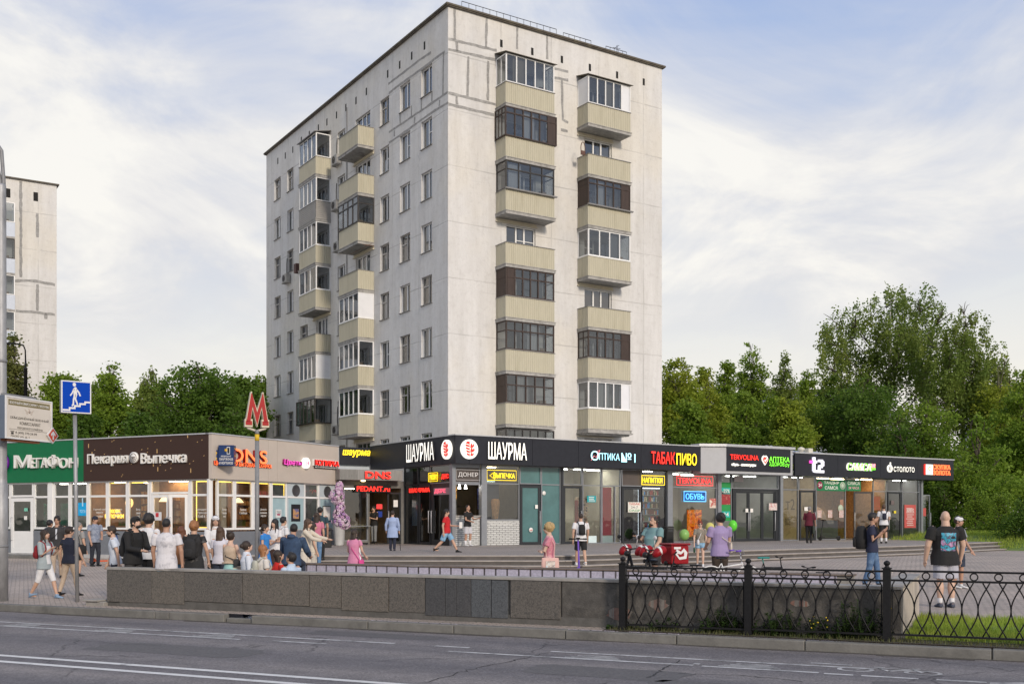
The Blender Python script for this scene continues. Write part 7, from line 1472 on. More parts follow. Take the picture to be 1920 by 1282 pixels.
def bicycle(pos,ang,label,col,wr=.28,seat=.78,bar=.95,wb=.9,saddle=None,bars='curved',group='bicycles behind the fence'):
    p = Vector(pos);r = root('bicycle',p,label,'bicycle',group);M = Matrix.Translation(p) @ Matrix.Rotation(ang,4,'Z');ax = Vector((0,1,0))
    def B(): b = MB();b.M = M;return b
    R_,F_,BB,ST,HD = Vector((-wb / 2,0,wr)),Vector((wb / 2,0,wr)),Vector((-.05,0,wr * .95)),Vector((-.2,0,seat - .1)),Vector((wb / 2 - .16,0,bar - .15))
    for c in (R_,F_):
        b = B();wheel(b,c,wr,.02,ax);wo = b.build('wheel',RUB,r);b = B();wheel(b,c,wr - .025,.008,ax);spokes(b,c,wr - .03,ax);b.build('rim',STEEL,wo);b = B();b.tube([c + Vector(((wr + .035) * math.cos(t),0,(wr + .035) * math.sin(t))) for t in [.5 + .25 * i for i in range(9)]],.018,5);b.build('mudguard',col,r)
    b = B();b.tube([R_,BB],.012,6);b.tube([R_,ST],.01,6);b.tube([BB,ST],.016,8);b.tube([BB,HD - Vector((-.03,0,.15))],.02,8);b.tube([ST - Vector((0,0,.1)),HD - Vector((0,0,.05))],.018,8);b.tube([F_,HD],.016,8);b.build('frame',col,r)
    b = B();b.tube([ST,ST + Vector((-.02,0,.1))],.013,6);b.rings([(ST + Vector((x,0,.12)),Vector((0,h,0)),Vector((0,0,.022))) for x,h in ((-.13,.03),(-.12,.075),(-.05,.07),(.05,.03),(.13,.016),(.14,.006))],10);b.build('saddle',saddle or BLK,r)
    b = B()
    if bars == 'curved': b.tube([HD + Vector((0,0,.0)),HD + Vector((-.03,0,.15))],.014,6);b.tube([HD + Vector(v) for v in ((-.2,-.26,.26),(-.05,-.24,.28),(.02,-.16,.2),(-.03,0,.15),(.02,.16,.2),(-.05,.24,.28),(-.2,.26,.26))],.012,8)
    else: b.tube([HD,HD + Vector((-.02,0,.16))],.014,6);b.tube([HD + Vector(v) for v in ((-.05,-.28,.19),(-.02,0,.16),(-.05,.28,.19))],.012,8)
    hb = b.build('handlebar',STEEL if bars == 'curved' else BLK,r);b = B()
    for s_ in (-1,1): q0 = HD + (Vector((-.22,s_ * .26,.26)) if bars == 'curved' else Vector((-.05,s_ * .29,.19)));b.tube([q0,q0 + (Vector((.13,-s_ * .005,.01)) if bars == 'curved' else Vector((.01,-s_ * .12,-.01)))],.02,8)
    b.build('grips',PUR if bars == 'curved' else RUB,hb)
    b = B();b.lathe([(.09,-.012),(.09,.012)],14,BB + Vector((0,-.04,0)),'Y');b.tube([BB + Vector((0,-.06,0)),BB + Vector((.1,-.07,-.12))],.01,5);b.box(BB.x + .06,BB.x + .15,-.14,-.06,BB.z - .135,BB.z - .11);b.tube([BB + Vector((0,.06,0)),BB + Vector((-.1,.07,.12))],.01,5);b.box(BB.x - .15,BB.x - .06,.06,.14,BB.z + .11,BB.z + .135);b.build('cranks',STEEL,r);return r
bicycle(stand(1368,25.5),R(5),'white bicycle with curved handlebars held by the person in lilac',WHP,.3,.8,.88);bicycle(stand(1448,24.3),R(0),'small dark bicycle with a teal saddle parked behind the fence',BLK,.25,.86,.86,.72,C('teal_saddle',(.02,.22,.2),.4),'flat')
bicycle(stand(1288,24.0),R(170),'dark bicycle leaning next to the red delivery bike',BLK,.3,.72,.98,.9,BLK,'flat');bicycle(stand(1525,24.6),R(195),'low child bicycle with only its dark saddle showing over the fence rail',C('pale_green_paint',(.4,.5,.4)),.2,.5,.62,.66,BLK,'flat')
REDB = C('delivery_red',(.27,.006,.012),.4,.08)
def delivery(pos,ang,label,box):
    p = Vector(pos);r = root('delivery_bike',p,label,'delivery bike','red delivery bikes behind the fence');M = Matrix.Translation(p) @ Matrix.Rotation(ang,4,'Z');ax = Vector((0,1,0))
    def B(): b = MB();b.M = M;return b
    for x in (-.55,.6):
        b = B();wheel(b,Vector((x,0,.28)),.25,.05,ax);wo = b.build('wheel',RUB,r);b = B();b.lathe([(.19,-.02),(.19,.02)],16,(x,0,.28),'Y');b.build('rim',STEEL,wo)
    b = B();b.tube([(-.55,0,.28),(-.1,0,.32),(.3,0,.5),(.42,0,.9)],.035,8);b.tube([(.6,0,.28),(.42,0,.95)],.03,8);b.tube([(-.1,0,.32),(-.2,0,.72)],.03,8);b.tube([(-.55,0,.3),(-.75,0,.68),(-.2,0,.68)],.02,6);b.build('frame',BLK,r)
    b = B();b.rings([(Vector((x,0,.76)),Vector((0,h,0)),Vector((0,0,.05))) for x,h in ((-.36,.05),(-.34,.12),(-.2,.12),(-.02,.07),(.0,.03))],12);b.build('saddle',BLK,r)
    b = B();b.tube([(.42,0,.92),(.4,0,1.05)],.022,8);b.tube([(.34,-.3,1.08),(.4,0,1.05),(.34,.3,1.08)],.016,8);hb = b.build('handlebar',BLK,r)
    for s_ in (-1,1):
        b = B();rs = [(Vector((.3,s_ * .30,1.06)) + Vector((dx,0,dz)),Vector((0,ry,0)),Vector((rz * .3,0,rz))) for dx,dz,ry,rz in ((-.15,.03,.04,.04),(-.11,.02,.09,.085),(0,-.01,.105,.10),(.11,-.07,.10,.09),(.17,-.11,.05,.05))];b.rings(rs,14);mf = b.build('handlebar_muff',REDB,hb)
        b = B();b.rings([(c + Vector((0,0,0)),ax_ * 1.03,ay_ * 1.03) for c,ax_,ay_ in (rs[2],(rs[2][0] + Vector((.05,0,-.005)),rs[2][1] * .99,rs[2][2] * .99))],14);b.build('white_stripe',SIGNW,mf)
        b = B();b.tube([(.38,s_ * .2,1.1),(.46,s_ * .34,1.3)],.009,5);b.ell((.46,s_ * .36,1.34),(.02,.07,.05),10,6);b.build('mirror',SIGNW if s_ > 0 else BLK,hb)
    part('front_basket',BLK,r,M,(.12,.46,-.2,.2,.36,.66),bevel=.02);b = B();b.ell((.5,0,.95),(.07,.08,.07));b.build('headlamp',BLK,r)
    if box:
        o = part('cargo_box',REDB,r,M,(-.50,-.04,-.24,.24,.74,1.16),bevel=.03);part('box_lid',C('delivery_dark_red',(.22,.01,.015),.45),o,M,(-.53,-.01,-.27,.27,1.162,1.21),bevel=.02)
        part('box_label',SIGNW,o,M,(-.28,-.1,.242,.25,1.08,1.13));b = B();b.prism([(-.42,.86),(-.24,.84),(-.12,.98),(-.17,1.08),(-.28,1.02),(-.36,1.1),(-.45,1.0)],.242,.254);b.build('box_mark',SIGNW,o);b = B();b.prism([(-.36,.92),(-.24,.9),(-.18,.98),(-.28,.96),(-.36,1.02)],.2545,.26);b.build('box_mark',REDB,o)
delivery(stand(1207,25.5),R(212),'red delivery bike with striped hand muffs and a black front basket, left of the pair',False);delivery(stand(1246,24.6),R(203),'red delivery bike with a big red cargo box, right of the pair',True)
# something red and white parked on the far right
p = gp(1921,1024,.27);mb = root('motor_scooter',p,'red and white parked motor scooter cut by the right photo edge','motor scooter');M = Matrix.Translation(p) @ Matrix.Rotation(R(200),4,'Z')
b = MB();b.M = M;[wheel(b,Vector((x,0,.26)),.22,.055,Vector((0,1,0))) for x in (-.6,.62)];b.build('wheels',RUB,mb);b = MB();b.M = M;b.rings([(Vector((x,0,z)),Vector((0,.16 * s_,0)),Vector((0,0,.17 * s_))) for x,z,s_ in ((-.85,.62,.4),(-.7,.6,1),(-.35,.55,1.1),(-.1,.4,.8),(.2,.3,.7),(.42,.42,.8))],12);b.build('body',REDB,mb);b = MB();b.M = M;b.rings([(Vector((x,0,z)),Vector((0,.17,0)),Vector((.05,0,.02))) for x,z in ((.42,.35),(.5,.6),(.48,.9),(.42,1.05))],12);b.tube([(.42,-.3,1.1),(.4,.3,1.1)],.02,6);b.build('leg_shield',SIGNW,mb);b = MB();b.M = M;b.rings([(Vector((x,0,.8)),Vector((0,h,0)),Vector((0,0,.06))) for x,h in ((-.8,.06),(-.7,.14),(-.3,.14),(-.1,.08))],10);b.build('seat',BLK,mb)
# ================================================================ PEOPLE
SKIN = [mat('skin_%d' % i,c,.55,.08,6) for i,c in enumerate(((.50,.31,.22),(.42,.24,.165),(.56,.37,.28),(.34,.19,.125)))]
HAIR = {k: mat('hair_' + k,c,.55,.3,30,.4,stretch=(1,1,.2)) for k,c in dict(black=(.012,.010,.010),dark=(.03,.018,.012),brown=(.07,.038,.022),auburn=(.13,.045,.02),blonde=(.42,.29,.13),ginger=(.28,.12,.045),grey=(.2,.19,.18),red=(.20,.03,.015)).items()}
def cloth(name,c,v=.12,c2=None,at_=.58,sc=9,soft=.06): return mat('cloth_' + name,c,.85,v,sc,.25,bscale=22,col2=c2,c2at=at_,soft=soft)
EYE = C('eye_dark',(.03,.02,.02),.3);LIP = C('lip',(.38,.14,.12),.5)
BAKE = []
def remeshed(name,b,m,parent,vox,fold=0.0,seed=0,smooth=2):
    o = b.build(name,m,parent);md = o.modifiers.new('remesh','REMESH');md.mode = 'VOXEL';md.voxel_size = vox;md.use_smooth_shade = True
    if smooth: s_ = o.modifiers.new('smooth','SMOOTH');s_.factor = .5;s_.iterations = smooth
    BAKE.append((o,fold,seed));return o
def vrot(v,ax,a): return Matrix.Rotation(a,3,ax) @ v
def person(label,px,head,Y=None,feet=None,zg=None,H=None,face=0,pose='stand',L=(6,8,12,4),Rr=(6,8,12,4),lean=0,look=(0,0),sex='m',fat=1.0,skin=0,hair=('short','dark'),
           top=('tee',None),bottom=('trousers',None),shoes=None,hem=None,stride=1.0,group=None,socks=None,cap=None,beard=False,glasses=False,seed=0):
    """px, head: axis column and top row of the head in the photo; feet: lowest row where it shows, else the distance Y"""
    if feet is not None:
        g_ = gp(px,feet,zg);Y = g_.y;z0 = g_.z
    elif H is not None and zg is None: z0 = ZE + (HY - head) / FPX * Y - H
    else:
        X = (px - CX) / FPX * Y;z0 = ground_z(X,Y) if zg is None else zg
    X = (px - CX) / FPX * Y
    if H is None: H = ZE + (HY - head) / FPX * Y - z0
    if pose == 'sit': H = 1.76
    q = random.Random(seed + int(px));f = sex == 'f'
    rt = root('person',(X,Y,z0),label,'person',group,rz=R(face));M = ROOTM[rt.name]
    V3 = Vector;sh = (.100 if f else .113) * H * (1 + .42 * (fat - 1));hp = .05 * H
    # ---- skeleton, facing -Y
    a1,k1,a2,k2 = {'stand': (3,4,-2,3),'walk': (25 * stride,6,-17 * stride,20 * stride),'walk2': (-17 * stride,20 * stride,25 * stride,6),'sit': (84,80,80,84),'contra': (10,16,-3,2)}[pose]
    l1,l2 = .245 * H,.235 * H;hipz = .52 * H
    def leg(sx,a,k):
        a,k = R(a),R(k);h = V3((sx * hp,0,0));kn = h + V3((sx * .01,-math.sin(a) * l1,-math.cos(a) * l1));an = kn + V3((0,-math.sin(a - k) * l2,-math.cos(a - k) * l2));return [h,kn,an,a - k]
    LL,RL = leg(1,a1,k1),leg(-1,a2,k2);low = min(LL[2].z,RL[2].z) - .040 * H;hz = -low
    if pose == 'sit': hz = .09
    for g_ in (LL,RL):
        for i in range(3): g_[i] = g_[i] + V3((0,0,hz))
    ln = R(lean);pel = V3((0,0,hz))
    def sp(x,y,zf):       # a point of the torso: height as a share of H above the hip joint, with the forward lean
        v = V3((x,y,(zf - .52) * H));v = vrot(v,'X',ln);return pel + v
    lx = lambda v: vrot(v,'X',ln)
    def arm(sx,f_,ab,el,inn):
        s_ = sp(sx * sh,0,.808);a,b_ = R(f_),R(ab);d = V3((sx * math.sin(b_),-math.sin(a) * math.cos(b_),-math.cos(a) * math.cos(b_)));e = s_ + lx(d) * .178 * H
        a2_,i_ = R(f_ + el),R(inn);d2 = V3((-sx * math.sin(i_),-math.sin(a2_) * math.cos(i_),-math.cos(a2_) * math.cos(i_)));w_ = e + lx(d2) * .150 * H;return s_,e,w_,lx(d2)
    LA,RA = arm(1,*L),arm(-1,*Rr)
    yaw,pit = R(look[0]),R(look[1]);hc = sp(0,-.010 * H,.925) ;neck0 = sp(0,.008 * H,.82);
    def hd(v): v = vrot(V3(v) * H,'X',pit);v = vrot(v,'Z',yaw);return hc + lx(v)
    rotH = (Matrix.Rotation(ln,3,'X') @ Matrix.Rotation(yaw,3,'Z') @ Matrix.Rotation(pit,3,'X'))
    def B(): b = MB();b.M = M;return b
    # ---- body
    b = B();fm = math.sqrt(fat)
    b.ell(hd((0,.008,.014)),(.0435 * H,.054 * H,.058 * H),16,12,rotH);b.ell(hd((0,-.012,-.024)),(.034 * H,.038 * H,.042 * H),14,10,rotH);b.ell(hd((0,-.053,-.010)),(.007 * H,.012 * H,.014 * H),8,6,rotH)
    for s_ in (-1,1): b.ell(hd((s_ * .0445,.006,-.004)),(.006 * H,.013 * H,.018 * H),8,6,rotH)
    b.tube([neck0,hd((0,.008,-.03))],[.034 * H * fm,.031 * H * fm],12,True,True)
    wa = .78 if f else 1
    b.rings([(sp(0,0,z),lx(V3((rx * H * fm,0,0))),lx(V3((0,ry * H * fm,0)))) for z,rx,ry in ((.475,.06,.05),(.50,.088,.06),(.54,.09,.062),(.60,.078 * (wa + .12),.052),(.68,.088,.056),(.75,.094,.058),(.80,.088,.045),(.83,.05,.04),(.85,.03,.03))],16)
    ar = .9 if f else 1.0;ar *= .5 + .5 * fat
    for (s_,e,w_,d),sx in ((LA,1),(RA,-1)):
        b.tube([s_,e,w_],[.029 * H * ar,.024 * H * ar,.0165 * H * ar],10,True,True)
        c = w_ + d * .035 * H;sdv = d.cross(V3((0,0,1)) if abs(d.z) < .8 else V3((0,1,0))).normalized();nrm = d.cross(sdv).normalized()
        if abs(d.z) > .8: sdv,nrm = V3((0,1,0)),V3((1,0,0)) * sx
        b.tube([w_,c,w_ + d * .055 * H],[.015 * H,.018 * H,.017 * H],8,True,True);b.tube([c - sdv * .008 * H,c + sdv * .012 * H],[.0145 * H] * 2,8,True,True)
        for i,ln_ in enumerate((.038,.044,.041,.032)):
            o_ = w_ + d * .053 * H + sdv * (.0145 - .0097 * i) * H * 1.0;cu = -nrm * sx * .0;p1 = o_ + d * ln_ * .5 * H;p2 = p1 + (d * .8 + nrm * .55 * (1 if sx > 0 else -1) * (-1)).normalized() * ln_ * .5 * H;b.tube([o_ - d * .01 * H,p1,p2],[.0058 * H,.0053 * H,.0044 * H],6,True,True)
        o_ = w_ + d * .02 * H + sdv * .016 * H;b.tube([o_,o_ + (d * .6 + sdv * .7).normalized() * .026 * H,o_ + (d * .95 + sdv * .4).normalized() * .046 * H],[.0075 * H,.0066 * H,.005 * H],6,True,True)
    lg = .93 if f else 1
    for h,kn,an,t in (LL,RL):
        b.tube([h,h.lerp(kn,.4),kn,kn.lerp(an,.3),an],[.05 * H * fm,.046 * H * fm,.031 * H * lg,.032 * H * fm * lg,.019 * H],12,True,True)
        b.tube([an + V3((0,.012 * H,-.012 * H)),an + V3((0,-.03 * H,-.02 * H)),an + V3((0,-.085 * H,-.028 * H))],[.02 * H,.019 * H,.012 * H],8,True,True)
    bo = remeshed('body',b,SKIN[skin],rt,.0095,0,0,2)
    b = B()
    for s_ in (-1,1): b.ell(hd((s_ * .0175,-.046,.004)),(.0065 * H,.004 * H,.0038 * H),8,6,rotH)
    b.build('eyes',EYE,rt);b = B();b.ell(hd((0,-.0495,-.034)),(.013 * H,.003 * H,.0035 * H),8,5,rotH);b.build('mouth',LIP,rt)
    b = B();hk = HAIR[hair[1]]
    for s_ in (-1,1): b.ell(hd((s_ * .018,-.0485,.014)),(.010 * H,.003 * H,.0022 * H),8,5,rotH)
    b.build('eyebrows',hk,rt)
    if glasses:
        b = B()
        for s_ in (-1,1): b.ell(hd((s_ * .018,-.051,.004)),(.014 * H,.004 * H,.010 * H),10,6,rotH);b.tube([hd((s_ * .03,-.05,.006)),hd((s_ * .046,.0,.006))],.002 * H,5)
        b.build('sunglasses',BLK,rt)
    if beard:
        b = B();b.ell(hd((0,-.020,-.050)),(.031 * H,.031 * H,.020 * H),12,8,rotH);b.ell(hd((0,.004,-.028)),(.0425 * H,.012 * H,.022 * H),12,8,rotH);remeshed('beard',b,hk,rt,.009,.003,3,1)
    # ---- hair
    kind = hair[0]
    if kind != 'bald':
        b = B();e = {'buzz': .0025,'short': .007,'curly': .016}.get(kind,.009)
        b.ell(hd((0,.014,.020)),((.0435 + e) * H,(.052 + e) * H,(.054 + e) * H),18,12,rotH)
        if kind == 'short': b.ell(hd((0,-.018,.058)),(.034 * H,.030 * H,.018 * H),12,8,rotH)
        if kind == 'curly':
            for i in range(34): a = q.uniform(0,6.28);t = q.uniform(-.3,1.4);v = V3((math.cos(a) * math.cos(t) * .054,.016 + math.sin(a) * math.cos(t) * .062,.018 + math.sin(t) * .062));(v.y > -.035 or v.z > .035) and b.ell(hd(v),(.016 * H,) * 3,8,6)
        if kind in ('bob','long','longer'):
            dn = {'bob': .055,'long': .15,'longer': .215}[kind]
            b.ell(hd((0,.024,-.012)),(.052 * H,.042 * H,.055 * H),14,10,rotH)
            b.rings([(hd((0,.026,.02)),rotH @ V3((.050 * H,0,0)),rotH @ V3((0,.038 * H,0))),(hd((0,.036,-.05)),V3((.054 * H,0,0)),V3((0,.034 * H,0))),(hd((0,.05,-.05 - dn * .45)),V3((.056 * H,0,0)),V3((0,.026 * H,0))),(hd((0,.056,-.04 - dn)),V3((.036 * H,0,0)),V3((0,.016 * H,0)))],14)
            if kind != 'bob':
                for s_ in (-1,1): b.tube([hd((s_ * .044,-.008,.02)),hd((s_ * .05,-.006,-.05)),hd((s_ * .055,-.02,-.05 - dn * .5))],[.014 * H,.016 * H,.006 * H],8,True,True)
        if kind == 'bun': b.ell(hd((0,.045,.072)),(.027 * H,) * 3,12,8)
        if kind == 'lowbun': b.ell(hd((0,.070,.035)),(.030 * H,) * 3,12,8)
        if kind == 'pony': b.tube([hd((0,.06,.03)),hd((0,.09,.01)),hd((0,.095,-.06)),hd((0,.08,-.13))],[.014 * H,.02 * H,.018 * H,.006 * H],8,True,True)
        remeshed('hair',b,hk,rt,.009,.004 if kind != 'buzz' else .001,seed + 5,2)
    if cap:
        b = B();b.ell(hd((0,.008,.030)),(.052 * H,.062 * H,.046 * H),16,10,rotH);b.rings([(hd((0,-.045 - .012 * i,.036 - .004 * i)),rotH @ V3(((.044 - .006 * i) * H,0,0)),rotH @ V3((0,.004 * H,.012 * H * .2))) for i in range(5)],12);b.prism
        remeshed('cap',b,cap,rt,.008,.001,1,1)
    # ---- top
    kind,m = top
    z_hem = hem if hem is not None else {'tee': .475,'tank': .50,'long': .47,'robe': .33,'hoodie': .46,'dress': .28,'crop': .585,'open': .44}[kind]
    if m is not None:
        b = B();k = .012;th = k * 1.25 if kind in ('hoodie','robe','open') else k * .8
        prof = [(z_hem,.114,.080),(max(z_hem + .02,.53),.108,.077),(.60,.090 if not f else .078,.064),(.68,.098 if not f else .088,.067),(.745,.105 if not f else .093,.071 if not f else .074),(.79,.104 if not f else .092,.056),(.822,.066,.046),(.842,.040,.041)]
        if kind == 'tank': prof = prof[:-2] + [(.80,.072,.046),(.812,.055,.04)]
        if kind == 'crop': prof = [p_ for p_ in prof if p_[0] >= .585] if z_hem >= .58 else prof;prof = [(z_hem,.082,.06)] + prof[1:]
        if kind == 'dress': prof = [(z_hem,.140,.125),(.40,.118,.10),(.52,.100,.075),(.585,.080,.06)] + prof[3:]
        if kind == 'robe': prof = [(z_hem,.122,.09),(.45,.112,.082)] + prof[1:]
        b.rings([(sp(0,(.006 * H if fat < 1.1 else -.012 * H * (fat - 1) * 4 * (1 if .5 < z < .72 else 0)),z),lx(V3(((rx * fm + (th if z < .8 else 0) * .5) * H,0,0))),lx(V3((0,(ry * (fm * fm if .5 < z < .74 else fm) + (th if z < .8 else 0) * .5) * H,0)))) for z,rx,ry in prof],20)
        sl = {'tee': .62,'tank': 0,'long': 2,'robe': 2,'hoodie': 2,'dress': .45,'crop': 0,'open': 1.0}[kind]
        for s_,e,w_,d in (LA,RA):
            if sl == 0: continue
            b.ell(s_ - V3((0,0,.008 * H)),(.034 * H * ar,) * 3,10,8);r1 = (.041 if sl < 1.5 else .036) * H * ar
            if sl < 1.5: b.tube([s_,s_.lerp(e,sl)],[.038 * H * ar,r1],12,True,False)
            else: ex = .004 * H if kind != 'tee' else 0;b.tube([s_,e,w_.lerp(e,.04)],[.038 * H * ar + ex,.034 * H * ar + ex,.024 * H * ar + ex],12,True,False)
        if kind == 'hoodie': b.ell(sp(0,.055 * H,.825),(.062 * H,.04 * H,.035 * H),12,8)
        if kind in ('long','open'): b.rings([(sp(0,.006 * H,z),V3((r_ * H,0,0)),V3((0,r_ * H,0))) for z,r_ in ((.825,.046),(.86,.040))],14)
        tp = remeshed('dress' if kind == 'dress' else 'jacket' if kind in ('open','hoodie') else 'shirt',b,m,rt,.0115,.006,seed,2)
    else: tp = None
    # ---- bottom
    kind,m = bottom
    if m is not None:
        b = B();b.rings([(sp(0,0,z),lx(V3((rx * H * fm,0,0))),lx(V3((0,ry * H * fm,0)))) for z,rx,ry in ((.465,.072,.058),(.49,.093,.068),(.53,.096,.070),(.575,.088,.062),(.60,.084,.058))],18)
        if kind == 'skirt': b.rings([(sp(0,0,z),V3((rx * H,0,0)),V3((0,ry * H,0))) for z,rx,ry in ((.28,.135,.12),(.40,.115,.10),(.53,.096,.072))],18)
        else:
            for h,kn,an,t in (LL,RL):
                if kind == 'trousers': b.tube([h,h.lerp(kn,.5),kn,kn.lerp(an,.5),an.lerp(kn,.04)],[.058 * H * fm,.052 * H * fm,.041 * H,.038 * H,.035 * H],14,True,False)
                elif kind == 'wide': b.tube([h,h.lerp(kn,.5),kn,an.lerp(kn,.03)],[.06 * H * fm,.06 * H,.058 * H,.062 * H],14,True,False)
                elif kind == 'slim': b.tube([h,h.lerp(kn,.5),kn,kn.lerp(an,.4),an.lerp(kn,.08)],[.056 * H * fm,.048 * H * fm,.035 * H,.034 * H,.023 * H],14,True,False)
                elif kind == 'shorts': b.tube([h,h.lerp(kn,.5),kn.lerp(h,.10)],[.060 * H * fm,.058 * H * fm,.056 * H * fm],14,True,False)
                elif kind == 'short_shorts': b.tube([h,h.lerp(kn,.45)],[.060 * H * fm,.060 * H * fm],14,True,False)
                elif kind == 'capri': b.tube([h,h.lerp(kn,.5),kn,kn.lerp(an,.12)],[.058 * H * fm,.050 * H * fm,.040 * H,.042 * H],14,True,False)
        remeshed('skirt' if kind == 'skirt' else 'shorts' if 'shorts' in kind else 'trousers',b,m,rt,.0115,.005,seed + 3,2)
    if socks:
        for h,kn,an,t in (LL,RL): b = B();b.tube([an.lerp(kn,.42),an.lerp(kn,.1),an],[.0285 * H,.0245 * H,.024 * H],12,True,False);b.build('sock',socks,rt)
    if shoes:
        for h,kn,an,t in (LL,RL):
            b = B();tt = t * .55 if t < 0 else t * .3;fw = lambda y,z: an + vrot(V3((0,y * H,z * H)),'X',tt if t < 0 else 0)
            b.rings([(fw(y,z),V3((rx * H,0,0)),V3((0,0,rz * H))) for y,z,rx,rz in ((.034,-.024,.010,.012),(.030,-.020,.020,.020),(.0,-.014,.024,.026),(-.035,-.021,.026,.020),(-.070,-.027,.027,.014),(-.098,-.030,.021,.010),(-.106,-.031,.008,.006))],14);b.tube([an + V3((0,0,.02 * H)),an - V3((0,0,.01 * H))],[.023 * H,.026 * H],10)
            b.build('shoe',shoes,rt)
    return dict(root=rt,M=M,sp=sp,lx=lx,H=H,LA=LA,RA=RA,hd=hd,top=tp,sh=sh,Y=Y,X=X,z0=z0)
def finish_people():
    dg = bpy.context.evaluated_depsgraph_get()
    for o,fold,seed in BAKE:
        me = bpy.data.meshes.new_from_object(o.evaluated_get(dg));n = len(me.vertices)
        if fold and n:
            a = np.empty(n * 3,np.float32);me.vertices.foreach_get('co',a);a = a.reshape(-1,3);nn = np.empty(n * 3,np.float32);me.vertices.foreach_get('normal',nn);nn = nn.reshape(-1,3);g = np.random.default_rng(seed);d = np.zeros(n)
            for k in range(7): v = g.normal(size=3) * (16 if k < 4 else 34);v[2] *= .55;d += np.sin(a @ v + g.uniform(0,6.28) + 1.5 * np.sin(a @ (g.normal(size=3) * 9))) / (1.6 if k < 4 else 3.2)
            a += nn * (d / 3 * fold)[:,None];me.vertices.foreach_set('co',a.astype(np.float32).ravel())
        me.polygons.foreach_set('use_smooth',np.ones(len(me.polygons),bool));old = o.data;o.modifiers.clear();o.data = me;nm = old.name;bpy.data.meshes.remove(old);me.name = nm
    BAKE.clear()
from mathutils.bvhtree import BVHTree
def printed(P,m,w_,h_,zc,front=False,name='print',n=10):
    """artwork printed on a shirt: a small sheet laid on the cloth"""
    o = P['top'];bv = BVHTree.FromPolygons([v.co[:] for v in o.data.vertices],[p.vertices[:] for p in o.data.polygons]);H = P['H'];Mi = Matrix.Identity(4);s_ = -1 if front else 1;vs = []
    for j in range(n + 1):
        for i in range(n + 1):
            c = P['sp'](w_ * (i / n - .5),0,zc) + Vector((0,s_ * .6,h_ * (j / n - .5)));hit = bv.ray_cast(c,Vector((0,-s_,0)));vs.append((hit[0] if hit[0] is not None else c * 1) + Vector((0,s_ * .006,0)))
    b = MB();b.add([ROOTM[o.name] @ v for v in vs],[(j * (n + 1) + i,j * (n + 1) + i + 1,(j + 1) * (n + 1) + i + 1,(j + 1) * (n + 1) + i) for j in range(n) for i in range(n)],True);return b.build(name,m,P['root'])
def backpack(P,label,m,w_=.15,h_=.24,d_=.085,zc=.70,front=None,cat='backpack',straps=True):
    H = P['H'];sp,lx = P['sp'],P['lx'];c = sp(0,.10 * H + d_ * H * .5 * .6,zc);Mw = P['M'];r = root('backpack',Mw @ sp(0,.12 * H,zc - h_ / 2),label,cat)
    b = MB();b.M = Mw;b.rings([(sp(0,(.068 + d_ * .5) * H,z),lx(Vector((w_ * .5 * k * H,0,0))),lx(Vector((0,d_ * .5 * k2 * H,0)))) for z,k,k2 in ((zc - h_ * .5,.7,.7),(zc - h_ * .46,.95,1),(zc - h_ * .1,1.0,1.12),(zc + h_ * .3,.93,.95),(zc + h_ * .45,.75,.75),(zc + h_ * .5,.4,.4))],16);b.build('pack',m,r)
    b = MB();b.M = Mw;b.rings([(sp(0,(.068 + d_ * 1.02) * H,z),lx(Vector((w_ * .36 * k * H,0,0))),lx(Vector((0,d_ * .22 * k * H,0)))) for z,k in ((zc - h_ * .42,.7),(zc - h_ * .36,1),(zc - h_ * .05,1),(zc + h_ * .02,.6))],12);b.build('front_pocket',front or m,r)
    if straps:
        b = MB();b.M = Mw
        for s_ in (-1,1): x = P['sh'] * .62 * s_;b.tube([sp(x * .7,.075 * H,zc + h_ * .42),sp(x,.02 * H,.842),sp(x,-.055 * H,.80),sp(x * 1.05,-.082 * H,.72),sp(x * 1.3,-.03 * H,.62),sp(x,.07 * H,zc - h_ * .4)],.009 * H,6)
        b.build('straps',m,r)
    return r
def held(P,side,label,cat,name,m,size,off=(0,0,0),rot=0,group=None):
    """a small flat thing in a hand"""
    s_,e,w_,d = P['LA'] if side == 'L' else P['RA'];c = w_ + d * .062 * P['H'] + Vector(off);Mw = P['M'] @ Matrix.Translation(c) @ Matrix.Rotation(R(rot),4,'X');b = MB();b.M = Mw;x,y,z = size;b.box(-x / 2,x / 2,-y / 2,y / 2,-z / 2,z / 2);o = b.build(name,m);tag(o,label,cat,group);recentre(o);return o
def shoulder_bag(P,label,m,side=1,size=(.24,.08,.18),zc=.55,strap=None,cross=True,name='shoulder_bag',cat='bag',back=0.0,off=.03):
    H = P['H'];sp = P['sp'];Mw = P['M'];x = side * (.115 * H + off);c = sp(x,back * H,zc);r = root(name,Mw @ c,label,cat);b = MB();b.M = Mw @ Matrix.Translation(c);a,t,h = size
    b.rings([(Vector((0,0,z * h)),Vector((t * .5 * k,0,0)),Vector((0,a * .5 * k2,0))) for z,k,k2 in ((-.5,.8,.9),(-.45,1,1),(.3,.9,.97),(.45,.5,.92),(.5,.2,.9))],14);b.build('bag_body',m,r)
    b = MB();b.M = Mw;sx = -side if cross else side;s0 = sp(sx * P['sh'] * .55,.0,.845)
    pts = [c + Vector((0,.08,size[2] * .4)),sp(0,.088 * H,.68) if cross else sp(side * .11 * H,.06 * H,.72),s0,sp(0,-.092 * H,.69) if cross else sp(side * .11 * H,-.06 * H,.72),c + Vector((0,-.08,size[2] * .4))]
    sm = []
    for i in range(len(pts) - 1):
        for k in range(4): sm.append(pts[i].lerp(pts[i + 1],k / 4))
    b.tube(sm + [pts[-1]],.009,6);b.build('strap',strap or m,r);return r
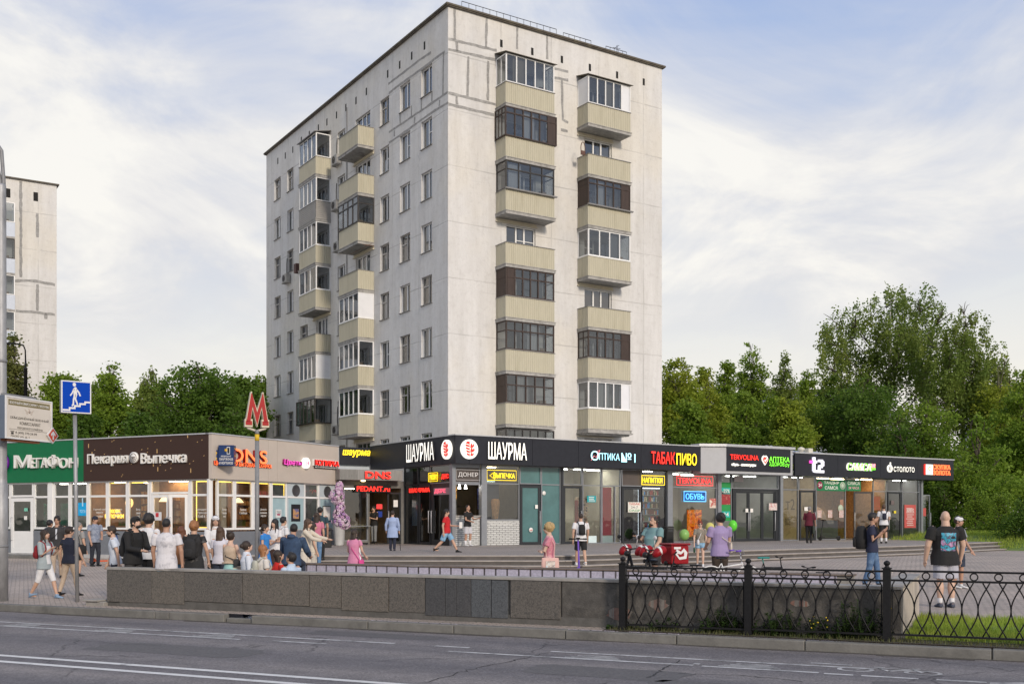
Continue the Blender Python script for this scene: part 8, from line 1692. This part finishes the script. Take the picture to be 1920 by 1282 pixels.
cl = cloth;K = cl('black',(.012,.012,.013));WH = cl('white',(.66,.66,.68),.05);NAVY_ = cl('navy',(.014,.018,.038));JEAN = cl('blue_jeans',(.10,.19,.32),.25,(.2,.3,.42));DJEAN = cl('dark_jeans',(.025,.035,.06),.2);LJEAN = cl('light_denim',(.20,.38,.56),.2,(.32,.48,.62));BEI = cl('beige',(.46,.36,.27));DKG = cl('charcoal',(.035,.034,.036));GRY = cl('grey_tee',(.27,.265,.26));WSH = C('white_shoe',(.62,.62,.62),.6);BSH = C('black_shoe',(.015,.015,.016),.5);BLSH = C('blue_shoe',(.22,.32,.45),.7);PB = cl('pale_blue',(.44,.54,.68),.06);CREM = cl('cream',(.58,.52,.43),.06)
Q1,Q2,Q3 = 'people waiting behind the granite wall','people going down the underpass stairs','people walking on the terrace'
ph = C('phone_case',(.02,.02,.022),.3)
PH = (18,4,105,18)
a = person('woman in white knee shorts and grey blue cardigan walking by the kerb',84,988,feet=1121,face=72,pose='walk',L=PH,Rr=(14,6,110,16),sex='f',hair=('long','dark'),top=('open',cl('grey_blue_cardigan',(.30,.35,.37),.08)),bottom=('capri',WH),shoes=BLSH,look=(8,-12),stride=.9)
held(a,'L','dark phone held up by the woman in white shorts','phone','phone',ph,(.08,.012,.15),(0,-.01,.03),30);backpack(a,'red backpack on the woman in white shorts',cl('dark_red',(.22,.012,.02)),.14,.19,.09,.68)
P_blouse = a
a2 = person('man in a dark printed shirt and beige trousers facing the road behind the walking woman',107,966,feet=1084,face=12,pose='walk2',stride=.35,hair=('short','black'),top=('tee',DKG),bottom=('trousers',BEI),shoes=BSH,skin=1);shoulder_bag(a2,'black strap bag on the man in the dark printed shirt',K,-1,(.2,.08,.2),.56)
person('person in a navy cap mostly hidden behind the man in the dark printed shirt',93,974,34,face=150,hair=('short','black'),top=('hoodie',NAVY_),bottom=('trousers',K),shoes=BSH,cap=NAVY_,skin=1)
a = person('balding man in a grey shirt half hidden by the underpass sign pole',148,978,33,face=140,hair=('buzz','grey'),top=('tee',GRY),bottom=('shorts',K),shoes=BSH);shoulder_bag(a,'black bag at the side of the man in the grey shirt',K,-1,(.26,.1,.3),.5,cross=False)
person('short haired woman in a navy top and beige trousers walking away by the sign pole',130,985,feet=1117,face=158,pose='walk2',stride=.6,L=(-10,14,20,0),Rr=(14,16,14,0),sex='f',hair=('short','dark'),top=('tee',NAVY_),bottom=('slim',BEI),shoes=BSH,look=(-25,0))
person('man in a dark cap and blue grey polo standing at the bakery wall',178,967,feet=1061,face=55,pose='contra',L=(12,4,45,30),Rr=(4,8,16,4),hair=('short','dark'),top=('tee',cl('blue_grey_check',(.17,.20,.27),.25,(.26,.29,.36),.5,30)),bottom=('trousers',cl('ink_trousers',(.016,.019,.03))),shoes=BSH,cap=NAVY_,fat=1.12,skin=1,look=(20,0))
a = person('bearded man in a pale shirt smoking and looking left at the wall end',216,985,24.5,face=-70,L=(-14,14,14,0),Rr=(8,8,20,0),hair=('short','dark'),beard=True,top=('tee',cl('pale_blue_white',(.55,.60,.68),.05)),bottom=('trousers',NAVY_),shoes=BSH,lean=6,group=Q1);h = a['hd']((.0,-.06,-.034));b = MB();b.M = a['M'];b.tube([h,h + Vector((0,-.07,-.02))],.005,6);o = b.build('cigarette',WHT);tag(o,'cigarette in the mouth of the bearded man','cigarette');recentre(o)
a = person('man in a black cap and black hoodie reading a leaflet',250,967,23.2,face=62,L=(24,4,62,22),Rr=(20,4,66,24),hair=('short','black'),beard=True,top=('hoodie',K),bottom=('trousers',DKG),shoes=BSH,cap=K,look=(0,-22),lean=5,fat=1.08,group=Q1);held(a,'L','white leaflet in the hands of the man in the black hoodie','leaflet','leaflet',C('paper',(.6,.58,.58)),(.22,.16,.008),(-.04,-.06,0),10);backpack(a,'black backpack on the man in the black hoodie',K,.17,.26,.10,.66)
person('dark haired man in a plain white shirt and black trousers turned away from the road',279,963,24.3,face=155,hair=('curly','black'),top=('tee',WH),bottom=('trousers',K),shoes=BSH,skin=0,group=Q1)
person('man in a grey patterned white shirt and blue jeans with his back to the road',312,971,22.4,face=182,L=(8,12,14,0),Rr=(2,14,14,0),hair=('buzz','black'),top=('tee',cl('ink_print',(.60,.59,.62),.06,(.22,.22,.25),.6,12,.1)),bottom=('trousers',cl('washed_jeans',(.14,.27,.38),.25,(.25,.38,.48))),shoes=WSH,fat=1.12,skin=1,hem=.43,group=Q1)
person('woman with long reddish hair in an orange brown top seen from behind',340,987,24.8,face=178,sex='f',hair=('long','auburn'),top=('tee',cl('orange_brown',(.40,.18,.08))),bottom=('trousers',LJEAN),shoes=WSH,group=Q1)
a = person('curly haired woman in a sleeveless black patterned dress with a black backpack',364,977,23.8,face=168,L=(4,16,16,0),Rr=(4,18,16,0),sex='f',hair=('curly','ginger'),top=('dress',cl('black_print',(.018,.018,.02),.3,(.16,.15,.15),.62,10)),bottom=('trousers',None),shoes=BSH,fat=1.22,group=Q1);backpack(a,'soft black backpack on the curly haired woman',cl('black_leather',(.02,.02,.022)),.16,.24,.08,.66)
person('woman in a white cap and loose white shirt facing the road',404,966,26.5,face=18,L=(16,6,84,26),Rr=(14,8,40,20),sex='f',hair=('long','brown'),top=('long',WH),bottom=('trousers',K),shoes=WSH,cap=WH,hem=.42,look=(0,-10),group=Q1)
person('girl with long brown hair in a white top looking away from the road',413,987,24.9,face=172,sex='f',hair=('longer','brown'),top=('tee',cl('white_lilac',(.58,.57,.64),.05)),bottom=('trousers',DJEAN),shoes=WSH,group=Q1)
a = person('woman in a beige open-backed top and mint trousers with her hair in a bun',432,995,22.8,H=1.66,face=150,L=(8,10,60,20),Rr=(10,16,70,20),sex='f',hair=('bun','dark'),top=('tank',BEI),bottom=('trousers',cl('mint',(.34,.60,.58))),shoes=WSH,skin=2,hem=.585,look=(20,-14),group=Q2);shoulder_bag(a,'small dark bag at the hip of the woman in the beige top',DKG,-1,(.2,.07,.16),.6,off=.0)
person('woman in a white shirt with a low bun going down the stairs',463,1013,22.5,H=1.66,face=112,sex='f',hair=('lowbun','dark'),top=('long',cl('white_blue_shirt',(.60,.64,.72),.05)),bottom=('trousers',DJEAN),shoes=WSH,look=(10,-20),skin=2,fat=1.1,group=Q2)
a = person('ginger haired person in a white shirt with a pale backpack on the stairs',494,1020,22.3,H=1.64,face=118,sex='f',hair=('bob','ginger'),top=('tee',cl('warm_white',(.60,.57,.53),.06)),bottom=('trousers',DJEAN),shoes=WSH,look=(0,-16),fat=1.08,group=Q2);backpack(a,'pale grey backpack with dark straps on the ginger haired person',cl('pale_pack',(.42,.42,.36),.2,(.25,.26,.22)),.14,.2,.08,.7)
person('person in a red shirt low on the underpass stairs',522,1030,22.8,H=1.66,face=120,sex='f',hair=('bob','dark'),top=('tee',cl('bright_red',(.55,.02,.015))),bottom=('trousers',K),shoes=BSH,look=(0,-20),group=Q2)
person('man in a pale blue shirt lowest on the underpass stairs',546,1034,21.8,H=1.74,face=-118,hair=('short','black'),top=('long',PB),bottom=('trousers',K),shoes=BSH,look=(0,-24),skin=1,fat=1.1,group=Q2)
person('woman in a bright blue dress looking down beside the metro pole',497,982,30,face=75,L=PH,sex='f',hair=('pony','dark'),top=('dress',cl('bright_blue',(.03,.20,.55))),bottom=('trousers',None),shoes=WSH,look=(0,-20))
a = person('woman with long black hair and a white blouse standing next to the blue dress',515,972,30.5,face=-18,L=(14,6,80,26),Rr=(14,6,78,26),sex='f',hair=('longer','black'),top=('tee',WH),bottom=('skirt',cl('dark_brown',(.05,.025,.018))),shoes=BSH,look=(-15,-6));shoulder_bag(a,'brown leather bag in front of the woman in the white blouse',cl('brown_leather',(.07,.03,.02)),-1,(.3,.1,.34),.52,cross=False)
a = person('young man in white with a dark strapped bag behind the woman in the white blouse',531,968,32,face=125,hair=('short','black'),top=('tee',WH),bottom=('trousers',NAVY_),shoes=WSH,look=(15,0));backpack(a,'white and navy backpack on the young man in white',cl('white_pack',(.5,.52,.56)),.13,.19,.07,.7)
person('man in a denim jacket sitting on the tiled parapet with his back to the road',546,978,24.2,zg=.815,face=168,pose='sit',L=(34,14,40,10),Rr=(34,14,40,10),hair=('short','black'),top=('hoodie',cl('denim_jacket',(.028,.055,.11),.25,(.05,.09,.16))),bottom=('trousers',DJEAN),shoes=BSH,lean=10,look=(25,-6),fat=1.22,skin=1)
person('woman in a cream jacket with long brown hair stretching out her arm',573,972,29.5,face=78,L=(62,4,22,0),Rr=(56,6,26,4),sex='f',hair=('longer','brown'),top=('long',CREM),bottom=('wide',cl('cream_trousers',(.56,.52,.45),.06)),shoes=WSH,lean=5,hem=.5)
person('dark haired woman in cream trousers behind the outstretched arm',587,979,31,face=100,sex='f',hair=('long','dark'),top=('tee',CREM),bottom=('wide',cl('cream_trousers',(.56,.52,.45),.06)),shoes=WSH)
person('woman in a pink top and jeans with dark hair by the terrace steps',594,960,34.7,zg=.35,face=172,sex='f',hair=('longer','dark'),top=('tee',cl('rose',(.50,.16,.24))),bottom=('trousers',JEAN),shoes=WSH)
person('man in a dark navy shirt beside the woman in the pink top',600,950,35.1,zg=.5,face=175,hair=('short','black'),top=('tee',cl('deep_teal_navy',(.02,.05,.07))),bottom=('trousers',K),shoes=BSH,skin=1)
a = person('girl in a pink dress with bobbed dark hair near the white scooter',664,992,27.3,face=160,L=(12,10,40,0),Rr=(12,10,40,0),sex='f',hair=('bob','dark'),top=('dress',cl('pink_dress',(.58,.22,.36),.08)),bottom=('trousers',None),shoes=WSH,skin=2);shoulder_bag(a,'hot pink shoulder bag on the girl in the pink dress',cl('hot_pink',(.62,.06,.25)),-1,(.26,.1,.22),.42)
a = person('elderly woman in a long pale blue shirt walking to the electronics shop with a cane',736,957,feet=1032,zg=TZ,face=174,pose='walk',stride=.25,L=(4,20,14,0),Rr=(8,12,14,0),sex='f',hair=('short','dark'),top=('robe',cl('robe_blue',(.30,.38,.58),.08)),bottom=('trousers',NAVY_),shoes=NAVY_,fat=1.25,group=Q3)
c = a['M'] @ (a['RA'][2] + a['RA'][3] * .1);b = MB();b.tube([c,(c.x + .06,c.y - .1,TZ + .01)],.012,6);o = b.build('walking_cane',BLK);tag(o,'thin black cane beside the woman in the pale blue shirt','cane');recentre(o)
person('man in a black shirt standing inside the dark doorway of the electronics shop',701,948,51.6,zg=TZ + .03,face=-30,L=(14,6,90,26),Rr=(14,6,84,26),hair=('short','black'),top=('tee',K),bottom=('trousers',cl('grey_trousers',(.2,.21,.22))),shoes=BSH)
a = person('man in a red football shirt and pale denim shorts striding along the terrace',837,949,feet=1035,zg=TZ,face=84,pose='walk',stride=1.25,L=(20,4,66,10),Rr=(-18,8,24,0),hair=('short','black'),top=('tee',cl('football_red',(.50,.015,.02),.12,(.62,.08,.04),.66,6)),bottom=('shorts',LJEAN),shoes=BSH,fat=1.1,group=Q3);held(a,'L','white paper box carried by the man in the red shirt','box','paper_box',WHT,(.1,.1,.22),(0,-.06,.04));RED_MAN = a
person('man in a black shirt and white shorts leaning on the takeaway counter',877,946,47.2,zg=TZ,face=58,pose='contra',L=(26,6,72,10),Rr=(14,8,60,10),hair=('buzz','black'),top=('tee',K),bottom=('shorts',cl('pale_grey_shorts',(.5,.5,.54))),shoes=WSH,socks=WH,skin=1,group=Q3)
a = person('blonde short haired woman in a pink patterned top with folded arms facing left',1029,980,23.4,face=-84,L=(24,6,62,78),Rr=(20,6,62,78),sex='f',hair=('curly','blonde'),top=('tee',cl('pink_print',(.56,.20,.26),.15,(.68,.46,.46),.56,16)),bottom=('skirt',cl('dusty_pink',(.55,.30,.32))),shoes=WSH,skin=2,glasses=True)
t_ = shoulder_bag(a,'pink tote bag with a picture on the shoulder of the blonde woman',cl('tote_pink',(.66,.42,.38),.06),1,(.40,.07,.42),.44,cross=False,name='tote_bag');c = a['sp'](.115 * a['H'] + .03 + .037,0,.44);b = MB();b.M = a['M'];b.box(c.x - .002,c.x + .002,c.y - .10,c.y + .10,c.z - .12,c.z + .14);b.build('bag_picture',img_mat('tote_picture',[(.45,.6,.7),(.7,.62,.55),(.25,.2,.2),(.75,.72,.68)],16),t_)
a = person('man in a white shirt and black shorts walking away with a black backpack',1089,960,34.65,zg=.35,face=190,pose='walk',stride=.7,L=(-6,12,14,0),Rr=(12,12,14,0),hair=('buzz','dark'),top=('tee',WH),bottom=('shorts',K),shoes=WSH);backpack(a,'slim black backpack on the man walking away in white',K,.13,.2,.06,.69)
a = person('big man in a teal shirt looking at his phone beside the delivery bikes',1226,968,28,face=-56,L=(16,10,26,4),Rr=(28,8,82,16),hair=('buzz','dark'),beard=True,top=('tee',cl('teal',(.16,.28,.29),.08)),bottom=('shorts',DKG),shoes=BSH,fat=1.62,look=(-8,-14),skin=0);held(a,'R','phone in the hand of the big man in teal','phone','phone',ph,(.08,.012,.15),(0,-.02,.03),20)
a = person('red haired woman in sunglasses, khaki shirt and denim shorts walking to the road',1313,976,36.6,face=-8,pose='walk',stride=.35,L=(2,8,12,2),Rr=(6,10,20,0),sex='f',hair=('short','red'),top=('tee',cl('khaki',(.22,.195,.16),.2,(.3,.27,.22))),bottom=('short_shorts',LJEAN),shoes=WSH,glasses=True,skin=2,hem=.52);shoulder_bag(a,'white belt bag on the red haired woman',WH,-1,(.22,.1,.17),.54,cross=True,off=-.1,back=-.09)
c = a['M'] @ (a['RA'][2] + a['RA'][3] * .1);b = MB();b.lathe([(.03,-.2),(.034,-.19),(.034,-.05),(.012,.0),(.012,.05)],12,c);o = b.build('bottle',C('dark_green_bottle',(.02,.06,.03),.2));tag(o,'dark bottle in the hand of the red haired woman','bottle');recentre(o)
a = person('person in a lilac shirt with dark curly hair holding the white bicycle',1350,962,26,face=196,L=(10,10,50,10),Rr=(20,12,40,6),hair=('curly','black'),top=('tee',cl('lilac',(.30,.235,.42),.07)),bottom=('trousers',cl('umber',(.05,.035,.025))),shoes=WSH,fat=1.2,hem=.45,look=(30,-6));shoulder_bag(a,'cream strap bag across the back of the person in lilac',cl('cream_leather',(.62,.55,.46)),-1,(.2,.08,.26),.56,strap=cl('cream_leather',(.62,.55,.46)),off=.02,back=.03)
a = person('old man in a maroon jacket with a bag at the phone shop door',1517,949,feet=1017.5,zg=TZ,face=150,L=(8,6,20,0),Rr=(12,8,40,6),hair=('short','grey'),top=('open',cl('maroon',(.10,.008,.022))),bottom=('trousers',K),shoes=BSH,lean=8,fat=1.1,group=Q3,hem=.46);shoulder_bag(a,'dark carrier bag hanging from the hand of the man in maroon',cl('dark_green_bag',(.03,.04,.03)),-1,(.3,.1,.4),.36,cross=False)
a = person('man in a navy shirt and jeans with a big black backpack walking right',1636,960,27,face=66,pose='walk',stride=.45,L=(10,4,128,12),Rr=(6,8,128,12),hair=('short','black'),top=('tee',cl('navy_tee',(.016,.02,.05))),bottom=('trousers',cl('mid_jeans',(.075,.14,.26),.25,(.14,.22,.34))),shoes=BSH,skin=1,look=(10,0));backpack(a,'big bulging black backpack on the man in navy',K,.19,.31,.15,.67)
a = person('man in a white shirt and black shorts at the gold shop door',1657,946,feet=1018,zg=TZ,face=172,L=(8,8,16,0),Rr=(6,10,60,20),hair=('short','brown'),top=('tee',WH),bottom=('shorts',K),shoes=BSH,socks=WH,fat=1.1,group=Q3);backpack(a,'small navy backpack on the man at the gold shop door',NAVY_,.11,.17,.06,.7)
BALD = person('bald heavy man in a black shirt with a bright picture on the back',1773,957,feet=1138,face=183,L=(2,14,20,0),Rr=(6,16,16,0),hair=('bald','grey'),top=('tee',K),bottom=('shorts',cl('grey_lilac_shorts',(.42,.42,.48),.07)),shoes=C('slate_shoe',(.06,.07,.1),.6),socks=WH,fat=1.62,skin=2,hem=.44,look=(-18,0))
c = BALD['LA'][2];b = MB();b.M = BALD['M'];b.tube([c - BALD['LA'][3] * .03,c - BALD['LA'][3] * .005],.036,12);b.build('wrist_band',BLK,BALD['root'])
a = person('man in a white cap and grey shirt mostly hidden behind the bald man',1797,967,26.5,face=40,L=(10,10,30,10),hair=('short','dark'),top=('tee',cl('steel_grey',(.22,.24,.26))),bottom=('shorts',DJEAN),shoes=WSH,cap=WH,skin=1,look=(10,0));shoulder_bag(a,'bright blue bag on the man in the white cap',cl('azure',(.03,.25,.62)),1,(.16,.08,.28),.6)
finish_people()
printed(a2,C('white_print',(.55,.57,.62)),.045,.30,.71,True);printed(RED_MAN,WHT,.07,.12,.76)
printed(BALD,img_mat('back_picture',[(.02,.02,.03),(.05,.38,.55),(.03,.05,.08),(.5,.25,.45),(.1,.5,.65)],9),.30,.36,.68);printed(P_blouse,WH,.13,.42,.64,True,'blouse_front')
